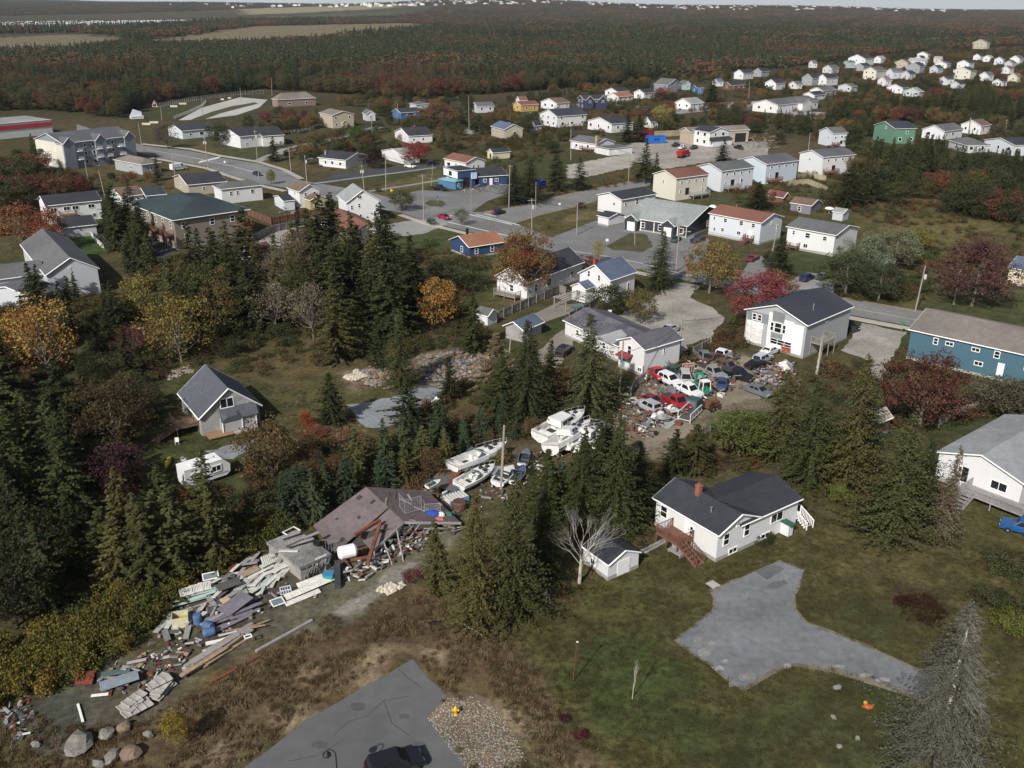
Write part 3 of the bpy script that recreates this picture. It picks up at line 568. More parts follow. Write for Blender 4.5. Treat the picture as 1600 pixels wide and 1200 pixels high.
for z in (1.2, 1.7, 2.17): gl.bar(fr_(.2,.06,z), fr_(.555,.06,z), .07, .05)
gl.build('glazing_bar', TRIM, H2.t)
# ---- white house by the pale gravel lot: long mottled wing and gabled end
Hw = house('white two storey gabled house with grey roof and red door canopy beside the gravel lot', (1007.5,547), (967.5,530), (1064,528.5), 4.7, 1.2, 'x', WHITE, mat('purple_grey_shingle', (.10,.10,.115), .92, .14, 1.3, 9),
     [W_('L',.58,3.0,.7,1.3), W_('L',.14,.7,.7,.6), W_('R',.55,3.0,.35,.9), ('d','L',.83,.95,2.0,.4,mat('teal_door',(.12,.33,.33),.5,.05))])
MB().hexa([(-1.4,2.4,2.5),(-.02,2.4,2.9),(-.02,5.2,2.9),(-1.4,5.2,2.5),(-1.4,2.4,2.6),(-.02,2.4,3.05),(-.02,5.2,3.05),(-1.4,5.2,2.6)]).build('door_canopy', mat('red_canopy',(.20,.035,.04),.7,.1), Hw.t)
Hv = house('long low white wing house with mottled dark shingle roof behind the spruce', (966,541), (890,499), (1030,522), 2.9, 1.5, 'y', WHITE, RMOT, [W_('L',.25,1.3,.7,.9), W_('L',.5,1.3,.7,.9), W_('L',.75,1.3,.7,.9), ('v',.3,.3,3.9)], inset=.2)
MB().hexa([(-.5,1.0,2.75),(2.6,1.0,3.9),(2.6,1.05,3.9),(-.5,5.4,2.75),(-.5,1.0,2.95),(2.9,2.9,4.35),(2.9,3.1,4.35),(-.5,5.4,2.95)]).build('roof_patch', RLIGHT, Hv.t)
# ---- long blue building and grey roofed house at the right edge
Hl = house('long deep teal building with taupe roof at the right edge behind the burgundy maple', (1640,563.5), (1417,518), (1690,530), 5.2, 1.9, 'y', TEALW, RTAN,
     [W_('L',.80,3.7,.6,.95), W_('L',.695,4.0,1.1,.5), W_('L',.50,4.0,1.1,.5), W_('L',.345,3.7,.7,1.0), W_('L',.46,1.8,1.15,.55), ('d','L',.30,1.0,2.1,.9), W_('L',.12,2.8,.8,1.0), ('v',.3,.65,7.2)])
Hr = house('white gabled house with light grey roof and grey deck at the right edge', (1601,757), (1465,706), (1700,690), 3.7, 1.6, 'x', WHITE, RLIGHT,
     [W_('L',.25,1.7,1.8,1.0), ('d','L',.66,.85,1.9,1.1,GLASS), W_('L',.72,1.4,.35,1.5), ('v',.12,.72,4.9), ('k','L',-.15,.55,2.6,1.1,GREYWOOD,(.55,1.6,2.6,-1))])
# ---- gambrel shed by the dead tree
Hs = house('small white shed with black barn roof beside the bare dead tree', (950.5,884), (915,853), (996,860.5), 1.9, .95, 'y', WHITE, RDARK, [('d','R',.5,1.7,1.75,.05,mat('white_door',(0,0,0)))], name='shed', cat='shed', o=.15)
Hs.win('L', .6, .8, .6, .5)
# ---- barn fallen in on itself, front of the scrap heap
k_, l_, r_ = P((545,890), 0.6), P((490,822), 0.6), P((705,812), 0.6)
tb_ = atan2((k_-l_).y, (k_-l_).x); bt = thing('collapsed_barn', 'collapsed barn with faded purple shingle roof sinking over its broken timber front', 'barn', (P((640,870)).x-6, P((640,870)).y-1.5, 0), tb_)
inv = Matrix.Rotation(-tb_, 3, 'Z'); loc_ = lambda p: inv @ (p-Vector(bt.location))
a0, a1, b0, b1 = loc_(P((490,822),.6)), loc_(P((546,893),.3)), loc_(P((572,762),2.3)), loc_(P((630,815),2.0)); c0, c1 = loc_(P((668,768),1.2)), loc_(P((718,816),.9))
PURP = mat('purple_shingle', (.15,.122,.12), .95, .2, 1.4, 9); PURD = mat('dark_purple_shingle', (.10,.078,.08), .95, .25, 1.4, 9)
def slab(mb, q, t=.12): return mb.hexa([tuple(v) for v in q]+[(v[0], v[1], v[2]+t) for v in q])
def lerp(a, b, f): return a+(b-a)*f
m_ = .62; am, bm_ = lerp(a0, a1, m_), lerp(b0, b1, m_)
slab(MB(), [a0, am, bm_, b0]).build('roof', PURP, bt)
dz = Vector((0,0,-.35)); slab(MB(), [lerp(am, bm_, .42)+dz+Vector((.12,0,0)), lerp(a1, b1, .42)+dz, b1+dz*.3, bm_+dz*.3+Vector((.12,0,0))]).build('sagging_roof', PURP, bt)
slab(MB(), [b0, b1, c1, c0]).build('far_roof', PURD, bt)
for u, v, du, dv in ((.25,.3,.05,.05),(.62,.55,.07,.06),(.8,.15,.1,.08),(.1,.75,.12,.10),(.5,.85,.09,.1)):
    f_ = lambda a, b: lerp(lerp(a0, am, a), lerp(b0, bm_, a), b)+Vector((0,0,.125)); slab(MB(), [f_(u,v), f_(u+du,v+.01), f_(u+du*.9,v+dv), f_(u-.01,v+dv*.8)], .02).build('roof_hole_patch', mat('sheathing_and_hole_shade',(.05,.045,.04),.9,.2,3,8), bt)  # dark slabs laid on the shingles: hole shade and bare sheathing as colour
for i in range(12):
    f_ = lambda a, b: lerp(lerp(b0, b1, a), lerp(c0, c1, a), b)+Vector((0,0,.16)); u, v = rng.random(), rng.random(); MB().bar(f_(u,v), f_(min(1,u+rng.uniform(.05,.3)), max(0,v+rng.uniform(-.2,.2))), rng.uniform(.12,.3), .05).build('fallen_board', rng.choice((GREYWOOD, WOOD, PURD)), bt)
st = MB()
for f in (.3, .42, .6, .85): st.bar(lerp(a1, b1, f)+Vector((.2,0,.1)), Vector((a1.x+.6+f*.4, lerp(a1, b1, f).y-.5+rng.uniform(-.6,.6), 0)), .12, .12)
for f in (.05, .2, .3, .55): st.bar(lerp(b1, c1, f)+Vector((.2,0,0)), Vector((lerp(b1, c1, f).x+.5+rng.uniform(-.4,.4), lerp(b1, c1, f).y+rng.choice((-1,1))*rng.uniform(1.2,2.4), 0)), .11, .11)
st.build('broken_stud', GREYWOOD, bt)
e_ = MB().bar(a1+Vector((.35,0,.05)), b1+Vector((.35,0,.05)), .1, .3).bar(b1+Vector((.35,0,.05)), c1+Vector((.35,0,.05)), .1, .3); e_.build('barge_board', mat('grey_wood',(0,0,0)), bt)
w_ = MB(); slab(w_, [Vector((b1.x-.8, a1.y+1, 0)), Vector((b1.x-.3, c1.y-1, 0)), Vector((c1.x-.3, c1.y-1, 1.2)), Vector((b1.x-.4, a1.y+3.4, 1.9))], .05); w_.build('dark_backing', mat('dark_wood_and_shade',(.07,.065,.06),.9,.2,3,10), bt)  # dark sheet added behind the studs, painting the shaded inside of the barn
for i in range(60):
    f = rng.random(); c = lerp(a1, b1, f*2) if f < .5 else lerp(b1, c1, f*2-1); x0 = Vector((c.x+rng.uniform(-.2,.5), c.y+rng.uniform(-.8,.8), rng.uniform(.05,max(.2,c.z*.8)))); st_ = x0+Vector((rng.uniform(.1,.9), rng.uniform(-1.8,1.8), rng.uniform(-.4,.5))); st_.z = max(.05, st_.z)
    MB().bar(x0, st_, rng.uniform(.08,.26), .06).build('splintered_board', rng.choice((GREYWOOD, WOOD, mat('dark_wood_and_shade',(.07,.065,.06),.9,.2,3,10))), bt)
j_ = MB()
for i in range(14): j_.bar(lerp(a1, a0, rng.uniform(0,.38))+Vector((rng.uniform(.2,2.5)*0+rng.uniform(-.2,.3), rng.uniform(0,3.0), rng.uniform(-.3,.2))), lerp(a1, a0, rng.uniform(0,.38))+Vector((0, rng.uniform(0,3.6), rng.uniform(.1,.7))), .16, .06)
j_.build('fallen_rafter', mat('rusty_wood',(.13,.06,.035),.9,.25,3,8), bt)
# ---- flat roofed shack beside it
Hk = house('leaning grey plank shack with flat board roof piled with junk beside the collapsed barn', (468,892), (416,850), (519,868), 1.4, 0, 'x', GREYWOOD, mat('grey_roof_board', (.20,.195,.185), .9, .35, 2, 6, stripe=.3, axis='X'), [W_('R',.7,1.2,1.1,.5)], name='shack', cat='shack', style='flat', trim=False)
pb = MB()
for i in range(9): pb.bar((Hk.W*(.1+i*.1), -.1, rng.uniform(0,.4)), (Hk.W*(.1+i*.1)+rng.uniform(-.3,.3), -.35-rng.uniform(0,.6), 1.6), .2, .04)
pb.build('loose_plank', mat('grey_wood',(0,0,0)), Hk.t)
# ---------------------------------------------------------------- the houses of the street rows
S2w = [W_('L',.5,4.6,.55,.8)]
def row(label, K, L, R, wall, roof, extra=(), h=6.6): return house(label, K, L, R, h, 1.7, 'x', wall, roof, [W_('L',.55,4.7,.55,.75)]+[W_('R',f,5.0,.75,.75) for f in (.17,.40,.62,.86)]+[W_('R',.15,2.2,.45,.9), ('d','R',.36,1.5,2.1,1.4,GLASS)]+list(extra), inset=.2)
row('tall cream row house with red-brown roof, first of the line of four', (1057.3,279), (1019.7,271.4), (1108.3,272.5), CREAM, RRED, [('k','R',.42,.95,2.2,1.4,GREYWOOD), W_('R',.85,2.2,.5,.8)], 6.8)
row('pale blue-white row house with grey roof, between the cream one and the next', (1128,267.7), (1093,259.4), (1174,260.5), PALEBLUE, RGREY, [('k','R',.1,.5,2.2,1.3,WOOD), W_('R',.65,2.2,.8,1.2)])
row('third tall row house, pale blue with dark grey roof and red deck', (1198,257), (1161,248.4), (1239.5,249.5), wallm('ice_blue',(.60,.68,.76)), mat('dim_grey_shingle',(.095,.10,.112),.92,.14,1.3,9), [('k','R',.05,.4,2.2,1.3,REDWOOD)])
row('fourth tall white row house behind a big spruce, red deck at its side', (1286.6,246), (1253.8,238.6), (1332.5,240.8), WHITE, mat('dim_grey_shingle',(0,0,0)), [('k','R',.05,.4,2.4,1.6,REDWOOD), W_('L',.2,.6,.5,.7), W_('L',.6,.6,.5,.7)])
H5 = house('charcoal duplex with pale green-grey hip roof and two white garage gables', (1074,354), (989,335.5), (1113,328.5), 3.1, 3.2, 'y', CHAR, RGRN, [W_('R',.55,1.0,1.0,1.4), W_('L',.42,1.0,1.0,1.3), W_('L',.08,1.0,1.0,1.3), W_('L',.7,1.0,.9,1.3),
   ('e','L',.86,3.6,1.4,3.0,1.3,CHAR,RGRN,[('d',2.2,2.3,.05)]), ('e','L',.26,3.6,1.4,3.0,1.3,CHAR,RGRN,[('d',2.2,2.3,.05)])], name='duplex', cat='house')
for u in (.0,.14,.38,.52,.74,.98): panel(H5, 'corner_board', 'L', max(0,u-.006), u+.006, .1, 3.05, TRIM, .06)
house('wide white house with red-brown roof and shuttered windows, second from the road junction', (1190,348.5), (1109.4,332.7), (1221.5,338.5), 5.6, 1.5, 'y', PALEBLUE, RRED, [W_('L',.9,4.2,.5,.8), W_('L',.68,4.1,.9,.9), W_('L',.37,4.1,1.0,1.0), W_('L',.14,4.1,.9,.9), W_('L',.72,1.6,.8,.8), W_('L',.40,1.6,1.0,.8), ('d','L',.18,1.0,2.1,1.2,DOORW), W_('L',.88,1.4,.6,.8), W_('R',.5,4.4,.4,.8), W_('R',.8,2.2,.5,1.6), ('k','L',.1,.26,1.3,1.2,REDWOOD,(.24,1.3,2.4,-1)), ('v',.5,.7,7.6)])
house('white split level house with half grey half brown roof behind pale willows', (1306,368), (1228,354.5), (1345,356), 5.2, 1.4, 'y', WHITE, RGREY, [W_('L',.86,3.6,.5,.9), W_('L',.56,3.4,1.1,1.1), W_('L',.2,3.5,.9,.9), W_('L',.58,.9,1.0,.9), ('d','L',.8,.9,2.1,.8), ('k','L',.7,.98,1.6,.9,BROWNWOOD,(.95,1.3,2.2,-1))])
house('low white house with dark roof between the side road and the charcoal duplex', (971.5,312.5), (935,304), (1024,302.5), 4.6, 1.3, 'x', WHITE, RDARK, [W_('L',.3,2.6,.7,.8), W_('R',.12,2.7,.7,.8), W_('R',.45,2.5,.8,1.7), W_('R',.75,2.7,.7,.8)])
house('white garden shed with dark roof in front of the low white house', (951,341), (940,336), (971,334.5), 2.4, .8, 'y', WHITE, RDARK, name='shed', cat='shed', o=.25)
H6 = house('white gabled house with slate blue roof, red chimney and pergola by the long fence', (954,438), (902.5,426.5), (996.5,424.5), 4.9, 2.3, 'x', WHITE, RBLUE, [W_('L',.36,4.2,.5,1.1), W_('L',.70,4.6,.5,1.1), W_('R',.75,1.6,.7,1.3), W_('R',.2,1.6,.7,1.3), ('c',.12,.62,8.0,.6,mat('red_chimney',(.25,.06,.06),.9,.1),6.5), ('e','L',.72,3.4,3.0,2.9,.9,WHITE,RBLUE,[('w',1.0,.8,1.5)])])
house('white house with dark roof half hidden by the orange topped maple', (824,441), (800,425), (885,404.5), 4.0, 2.4, 'x', WHITE, RDARK, [W_('R',.38,1.6,1.4,1.3), W_('R',.80,1.9,.8,.8), W_('R',.15,1.4,.7,1.5), W_('L',.5,1.4,.8,1.2), ('k','L',.2,.9,2.0,.9,WOOD)])
house('small navy cottage with orange-brown roof and white trim by the crossroads', (733,386.5), (709,373.5), (784.5,376.5), 2.7, 1.7, 'x', NAVY, RORNG, [W_('R',.66,.9,.8,1.2), W_('R',.2,.9,.7,1.2), W_('L',.4,.9,.8,1.2), ('c',.35,.75,5.2,.5,BLACKM,3.6)])
H7 = house('large white two storey house with grey roof and narrow gable windows beside the road', (541,316.5), (513,306.5), (596,315.5), 5.9, 2.9, 'y', WHITE, RGRN, [W_('L',.35,3.8,.5,1.1), W_('L',.75,3.8,.5,1.1), W_('L',.4,1.2,.6,.8), W_('R',.14,3.9,.5,1.0), W_('R',.37,4.3,.5,1.0), W_('R',.85,1.5,.5,1.5), W_('R',.40,1.2,.5,1.2), W_('R',.40,6.6,.9,.8)])
MB().hexa([(H7.W+.02,-.2,3.6),(H7.W+2.6,-.2,2.9),(H7.W+2.6,H7.D,2.9),(H7.W+.02,H7.D,3.6),(H7.W+.02,-.2,3.75),(H7.W+2.6,-.2,3.05),(H7.W+2.6,H7.D,3.05),(H7.W+.02,H7.D,3.75)]).build('carport_roof', RGRN, H7.t)
house('white garage with red-brown roof in front of the large white house', (549,368.5), (519,338.5), (597.5,357.5), 3.0, 2.0, 'y', WHITE, RRED, name='garage', cat='garage', o=.3)
house('white house with brown roof and lilac gable on the near side of the road', (467,299.5), (449,293), (500,295.5), 4.8, 1.6, 'y', WHITE, RBRN, [W_('L',.4,3.4,.6,.9), W_('R',.3,3.3,.7,.9), W_('R',.75,3.3,.7,.9), W_('R',.5,1.2,.7,.9)])
house('small tan outbuilding with two dark arched openings behind the red fence', (484,313.5), (470,308.5), (513,310), 2.7, 1.1, 'y', TANW, RBRN, [W_('R',.28,.6,.7,1.4), W_('R',.66,.6,.7,1.5)], name='shed', cat='shed', o=.25)
house('pale blue outbuilding with dark roof by the patio trees', (443,315), (436,306), (456,312), 2.6, .8, 'x', PALEBLUE, RDARK, name='shed', cat='shed', o=.2)
Ha = house('taupe apartment block with dark green hip roof and red balconies among the spruces', (270,345), (215,314.5), (380,325), 6.9, 2.8, 'y', TAUPE, RTEAL, [W_('L',f,4.7,.8,1.5) for f in (.08,.24,.40,.56,.72,.88)]+[W_('R',.12,4.6,.9,1.5), W_('R',.14,1.5,.9,1.6), W_('R',.5,4.6,1.0,1.4), W_('R',.78,4.6,1.0,1.4)], name='apartment_building', cat='apartments', style='hip', o=.6)
for u in (.12,.36,.6,.84):
    deck(Ha, 'L', u-.09, u+.09, 1.9, 3.3, REDWOOD)
house('white bungalow with grey hip roof beside the main road', (345,296.5), (336.5,290.5), (409,289), 4.3, 1.5, 'x', WHITE, RGREY, [W_('R',.22,2.4,.6,1.0), W_('R',.38,2.4,.6,1.0), W_('R',.75,2.4,.9,1.0)], style='hip')
house('beige bungalow with black roof below the white van', (293,289.5), (275.5,276), (353,283), 3.2, 1.9, 'x', BEIGE, RDARK, [W_('L',.5,1.3,.8,1.0), W_('R',.4,1.3,.8,.9), W_('R',.7,1.3,.9,.9)])
house('small white house with tan roof beside the wood on the left', (189,308), (173.5,297.5), (223,303), 2.9, 1.6, 'x', wallm('mint_white',(.66,.72,.68)), RBRN, [W_('R',.4,1.1,.8,1.0), W_('R',.75,1.1,.8,1.0), ('c',.75,.5,5.2,.5)])
house('low house with dark teal roof behind the apartment block', (228,306.5), (219,297), (259,303), 2.9, 1.4, 'x', BLUEGREY, RTEAL, [W_('R',.3,1.2,.8,.8), W_('R',.65,1.2,.8,.8)])
house('long white raised house with shuttered windows and dark roof on the left', (71,322), (63,311), (157,312.5), 5.0, 1.7, 'x', WHITE, RDARK, [W_('R',f,3.3,1.5,.9) for f in (.12,.36,.52,.82)]+[W_('R',.55,.9,1.0,.9), W_('R',.85,.8,.9,.9), W_('L',.5,3.2,.7,.9), ('k','R',.2,.5,2.2,2.4,BROWNWOOD)])
house('white garage with dark roof below the long white raised house', (96,357), (85,343), (151,350.5), 2.7, 1.3, 'x', SILV, RDARK, name='garage', cat='garage')
Hq = house('big pale house with grey roof at the left edge, blank gable towards the trees', (71,430), (20,383), (156,421.5), 5.3, 2.7, 'y', SILV, RGREY, [W_('R',.46,5.9,.3,.3)])
wing(Hq, -9, 4.5, .0, 11.5, 4.6, 1.8, 'x', RGREY)
house('dark roofed garage wing at the left edge in front of the big pale house', (57,468), (-8,446), (80,452), 3.0, 1.4, 'x', SILV, mat('dim_grey_shingle',(0,0,0)), name='garage', cat='garage')
Hz = house('three storey blue-grey apartment building with white framed balconies at upper left', (97,224.5), (27,220.5), (220,215), 9.0, 2.6, 'x', BLUEGREY, mat('dim_grey_shingle',(0,0,0)), [W_('R',f,z,.9,1.2) for f in (.12,.3,.42,.57,.70,.92) for z in (1.2,4.2,7.0)]+[W_('L',.3,6,.8,1.2), W_('L',.7,6,.8,1.2)]+[('e','R',f,4.2,.8,8.9,2.0,BLUEGREY,mat('dim_grey_shingle',(0,0,0))) for f in (.07,.52,.95)], name='apartment_building', cat='apartments')
panel(Hz, 'end_cladding', 'L', 0, 1, .3, 9.0, CREAM, .04)
for f in (.2,.48,.62,.8):
    for z in (3.0, 5.9): 
        b = MB(); fr, ln = inframe(Hz, 'R'); b.bar(fr(f-.035,.9,z), fr(f+.035,.9,z), 1.6, .2)
        for q in range(9): b.bar(fr(f-.035+q*.00875,1.65,z), fr(f-.035+q*.00875,1.65,z+1), .06, .06)
        b.bar(fr(f-.035,1.65,z+1), fr(f+.035,1.65,z+1), .08, .08).build('balcony', TRIM, Hz.t)
house('low stone faced building with grey hip roof next to the blue-grey apartments', (221,258), (187.5,248.5), (244,253), 3.4, 1.7, 'y', wallm('stone_grey',(.40,.41,.42)), RTAN, [W_('L',.4,1.4,.8,.9), W_('R',.5,1.4,.8,.9)], style='hip')
Hst = house('white flat roofed store with a red fascia band at the left edge', (-34,198), (-60,190), (74,187), 6.0, 0, 'x', WHITE, RLIGHT, [], name='store', cat='store', style='flat')
panel(Hst, 'red_band', 'R', 0, 1, 3.6, 5.4, mat('red_band',(.45,.05,.06),.6,.05), .2)
house('bungalow with navy roof and brown front among trees near the playing field', (284,205), (268.5,199.5), (331,200), 3.4, 1.9, 'x', PALEBLUE, mat('navy_shingle',(0,0,0)), [W_('R',.25,1.3,.9,.9), W_('R',.6,1.2,1.6,1.2), W_('L',.5,1.2,.8,1.0)])
house('white gabled house with black roof, left one of a joined pair', (374.5,213.8), (360.5,206), (400,208.5), 4.6, 2.2, 'x', WHITE, RDARK, [W_('R',.5,3.0,.6,.7), W_('R',.25,1.2,.6,.6), W_('L',.5,3.6,.7,1.0)])
house('white house with black roof, right one of the joined pair', (409.5,213), (400,204), (438,209.5), 4.2, 2.3, 'x', wallm('bone',(.72,.73,.68)), RDARK, [W_('R',.35,1.1,.6,.8), W_('R',.8,1.1,.6,.8)])
house('broad brick building with brown hip roof against the forest', (433.5,156.5), (419,149.5), (484,155.5), 4.0, 3.4, 'x', PINKB, RTAN, [W_('R',.3,1.2,1.6,1.2), W_('R',.75,1.2,1.4,1.2)], name='building', cat='building', style='hip')
house('beige two storey house with brown roof and white trimmed windows', (519,180.5), (501,176), (552,178), 6.0, 1.6, 'y', BEIGE, RTAN, [W_('R',.15,4.2,.8,1.1), W_('R',.8,4.2,.8,1.1), W_('R',.15,1.2,.8,1.1), W_('L',.5,1.6,.6,.7), ('e','R',.5,2.4,1.6,2.7,.8,BEIGE,RTAN)])
house('small white house with black roof behind the round red maple', (638.5,213), (623,205), (673,210), 3.0, 2.4, 'x', WHITE, RDARK, [W_('L',.3,1.0,.6,.9), W_('L',.7,1.0,.6,.9), W_('R',.2,1.0,.7,1.0), W_('R',.6,1.0,.7,1.0), ('c',.55,.5,6.3,.5)])
house('white bungalow with charcoal roof beside the dark purple tree', (540,250.5), (510,244), (560,242), 3.0, 1.7, 'y', WHITE, RDARK, [W_('L',.2,1.0,.9,1.0), W_('L',.75,1.0,.7,1.0), W_('L',.5,1.0,.8,1.2), ('c',.2,.9,5.0,.5,FOUND)])
house('plain white garage at the end of the dark driveway', (630,244), (609,234.5), (646,240), 2.9, 1.6, 'x', WHITE, RLIGHT, name='garage', cat='garage', o=.2)
house('blue fronted bungalow with navy roof below the forest edge', (626,176.5), (609,173.5), (655,174.5), 3.0, 1.7, 'x', wallm('cobalt',(.08,.16,.34)), mat('navy_shingle',(0,0,0)), [W_('R',.3,1.1,.8,1.0), W_('R',.7,1.1,.8,1.0)])
house('small grey house half hidden by trees right of the beige two storey', (572,178.5), (562,173), (578,175.5), 3.4, 1.6, 'y', SILV, RGREY, [W_('R',.5,1.4,.8,1.2)])
house('grey hip roofed house behind the brown trees by the forest', (650,163.5), (637,162), (669,160.5), 3.0, 1.6, 'x', SILV, RGREY, [W_('R',.5,1.2,.8,1)], style='hip')
house('white bungalow with red-brown roof right behind the blue shop', (727.5,254.5), (698,247), (754.5,250), 3.6, 1.5, 'y', WHITE, RRED, [W_('L',.8,1.3,1.8,1.2), W_('L',.45,1.2,.6,1.6), W_('L',.2,1.3,.8,1.1), W_('R',.4,1.3,.6,1.1), W_('R',.65,1.3,.6,1.1)])
house('long cream shed with dark roof and one dark doorway', (770,239), (762,236.5), (797,236.5), 2.5, 1.2, 'x', wallm('butter',(.68,.63,.44)), RDARK, [('d','L',.45,1.0,1.8,.1,BLACKM)], name='shed', cat='shed', o=.25)
Hp = house('navy flat roofed shop with a white upper panel and wide dark entrance', (715,269), (690,262), (745,266.5), 5.2, 0, 'x', NAVY, RDARK, [W_('L',.35,1.9,.9,.6), W_('L',.7,1.9,.9,.6)], name='shop', cat='shop', style='flat')
panel(Hp, 'sign_board', 'L', .02, .98, 3.0, 5.3, PW, .12); panel(Hp, 'sign_emblem', 'L', .40, .60, 3.4, 4.8, BLACKM, .18); panel(Hp, 'entrance', 'R', .15, .62, .1, 3.3, BLACKM, .04); panel(Hp, 'sign_panel', 'R', .75, 1.05, 2.6, 4.6, mat('pale_sign',(.45,.58,.70),.5,.05), .5)
house('low navy annex with dark roof joined to the flat roofed shop', (748,276.5), (744,266), (784,271), 3.0, 1.7, 'x', NAVY, RDARK, [('d','R',.42,1.1,2.2,.1), W_('R',.62,1.2,1.0,.9), W_('R',.2,1.2,1.0,.9)], name='shop', cat='shop')
house('small blue kiosk with pale teal flat roof in front of the shop', (712,285), (686,280), (722,282), 2.4, 0, 'x', SKYB, mat('teal_metal',(.20,.36,.40),.5,.1), [W_('R',.4,1.0,.7,.7)], name='kiosk', cat='kiosk', style='flat', trim=False)
def h1(label, K, L, R, h, rise, ridge, wall, roof, auto=(1, 4.5), **kw):
    if K[1] < 128: h *= 1.35; rise *= 1.35
    return house(label, K, L, R, h, rise, ridge, wall, roof, auto=auto, **kw)
h1('grey gabled house with slate roof among shrubs in the middle of the far streets', (788,202.5), (774.5,196.5), (813,200), 4.2, 2.0, 'y', BEIGE, RBLUE)
h1('grey L shaped house against the forest beside the yellow one', (745,166.5), (736,160.5), (771,165), 3.4, 1.8, 'x', SILV, RGREY)
h1('yellow house with red-brown roof at the forest edge', (814,164.5), (800.5,160), (841.5,161.5), 3.6, 1.6, 'x', YELW, RRED)
h1('white house with brown roof and blue roofed neighbour at the forest edge', (870,161.5), (843.5,155), (891,160), 3.6, 2.2, 'x', WHITE, RBRN)
h1('tall white house with navy roof facing the spruces', (870.5,182), (850,177), (911.5,178), 5.2, 2.6, 'x', WHITE, mat('navy_shingle',(0,0,0)), (2, 4.5))
Hd = h1('dark blue two storey house with two white edged gables', (912,155.5), (903,150.5), (949,152.5), 5.4, 1.9, 'x', wallm('midnight',(.05,.06,.11)), RDARK, (2, 4), )
ext(Hd, 'R', .22, 5, 1.5, 5.2, 2.2, mat('siding_midnight',(0,0,0)), RDARK, [('w',1.2,1.1,3.6)]); ext(Hd, 'R', .78, 5, 1.5, 5.2, 2.2, mat('siding_midnight',(0,0,0)), RDARK, [('w',1.2,1.1,3.6)])
h1('white bungalow with tan roof next to the dark blue two storey house', (966.5,151.5), (948.5,148), (991.5,150.5), 3.0, 2.0, 'x', WHITE, RORNG)
h1('white gabled house with black roof right of the tan roofed bungalow', (1006.5,145.5), (991,143), (1026,145.8), 3.6, 2.0, 'x', WHITE, RDARK)
h1('low white house with dark roof behind the tan roofed bungalow', (965,143.5), (945.5,142), (986,141.5), 3.0, 2.0, 'x', WHITE, RDARK)
h1('big slate blue gabled house with white edges at the forest', (1044,133), (1023.5,130), (1069,138), 5.0, 3.6, 'y', BLUEGREY, RGREY, (2, 5))
h1('pale teal gabled house peeping behind the slate blue one', (1070,131.5), (1064,130), (1078,131), 4, 2, 'y', TEALP, RGREY)
h1('small bright blue house among trees near the slate blue house', (1089,137.5), (1084.5,135.5), (1100,135.5), 4, 1.6, 'x', SKYB, RDARK)
h1('white gabled bungalow with grey-green roof at the cul-de-sac', (1079.5,162.5), (1056,161), (1104,160.5), 3.2, 2.6, 'x', WHITE, RGRN)
h1('white porch house with charcoal roof behind the pair of spruces', (956,194), (927.5,187.5), (981,190), 4.0, 2.2, 'x', WHITE, RDARK)
h1('small dark roofed white house beside the yellow street tree', (1017,190.5), (1005,188.5), (1029,189.5), 3.0, 1.8, 'x', WHITE, RDARK)
house('white bungalow with grey roof and tan stone chimney above the gravel lot', (931,225.5), (894,219), (957,221), 3.2, 1.7, 'y', WHITE, RGREY, [W_('L',.75,1.2,1.2,.9), W_('L',.3,1.2,1.0,1.2), W_('R',.6,1.2,.9,.9), ('c',.05,.0,6.2,1.1,mat('tan_stone',(.36,.24,.16),.9,.2,4,8),.1), ('k','L',.05,.5,2,1,REDWOOD)])
house('low lean-to garage joined to the white bungalow above the gravel lot', (952,234), (941,229), (980,229), 2.4, 0, 'x', WHITE, RGREY, [('g','R',.3,2.4,1.9)], name='garage', cat='garage', style='flat')
Hy = h1('white two storey house with dark porch roof in the works yard', (1109.5,207), (1089,202.5), (1134.5,203.5), 6.0, 1.6, 'y', WHITE, RDARK, (2, 4))
MB().hexa([(-2.5,-2.6,2.7),(Hy.W+.3,-2.6,2.7),(Hy.W+.3,0,3.6),(-.02,0,3.6),(-2.5,-2.6,2.9),(Hy.W+.3,-2.6,2.9),(Hy.W+.3,0,3.85),(-.02,0,3.85)]).build('porch_roof', RDARK, Hy.t); MB().box(-.02,-2.2,.2,Hy.W,-.04,2.7).build('porch', WHITE, Hy.t)
house('long tan industrial garage with open dark bay behind the works yard house', (1078,206.5), (1071,202.5), (1166,201.5), 5.2, 1.4, 'x', wallm('sand',(.50,.42,.33)), RTAN, [('d','R',.86,5.5,3.8,.1,BLACKM), ('d','R',.15,4,3.6,.1)], name='workshop', cat='workshop')
Hn = h1('long white building with grey roof and centre gable below the upper houses', (1216,164.5), (1182,160.5), (1301.5,159.5), 4.4, 2.3, 'x', WHITE, RGREY, (1, 6), name='long_building', cat='building')
ext(Hn, 'R', .62, 11, 3.0, 4.2, 2.4, WHITE, RGREY); 
h1('red brick bungalow with dark roof by the cul-de-sac', (1142,133.5), (1132,131), (1171,134), 3.2, 2.0, 'x', BRICK, RDARK)
h1('small square white house highest in the left end of the upper street', (1162,114.5), (1149,113), (1182,113), 3.6, 2.0, 'x', WHITE, RDARK)
h1('white gabled house with black roof above the dark spruces in the upper street', (1213,130.5), (1198,127.5), (1232,128), 4.4, 2.6, 'x', WHITE, RDARK)
h1('dark grey gabled house with white trim in the upper street', (1270,122.5), (1256,120.5), (1290,120.5), 4.0, 2.2, 'x', GREY, RDARK)
h1('white double gable house just right of the dark grey one', (1292,122.5), (1280.5,117.5), (1316,120.5), 4.0, 2.0, 'x', WHITE, RDARK)
h1('grey roofed white house above the long white building', (1286,142), (1269,140.5), (1316,138.5), 3.6, 2.0, 'x', WHITE, RGREY)
h1('small white house with black roof tucked against the long white building', (1273,149), (1257,147.5), (1297,147.5), 3.0, 1.8, 'x', WHITE, RDARK)
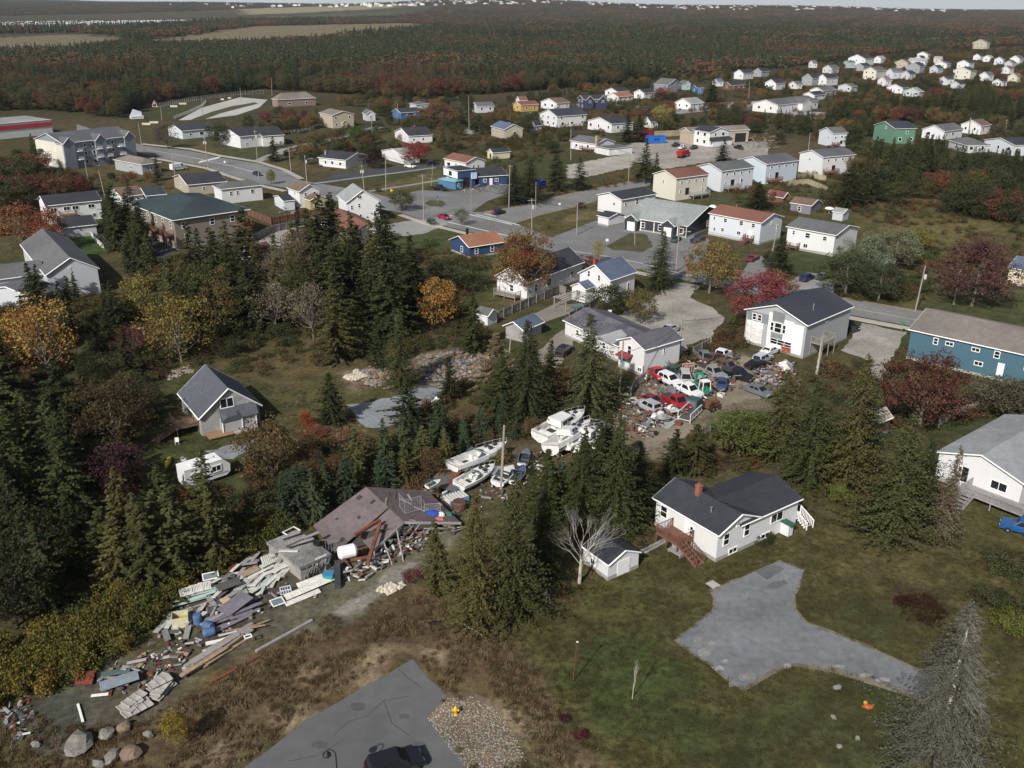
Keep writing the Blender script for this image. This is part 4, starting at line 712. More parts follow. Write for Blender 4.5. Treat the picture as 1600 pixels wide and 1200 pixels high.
h1('pale house with grey roof beside the red tree in the upper street', (1331,136), (1314,134.5), (1346,134), 3.4, 1.8, 'x', SILV, RGREY)
h1('biggest white house of the hill with tall gable', (1352.5,92), (1331.5,88), (1373,89), 6.4, 2.8, 'x', WHITE, RDARK, (2, 5))
h1('blue-green annex left of the biggest white house', (1326,97.5), (1322,95), (1338,95), 4, 1, 'x', TEALP, RGREY)
h1('white house with pale roof right of the biggest white house', (1377,91.5), (1368,90), (1388,90), 3.6, 1.8, 'x', WHITE, RLIGHT)
h1('cream two storey house with blue row beside it', (1370,111), (1354,109), (1393,108.5), 5.2, 2, 'x', CREAM, RGREY, (2, 5))
h1('pale blue long house right of the cream two storey house', (1396,112.5), (1389,110), (1415,110.5), 4.2, 1.8, 'x', PALEBLUE, RGREY)
house('tall pale blue house with grey roof above the row houses', (1302,208.5), (1277,204), (1327,208), 5.6, 1.8, 'x', PALEBLUE, RGREY, [W_('R',.2,3.4,.7,.8), W_('R',.65,1.0,1.4,1.5), W_('R',.65,3.6,.8,.9), W_('L',.3,3.0,.5,.9), ('k','R',.0,.4,1.8,1,REDWOOD)])
house('tall green house with navy roof at the right above the spruces', (1399,201.5), (1366,195), (1432.5,200.5), 6.4, 2.2, 'x', GREEN_W, mat('navy_shingle',(0,0,0)), [W_('L',.45,5.8,.7,.8), W_('R',.3,1.2,1.4,1.4), W_('R',.6,4.2,.9,.9), W_('R',.85,1.2,.9,1.2)])
h1('white gabled house with grey roof right of the green house', (1476.5,205.5), (1447,201), (1496,200.5), 3.8, 2.2, 'x', WHITE, RGREY)
h1('white house with brown roof beside the thick pole stump', (1534,197), (1499.5,194), (1553,195), 4.0, 2.2, 'x', WHITE, RBRN)
h1('low grey hip roofed house in front of the brown roofed white one', (1510,227.5), (1502,220), (1534,225), 3.0, 2.2, 'x', SILV, RGREY, style='hip')
h1('white house with dark roof at the right edge above the spruces', (1587,227.5), (1567,218.5), (1606,222), 4.2, 1.8, 'x', PALEBLUE, RDARK)
h1('white gabled house with black roof beside the pink maple', (1411,137.5), (1391.5,135.5), (1425,132.5), 3.8, 2.2, 'x', WHITE, RDARK)
h1('grey roofed house right of the white gable by the pink maple', (1437,144), (1418,142.5), (1449,141), 3.2, 2.4, 'x', SILV, RGRN)
h1('cream two storey house with teal roof above the maples', (1517.5,111), (1497.5,108), (1533,109.5), 5.2, 2, 'x', CREAM, RTEAL, (2, 5))
h1('white house directly behind the cream two storey one', (1515,99), (1501,98), (1529,98), 4.4, 2, 'x', WHITE, RTEAL)
h1('dark gabled house with white trim in the upper right street', (1438,104), (1422,103), (1452,102.5), 4.4, 2.4, 'x', GREY, RTEAL)
h1('tan gabled house above the dark gabled one', (1419,98.5), (1403,98), (1428,98), 4, 2.2, 'x', BEIGE, RBRN)
h1('small white and navy house nearest the red trees on the hill', (1450,85), (1437.5,84), (1457,83), 4, 2, 'x', WHITE, RGREY)
h1('solitary beige house standing highest on the wooded hill', (1543,67), (1527,66.5), (1551,66.5), 6.5, 3.4, 'x', BEIGE, RGREY, (2, 5))
h1('cream hut alone among red trees on the hill', (1470,92), (1462.5,91), (1474,90.5), 3.4, 1.6, 'y', CREAM, RLIGHT)
h1('white low house right of the wooded knoll', (1548,90), (1540,89), (1556,88.5), 3.6, 1.8, 'x', WHITE, RLIGHT)
h1('pair fronted white house near the right edge of the hill street', (1568,93.5), (1558,92), (1572,91), 4, 2, 'x', PALEBLUE, RGREY)
h1('white gabled house at the right edge of the hill street', (1594,92), (1583,91), (1606,90), 4.4, 2.4, 'x', WHITE, RGREY)
h1('long white bungalow in the middle of the hill street', (1480,100), (1466,99), (1491,98), 3.2, 1.6, 'x', WHITE, RGREY)
h1('white house with pale roof among the upper left hill houses', (1446,96), (1426,95), (1453,94), 3.2, 2.0, 'y', WHITE, RLIGHT)
h1('low white house seen past the dark trees at lower right of the hill', (1480,124), (1474,123), (1494,120), 3.2, 1.4, 'x', WHITE, RTEAL)
h1('small white house at the far right above the maples', (1578,108), (1570,107), (1588,104), 3.2, 1.8, 'x', WHITE, RRED)
for lab, x, y, w, wl, rf in (('white gable just showing above the dark grey house roof',1271,99,9,WHITE,RGREY),('grey house under the burgundy trees left of the hill',1300,107,28,SILV,RGREY),('long dark roofed house below the biggest white house',1350,104,30,GREY,RDARK),('white garage end left of the cream hut',1440,91,14,WHITE,RDARK),('pale grey house beside the long white bungalow',1466,107,24,SILV,RTEAL),('white cottage under the solitary beige house',1532,88,18,WHITE,RDARK),('grey cottage at the right end of the hill street',1582,99,18,SILV,RGREY),('white bungalow right of the cream two storey house',1545,118,22,WHITE,RGREY),('pale house between two dark trees low on the hill',1500,132,18,PALEBLUE,RDARK),('tan roofed white house by the pink maple',1385,126,20,WHITE,RTAN),('white house left of the red brick bungalow',1122,128,14,WHITE,RBLUE),('grey bungalow behind the small square white house',1190,112,26,GREY,RDARK),('white house half behind the upper street spruces',1245,132,20,WHITE,RGREY),('teal roofed house in the fold of the hill street',1422,116,22,SILV,RTEAL),('white house by the low dark trees right of the hill',1566,128,20,WHITE,RDARK),('cream cottage at the far right of the upper wood',1590,120,20,CREAM,RBRN),('small white house between yellow house and forest',812,157,16,WHITE,RRED),('white cottage by the long cream shed',836,196,20,SILV,RDARK)):
    h1(lab, (x, y), (x-w*.42, y-1.2), (x+w*.58, y-1), 3.2, 1.9, 'x', wl, rf)
house('small purple-grey shed with brown roof in the back gardens', (1268,322), (1237,316.5), (1280,315.5), 2.5, 1.2, 'y', LILAC, RBRN, [W_('L',.55,.6,.8,1.3)], name='shed', cat='shed', o=.25)
house('maroon roofed garden hut by the hedges', (1224,309), (1201,304), (1231,306), 2.0, 1.3, 'y', REDWOOD, RMAR, name='shed', cat='shed', o=.3)
house('white grey shed with tin roof behind the split level house', (1318,333.5), (1300,331), (1329,330), 2.2, .8, 'y', SILV, RLIGHT, name='shed', cat='shed', o=.2)
house('yellow-cream house corner with slate roof at the right edge of the road', (1625,427), (1575,418), (1650,415), 3.6, 1.6, 'y', mat('siding_butter',(0,0,0)), RBLUE, [W_('L',.7,2.0,1.0,.7)])
house('dark shed with maroon roof left of the gravel back lot', (396,404), (375,396), (428,396), 2.6, 2.2, 'x', SILV, RMAR, name='shed', cat='shed')
house('small grey roofed white shed behind the fence near the yellow tree', (762,494.5), (744,490), (778,488), 2.2, .9, 'y', WHITE, RGREY, name='shed', cat='shed', o=.2)
house('open sided shelter with slate blue roof below the fence', (818,516), (785,509), (852,503), 2.4, 1.0, 'x', GREYWOOD, RBLUE, name='shelter', cat='shed', o=.4)
house('red brown cabin with pale roof glimpsed between the big spruces on the right', (1375,660), (1352,652), (1396,652), 2.4, .9, 'x', REDWOOD, mat('pale_tin',(.36,.33,.28),.8,.15,2,6), name='shed', cat='shed', o=.25)
# industrial sheds far off on the upper left
for lab, px0, px1, py, hh in (('pale blue-white factory hall far off on the upper left', 222, 262, 17.5, 16), ('long white warehouse far beyond the car fields', 262, 325, 20.5, 11), ('white tower block of the distant works', 212, 221, 15, 26), ('long white depot farther right on the plain', 364, 420, 20, 8), ('white dome roofed barn alone on the distant plain', 546, 552, 18, 16), ('pale strip mall at the very left of the plain', -10, 36, 9, 10), ('white hall on the distant ridge left of centre', 335, 348, 11, 12)):
    a, b = P((px0, py)), P((px1, py)); t = thing('warehouse', lab, 'warehouse', a, atan2(b.y-a.y, b.x-a.x)); w = (b-a).length; zz = 0
    MB().box(0, 0, 0, w, 60, hh).build('wall', WHITE if 'blue' not in lab else PALEBLUE, t); MB().extrude([(-1, hh+.01), (30, hh+4), (61, hh+.01)], -1, w+1, 'x').build('roof', RLIGHT, t); q = MB()
    for i in range(6): q.box(w*(i+.2)/6, -.3, hh*.35, w*(i+.7)/6, -.01, hh*.6)
    q.build('window_band', GLASS, t)
# ---------------------------------------------------------------- vehicles
PAINTM = mat('car_paint', (0,0,0), .4, .16, 3, objcol=True, spec=.5); TYRE = mat('tyre_rubber', (.018,.018,.019), .9, .1); RIMM = mat('wheel_rim', (.35,.36,.37), .4, .05, metal=.5)
LAMPC = mat('lamp_glass', (.55,.56,.55), .2, .02); LAMPR = mat('red_lamp', (.28,.02,.02), .3, .02); PLASTIC = mat('bumper_plastic', (.05,.05,.055), .6, .1)
WHEEL = MB().lathe([(.12,-.1),(.30,-.11),(.345,-.06),(.345,.06),(.30,.11),(.12,.1)], 14, axis='y').mesh('tyre', TYRE); RIM = MB().lathe([(.0,-.09),(.2,-.095),(.21,0),(.2,.095),(0,.09)], 10, axis='y').mesh('rim', RIMM)
KINDS = {'sedan': (4.6,1.78,.28,.88,[(-2.3,.55),(-2.25,.86),(-1.5,.93),(1.0,.93),(2.1,.80),(2.3,.6)],[(-1.65,.93),(-.95,1.40),(.35,1.42),(1.15,.93)]),
 'suv': (4.5,1.84,.34,1.0,[(-2.25,.6),(-2.2,1.0),(-1.9,1.03),(1.05,1.03),(2.1,.92),(2.25,.65)],[(-2.1,1.03),(-1.85,1.66),(.3,1.68),(1.1,1.03)]),
 'pickup': (5.3,1.9,.4,1.05,[(-2.65,.6),(-2.65,1.08),(-.7,1.08),(1.5,1.08),(2.55,.98),(2.65,.65)],[(-.75,1.08),(-.6,1.75),(.7,1.76),(1.45,1.08)]),
 'van': (5.9,2.0,.35,1.25,[(-2.95,.5),(-2.95,1.3),(1.8,1.3),(2.8,1.1),(2.95,.6)],[(-2.95,1.3),(-2.9,2.45),(1.35,2.45),(2.2,1.3)])}
CARS = {}
def car(label, at, to, kd, col, z=0.0, tilt=(0,0), cat='car', group=None, wheels=True, glass=True, name=None):
    g = P(at); ang = heading(at, to) if isinstance(to, tuple) else to
    nm = name or {'sedan':'parked_car','suv':'parked_car','pickup':'pickup_truck','van':'delivery_van'}[kd]
    t = thing(nm, label, cat, (g.x, g.y, z), 0, group); t.rotation_euler = (tilt[0], tilt[1], ang)
    L, Wd, zb, belt, low, cab = KINDS[kd]
    if kd not in CARS:
        hw = Wd/2; b = MB(); prof = low; st = []
        bot = [(low[0][0]+.02, zb), (low[-1][0]-.02, zb)]; full = low+[(bot[1][0], zb), (bot[0][0], zb)]
        n = len(full); q = []
        for s in (-1, 1):
            for i, (x, zz) in enumerate(full):
                e = abs(x)/(L/2); inset = .10*max(0, e-.78)/.22 + (.05 if zz > belt-.02 else 0) + (.04 if zz <= zb else 0); q.append((x, s*(hw-inset), zz))
        b.add(q, [(i, (i+1) % n, n+(i+1) % n, n+i) for i in range(n)]+[tuple(range(n))[::-1], tuple(range(n, 2*n))])
        if kd == 'pickup': b.box(-2.6,-.78,1.081,-.78,.78,1.083, 1)
        c = MB(); ti = .17 if kd != 'van' else .10; (x0,z0),(x1,z1),(x2,z2),(x3,z3) = cab; e = .07
        lo = [(x0,-hw+e,z0),(x3,-hw+e,z3),(x3,hw-e,z3),(x0,hw-e,z0)]; hi = [(x1,-hw+e+ti,z1),(x2,-hw+e+ti,z2),(x2,hw-e-ti,z2),(x1,hw-e-ti,z1)]
        c.hexa(lo+hi)
        V = [Vector(p) for p in lo+hi]
        def pane(i, j, k, l, u0, u1, v0, v1, out):
            f = lambda u, v: lerp(lerp(V[i], V[j], u), lerp(V[l], V[k], u), v)+Vector(out); m = MB()
            q = [f(u0,v0), f(u1,v0), f(u1,v1), f(u0,v1)]; o2 = Vector(out)*-.5; return m.hexa([p+o2 for p in q]+q)
        G = []
        G.append(('windscreen', pane(1,2,6,5,.06,.94,.08,.92,(.02,0,.012)).mesh('windscreen', GLASS)))
        if kd != 'van': G.append(('rear_window', pane(0,3,7,4,.08,.92,.15,.9,(-.02,0,.012)).mesh('rear_window', GLASS)))
        for s in (0, 1):
            a = (0,1,5,4) if s == 0 else (3,2,6,7); o = (0,-.022,.004) if s == 0 else (0,.022,.004)
            for u0, u1 in (((.10,.47),(.52,.88)) if kd in ('sedan','suv') else (((.14,.84),) if kd == 'pickup' else ((.78,.93),))): G.append(('side_window', pane(*a,u0,u1,.12,.9,o).mesh('side_window', GLASS)))
        xs = (low[0][0]*.62, low[-1][0]*.64); X = []
        for s in (-1, 1):
            X.append(('headlight', MB().box(low[-1][0]-.12, s*hw*.55-.17, .62, low[-1][0]+.012, s*hw*.55+.17, .76).mesh('headlight', LAMPC)))
            X.append(('tail_light', MB().box(low[0][0]-.02, s*hw*.74-.12, .68, low[0][0]+.1, s*hw*.74+.12, .86).mesh('tail_light', LAMPR)))
        X.append(('bumper', MB().box(low[-1][0]-.1,-hw*.86,.36,low[-1][0]+.06,hw*.86,.54).box(low[0][0]-.06,-hw*.86,.36,low[0][0]+.1,hw*.86,.54).mesh('bumper', PLASTIC)))
        CARS[kd] = (b.mesh('body', [PAINTM, PLASTIC]), c.mesh('cabin', PAINTM), G, X, xs, hw)
    bm_, cm_, G, X, xs, hw = CARS[kd]
    b = put('body', bm_, t, color=col); cb = put('cabin', cm_, t, color=col)
    if glass:
        for n, m in G: put(n, m, cb)
    for n, m in X: put(n, m, b)
    if wheels:
        for x in xs:
            for s in (-1, 1):
                w = put('wheel', WHEEL, t, (x, s*(hw-.10), .345)); put('rim', RIM, w)
    return t
BLK = (.012,.013,.016); SIL = (.36,.38,.40); WHT = (.72,.73,.74); RED = (.30,.015,.02); NAV = (.012,.022,.085); GRY = (.12,.13,.14)
car('black car parked at the very bottom on the dark asphalt lot', (617,1203), (690,1180), 'suv', BLK)
car('silver hatchback among the wrecks at the low end of the junk yard', (1012,642), (988,630), 'suv', SIL, .15)
car('faded red sedan sunk behind the silver hatchback in the junk yard', (1018,632), (1060,648), 'sedan', (.16,.02,.03), .05, wheels=False)
car('white crew cab wreck standing on the heap of the junk yard', (1046,606), (1068,617), 'suv', WHT, .7, (.05,.0))
car('white pickup shell with open front behind the red pickup wreck', (1073,618), (1100,630), 'pickup', WHT, .3, (0,.05), wheels=False)
car('bright red pickup cab tilted against the board fence', (1027,595), (1036,606), 'pickup', (.42,.02,.03), .5, (.1,-.12), wheels=False)
car('red pickup with pale doors in the middle of the wrecks', (1056,636), (1090,655), 'pickup', RED, .2)
car('tan grey pickup wreck beside the green machine', (1112,590), (1140,603), 'pickup', (.26,.25,.24), .25)
car('white van cab among scrap near the house end of the track', (1126,562), (1135,556), 'pickup', WHT, .1, wheels=False)
car('rust and yellow truck hulk behind the tan grey pickup', (1136,580), (1150,585), 'suv', (.12,.07,.04), .1, wheels=False)
for lab, b_, z_, c_, k_ in (('dark green car hulk wedged behind the red cab',(1052,588),.4,(.03,.06,.05),'sedan'),('primer grey pickup shell by the board fence end',(1098,566),.3,(.16,.16,.15),'pickup'),('brown car hulk on the upper edge of the wrecks',(1112,570),.5,(.10,.06,.04),'sedan'),('black truck hulk beside the rust and yellow one',(1150,592),.2,BLK,'pickup'),('blue car hulk low among the parts by the track',(1128,606),.2,(.03,.06,.14),'sedan'),('dusty white hatchback hulk under the scrap by the gate frame',(1070,600),.3,(.40,.40,.38),'suv')): car(lab, b_, rng.uniform(0,6.28), k_, c_, z_, (rng.uniform(-.12,.12), rng.uniform(-.12,.12)), wheels=False)
car('silver wagon parked in front of the patchwork house', (1191,566), (1210,557), 'suv', (.42,.46,.52))
car('dark low car hidden under scrap behind the silver wagon', (1183,574), (1200,570), 'sedan', BLK, 0)
car('white car squeezed between silver wagon and patchwork house', (1203,553), (1215,548), 'sedan', WHT, 0)
car('grey car wreck half covered by the spruces along the track', (1184,616), (1200,622), 'sedan', (.13,.15,.16), 0, wheels=False)
car('dark blue estate car parked on the grey drive behind the patchwork house', (1260,438), (1282,428), 'suv', NAV)
car('grey car beside the dark blue estate car under the willows', (1287,436), (1305,431), 'sedan', (.10,.105,.11))
car('black car by the driveway beside the patchwork house', (1324,514), (1340,520), 'suv', BLK)
car('silver car with dark windows on the gravel lot behind the white house', (1048,518), (1070,512), 'sedan', SIL)
car('black car on the dirt drive beside the big spruce', (882,553), (893,545), 'suv', BLK)
car('maroon car in front of the wide white house', (1176,407), (1186,402), 'sedan', (.16,.012,.03))
car('dark navy truck beside the charcoal duplex', (1090,378), (1106,372), 'pickup', NAV)
car('dark green car under the lamp at the charcoal duplex', (1056,377), (1063,372), 'sedan', (.03,.07,.06))
car('red car driving on the main road by the crossing', (694,342), (720,350), 'sedan', (.28,.015,.04))
car('navy car waiting on the side road', (779,335), (800,330), 'suv', (.01,.015,.05))
car('white delivery van on the grass by the black roofed bungalow', (279,266), (292,264), 'van', WHT, cat='van')
car('dark car driving on the left part of the main road', (402,274), (420,280), 'sedan', (.02,.03,.06))
car('white car on the dark driveway left of the red-brown roofs', (641,262), (660,265), 'sedan', WHT)
car('dark car parked behind the shop bungalow', (676,258), (690,257), 'suv', BLK)
car('black pickup beside the blue kiosk', (686,297), (700,299), 'pickup', BLK)
car('bright blue pickup at the right edge beside the grey deck', (1601,834), (1570,826), 'pickup', (.015,.09,.26))
car('white pickup in the works yard', (1066,233), (1080,229), 'pickup', WHT)
car('black pickup left of the white one in the works yard', (1056,229), (1068,226), 'pickup', BLK)
car('dark green-grey pickup right of the white one in the works yard', (1084,233), (1098,229), 'pickup', (.04,.05,.055))
car('silver car on the driveway of the yellow house', (829,180), (842,182), 'sedan', SIL)
car('white car left of the dark blue two storey house', (905,166), (912,168), 'sedan', WHT)
car('maroon car parked on the upper street', (1163,168), (1172,167), 'sedan', (.12,.01,.03))
car('dark pickup behind the spruce of the works yard', (1154,233), (1166,236), 'pickup', BLK)
# red dump truck, roll-off containers
def dump_truck(at, to):
    g = P(at); t = thing('dump_truck', 'red dump truck with tandem wheels in the works yard', 'truck', (g.x, g.y, 0), heading(at, to)); RT = mat('truck_red', (.36,.02,.025), .5, .08)
    MB().extrude([(-4.2,1.2),(-4.6,2.9),(.4,2.9),(.4,1.3)], -1.2, 1.2, 'y').build('tipper_body', RT, t); MB().extrude([(.9,1.0),(.9,2.9),(2.2,2.9),(2.7,2.0),(4.0,1.8),(4.1,.8)], -1.1, 1.1, 'y').build('cab', RT, t)
    MB().box(-4.0,-.5,.8,4.0,.5,1.15).build('chassis', PLASTIC, t); MB().box(2.25,-1.0,2.05,2.52,1.0,2.75).build('windscreen', GLASS, t)
    for x in (-3.2,-1.9,3.0):
        for s in (-1, 1):
            w = put('wheel', WHEEL, t, (x, s*.95, .52)); w.scale = (1.5,1.6,1.5); put('rim', RIM, w)
dump_truck((1068,246), (1088,240))
def container(label, at, to, L, h, c, wd=2.4):
    g = P(at); m = mat('steel_'+label.split()[0]+'_bin', c, .6, .12, 2, stripe=.5, axis='X'); t = thing('container', label, 'container', (g.x, g.y, 0), heading(at, to))
    MB().box(0,0,.15,L,.06,h).box(0,wd,.15,L,wd+.06,h).box(0,.061,.15,.06,wd-.001,h).box(L-.06,.061,.15,L,wd-.001,h).box(.061,.061,.15,L-.061,wd-.001,.25).build('bin_wall', m, t)
    r = MB()
    for i in range(7): r.box(L*i/7+.1, -.08, .2, L*i/7+.22, -.001, h-.05)
    r.box(-.05,-.1,h-.1,L+.05,-.001,h+.02).build('bin_rib', m, t); MB().box(L*.36,-.06,h*.45,L*.64,-.085,h*.7).build('name_plate', mat('dark_blue_plate',(.02,.04,.15),.6,.05), t)
container('blue steel bin standing in the works yard', (1012,225), (1040,224), 8.5, 3.2, (.02,.13,.45)); container('red steel bin behind the blue one in the works yard', (998,217), (1030,213), 9, 3.4, (.33,.03,.04)); container('navy bin between the roadside spruces', (842,297), (853,294), 4.2, 2.6, (.015,.03,.2))
# ---------------------------------------------------------------- boats on the scrap land
GEL = mat('white_gelcoat', (.66,.66,.63), .45, .14, 1.6, 5); DARKCAB = mat('dark_vinyl', (.04,.042,.05), .6, .1); STRIPE = mat('boat_stripe', (.05,.055,.08), .5, .05); AQUA = mat('tinted_screen', (.10,.15,.17), .15, .05)
def boat(label, at, to, L, B, D, z=.2, tilt=(0,0), cabin=None, fly=False, name='motor_boat', group=None, open_=True, inner=None):
    g = P(at); t = thing(name, label, 'boat', (g.x, g.y, z), 0, group); t.rotation_euler = (tilt[0], tilt[1], heading(at, to))
    S = [0,.15,.35,.55,.7,.82,.92,1.0]; Wf = [.90,.96,1,.97,.84,.62,.34,.03]; K = [0,0,0,.03,.10,.24,.48,.86]; N = 7
    ring = []
    for s, w, k in zip(S, Wf, K):
        x = s*L; hw = B/2*w; zk = k*D; zt = D*(1+.18*s*s); ring.append([(x,-hw,zt),(x,-hw*.97,zt-.45*(zt-zk)),(x,-hw*.78,zk+.28*(zt-zk)),(x,0,zk),(x,hw*.78,zk+.28*(zt-zk)),(x,hw*.97,zt-.45*(zt-zk)),(x,hw,zt)])
    h = MB(); q = [p for r in ring for p in r]; h.add(q, [(i*N+j, i*N+j+1, (i+1)*N+j+1, (i+1)*N+j) for i in range(len(S)-1) for j in range(N-1)]+[tuple(range(N))])
    hull = h.build('hull', GEL, t)
    sm = MB()
    for i in range(len(S)-1):
        for j, sg in ((1,-1),(5,1)):
            a, b = Vector(ring[i][j]), Vector(ring[i+1][j]); sm.bar(a+Vector((0,sg*.012,.03)), b+Vector((0,sg*.012,.03)), .02, D*.09)
    sm.build('hull_stripe', STRIPE, hull)
    d = MB(); gun = .10*B; c0 = .06; c1 = .56 if open_ else .0
    for i in range(len(S)-1):
        a, b = ring[i], ring[i+1]
        if S[i+1] <= c1+.01:
            for j, sg in ((0,1),(6,-1)):
                A, Bb = a[j], b[j]; d.add([A, Bb, (Bb[0], Bb[1]+sg*gun, Bb[2]+.03), (A[0], A[1]+sg*gun, A[2]+.03)], [(0,1,2,3)]); d.add([(A[0], A[1]+sg*gun, A[2]+.03), (Bb[0], Bb[1]+sg*gun, Bb[2]+.03), (Bb[0], Bb[1]+sg*gun*1.3, D*.45), (A[0], A[1]+sg*gun*1.3, D*.45)], [(0,1,2,3)])
        else: d.add([a[0], b[0], (b[0][0],0,b[0][2]+.10*B*Wf[i+1]), (a[0][0],0,a[0][2]+.10*B*Wf[i]), b[6], a[6]], [(0,1,2,3),(3,2,4,5)])
    if open_: d.box(.02*L,-B*.38,D*.42,.56*L,B*.38,D*.45); d.box(.0,-B*.45,D*.85,.03*L,B*.45,D*1.02); d.add([(.55*L,-B*.38,D*.44),(.55*L,B*.38,D*.44),(.551*L,B*.47,D*1.06),(.551*L,-B*.47,D*1.06)], [(0,1,2,3)])
    d.build('deck', GEL if not inner else inner, t)
    r = MB(); rl = [(x, y*.94, zz) for x, y, zz in (ring[i][6] for i in range(3, 8))]
    up = lambda p, s: (p[0], p[1]*s, p[2]+.5)
    for s in (1, -1): r.path([up(p, s) for p in rl], .03, 4); [r.tube((p[0], p[1]*s, p[2]), up(p, s), .025, n=4) for p in rl]
    if L > 6: r.build('bow_rail', STEEL, t)
    if open_:
        s_ = MB(); x0 = .12*L; s_.box(x0,-B*.34,D*.46,x0+.5,B*.34,D*.8); s_.box(.38*L,-B*.3,D*.46,.38*L+.5,-B*.05,D*.95); s_.box(.38*L,B*.05,D*.46,.38*L+.5,B*.3,D*.95); s_.build('seat', GEL if L > 6 else DARKCAB, t)
        if L > 6: e = MB().box(.22*L,-B*.2,D*.46,.31*L,B*.2,D*.62).build('engine_hatch', DARKCAB, t)
        w = MB(); wx = .50*L; w.hexa([(wx,-B*.42,D*1.08),(wx+.05,B*.42,D*1.08),(wx+.05,B*.42,D*1.12),(wx,-B*.42,D*1.12),(wx-.5,-B*.38,D*1.08+.55),(wx-.5,B*.38,D*1.08+.55),(wx-.46,B*.38,D*1.1+.56),(wx-.46,-B*.38,D*1.1+.56)])
        for s in (-1, 1): w.hexa([(wx-1.3,s*B*.46,D*1.05),(wx,s*B*.44,D*1.08),(wx,s*B*.42,D*1.08),(wx-1.3,s*B*.44,D*1.05),(wx-1.3,s*B*.44,D*1.05+.1),(wx-.5,s*B*.40,D*1.08+.55),(wx-.5,s*B*.38,D*1.08+.55),(wx-1.3,s*B*.42,D*1.05+.1)])
        w.build('windscreen', AQUA, t)
        hh = MB()
        for fx, fy in ((.66,.14),(.66,-.14),(.78,0)): hh.box(fx*L-.25, fy*B-.2, D*1.2, fx*L+.25, fy*B+.2, D*1.22+.10*B)
        if L > 6: hh.build('deck_hatch', DARKCAB, t)
    if cabin:
        x0, x1, ch = cabin; c = MB(); hw = B*.40; z0 = D*1.03
        c.hexa([(x0*L,-hw,z0),(x1*L,-hw*.8,z0),(x1*L,hw*.8,z0),(x0*L,hw,z0),(x0*L+.1,-hw*.82,z0+ch),(x1*L-1.3,-hw*.66,z0+ch),(x1*L-1.3,hw*.66,z0+ch),(x0*L+.1,hw*.82,z0+ch)])
        cb = c.build('cabin', GEL, t); w = MB()
        for s in (-1, 1): w.hexa([(x0*L+.5,s*hw*.985,z0+ch*.4),(x1*L-1.0,s*hw*.80,z0+ch*.4),(x1*L-1.0,s*hw*.77,z0+ch*.4),(x0*L+.5,s*hw*.95,z0+ch*.4),(x0*L+.5,s*hw*.90,z0+ch*.82),(x1*L-1.35,s*hw*.73,z0+ch*.82),(x1*L-1.35,s*hw*.70,z0+ch*.82),(x0*L+.5,s*hw*.87,z0+ch*.82)])
        w.hexa([(x1*L-.35,-hw*.7,z0+ch*.3),(x1*L-.35,hw*.7,z0+ch*.3),(x1*L-.31,hw*.7,z0+ch*.3),(x1*L-.31,-hw*.7,z0+ch*.3),(x1*L-1.1,-hw*.62,z0+ch*.85),(x1*L-1.1,hw*.62,z0+ch*.85),(x1*L-1.06,hw*.62,z0+ch*.85),(x1*L-1.06,-hw*.62,z0+ch*.85)]); w.build('cabin_window', GLASS, cb)
        if fly:
            f = MB(); zz = z0+ch+.02
            for s in (-1, 1): f.hexa([(x0*L+.2,s*hw*.8,zz),(x1*L-1.5,s*hw*.62,zz),(x1*L-1.5,s*hw*.58,zz),(x0*L+.2,s*hw*.74,zz),(x0*L+.2,s*hw*.8,zz+.5),(x1*L-1.7,s*hw*.62,zz+.7),(x1*L-1.7,s*hw*.58,zz+.7),(x0*L+.2,s*hw*.74,zz+.5)])
            f.hexa([(x1*L-1.5,-hw*.6,zz),(x1*L-1.5,hw*.6,zz),(x1*L-1.45,hw*.6,zz),(x1*L-1.45,-hw*.6,zz),(x1*L-1.75,-hw*.6,zz+.75),(x1*L-1.75,hw*.6,zz+.75),(x1*L-1.7,hw*.6,zz+.75),(x1*L-1.7,-hw*.6,zz+.75)]); f.box(x0*L+.8,-.5,zz,x0*L+1.3,.5,zz+.7); f.build('flybridge', GEL, cb)
    return t
boat('long white open sports cruiser lying beside the tall grey pole', (706,745), (796,709), 9.3, 2.9, 1.5, .35, (-.06,.02))
boat('large white cabin cruiser with flybridge, rear one of the heaped boats', (842,695), (908,661), 10, 3.3, 1.5, .3, (.05,0), (.30,.72,.95), False, open_=True)
boat('broken white cabin cruiser heeled over in front of the flybridge boat', (862,716), (930,676), 9.5, 3.2, 1.7, .3, (-.25,.0), (.34,.66,.8))
boat('third white boat hull behind the young spruce on the scrap heap', (893,710), (945,680), 7.2, 2.6, 1.3, .3, (.12,0), (.35,.7,1.0))
boat('low white speedboat hull between the two cruisers', (880,712), (940,672), 7, 2.3, 1.1, .9, (.25,.05))
boat('upside tilted white runabout at the right end of the boat heap', (930,708), (948,690), 4.6, 1.9, .8, .3, (.35,.1))
boat('narrow white dinghy with dark interior standing on end of the weeds', (816,731), (824,708), 4.2, 1.5, .55, .15, inner=mat('grey_inner', (.12,.15,.19),.7,.1))
boat('rounded white runabout at the foot of the tall grey pole', (776,763), (797,742), 4.6, 2.0, .8, .2, (.1,0))
boat('blue and grey runabout next to the rounded white one', (802,760), (816,741), 4.2, 1.8, .7, .2, (-.1,0), inner=mat('blue_inner', (.08,.10,.17),.7,.1))
boat('slim white skiff alone at the right below the boat heap', (868,752), (842,738), 4.4, 1.5, .6, .15, (.25,0))
boat('second long white hull partly hidden under the sports cruiser', (716,768), (760,745), 6.5, 2.3, 1.1, .1, (.1,0), open_=True)
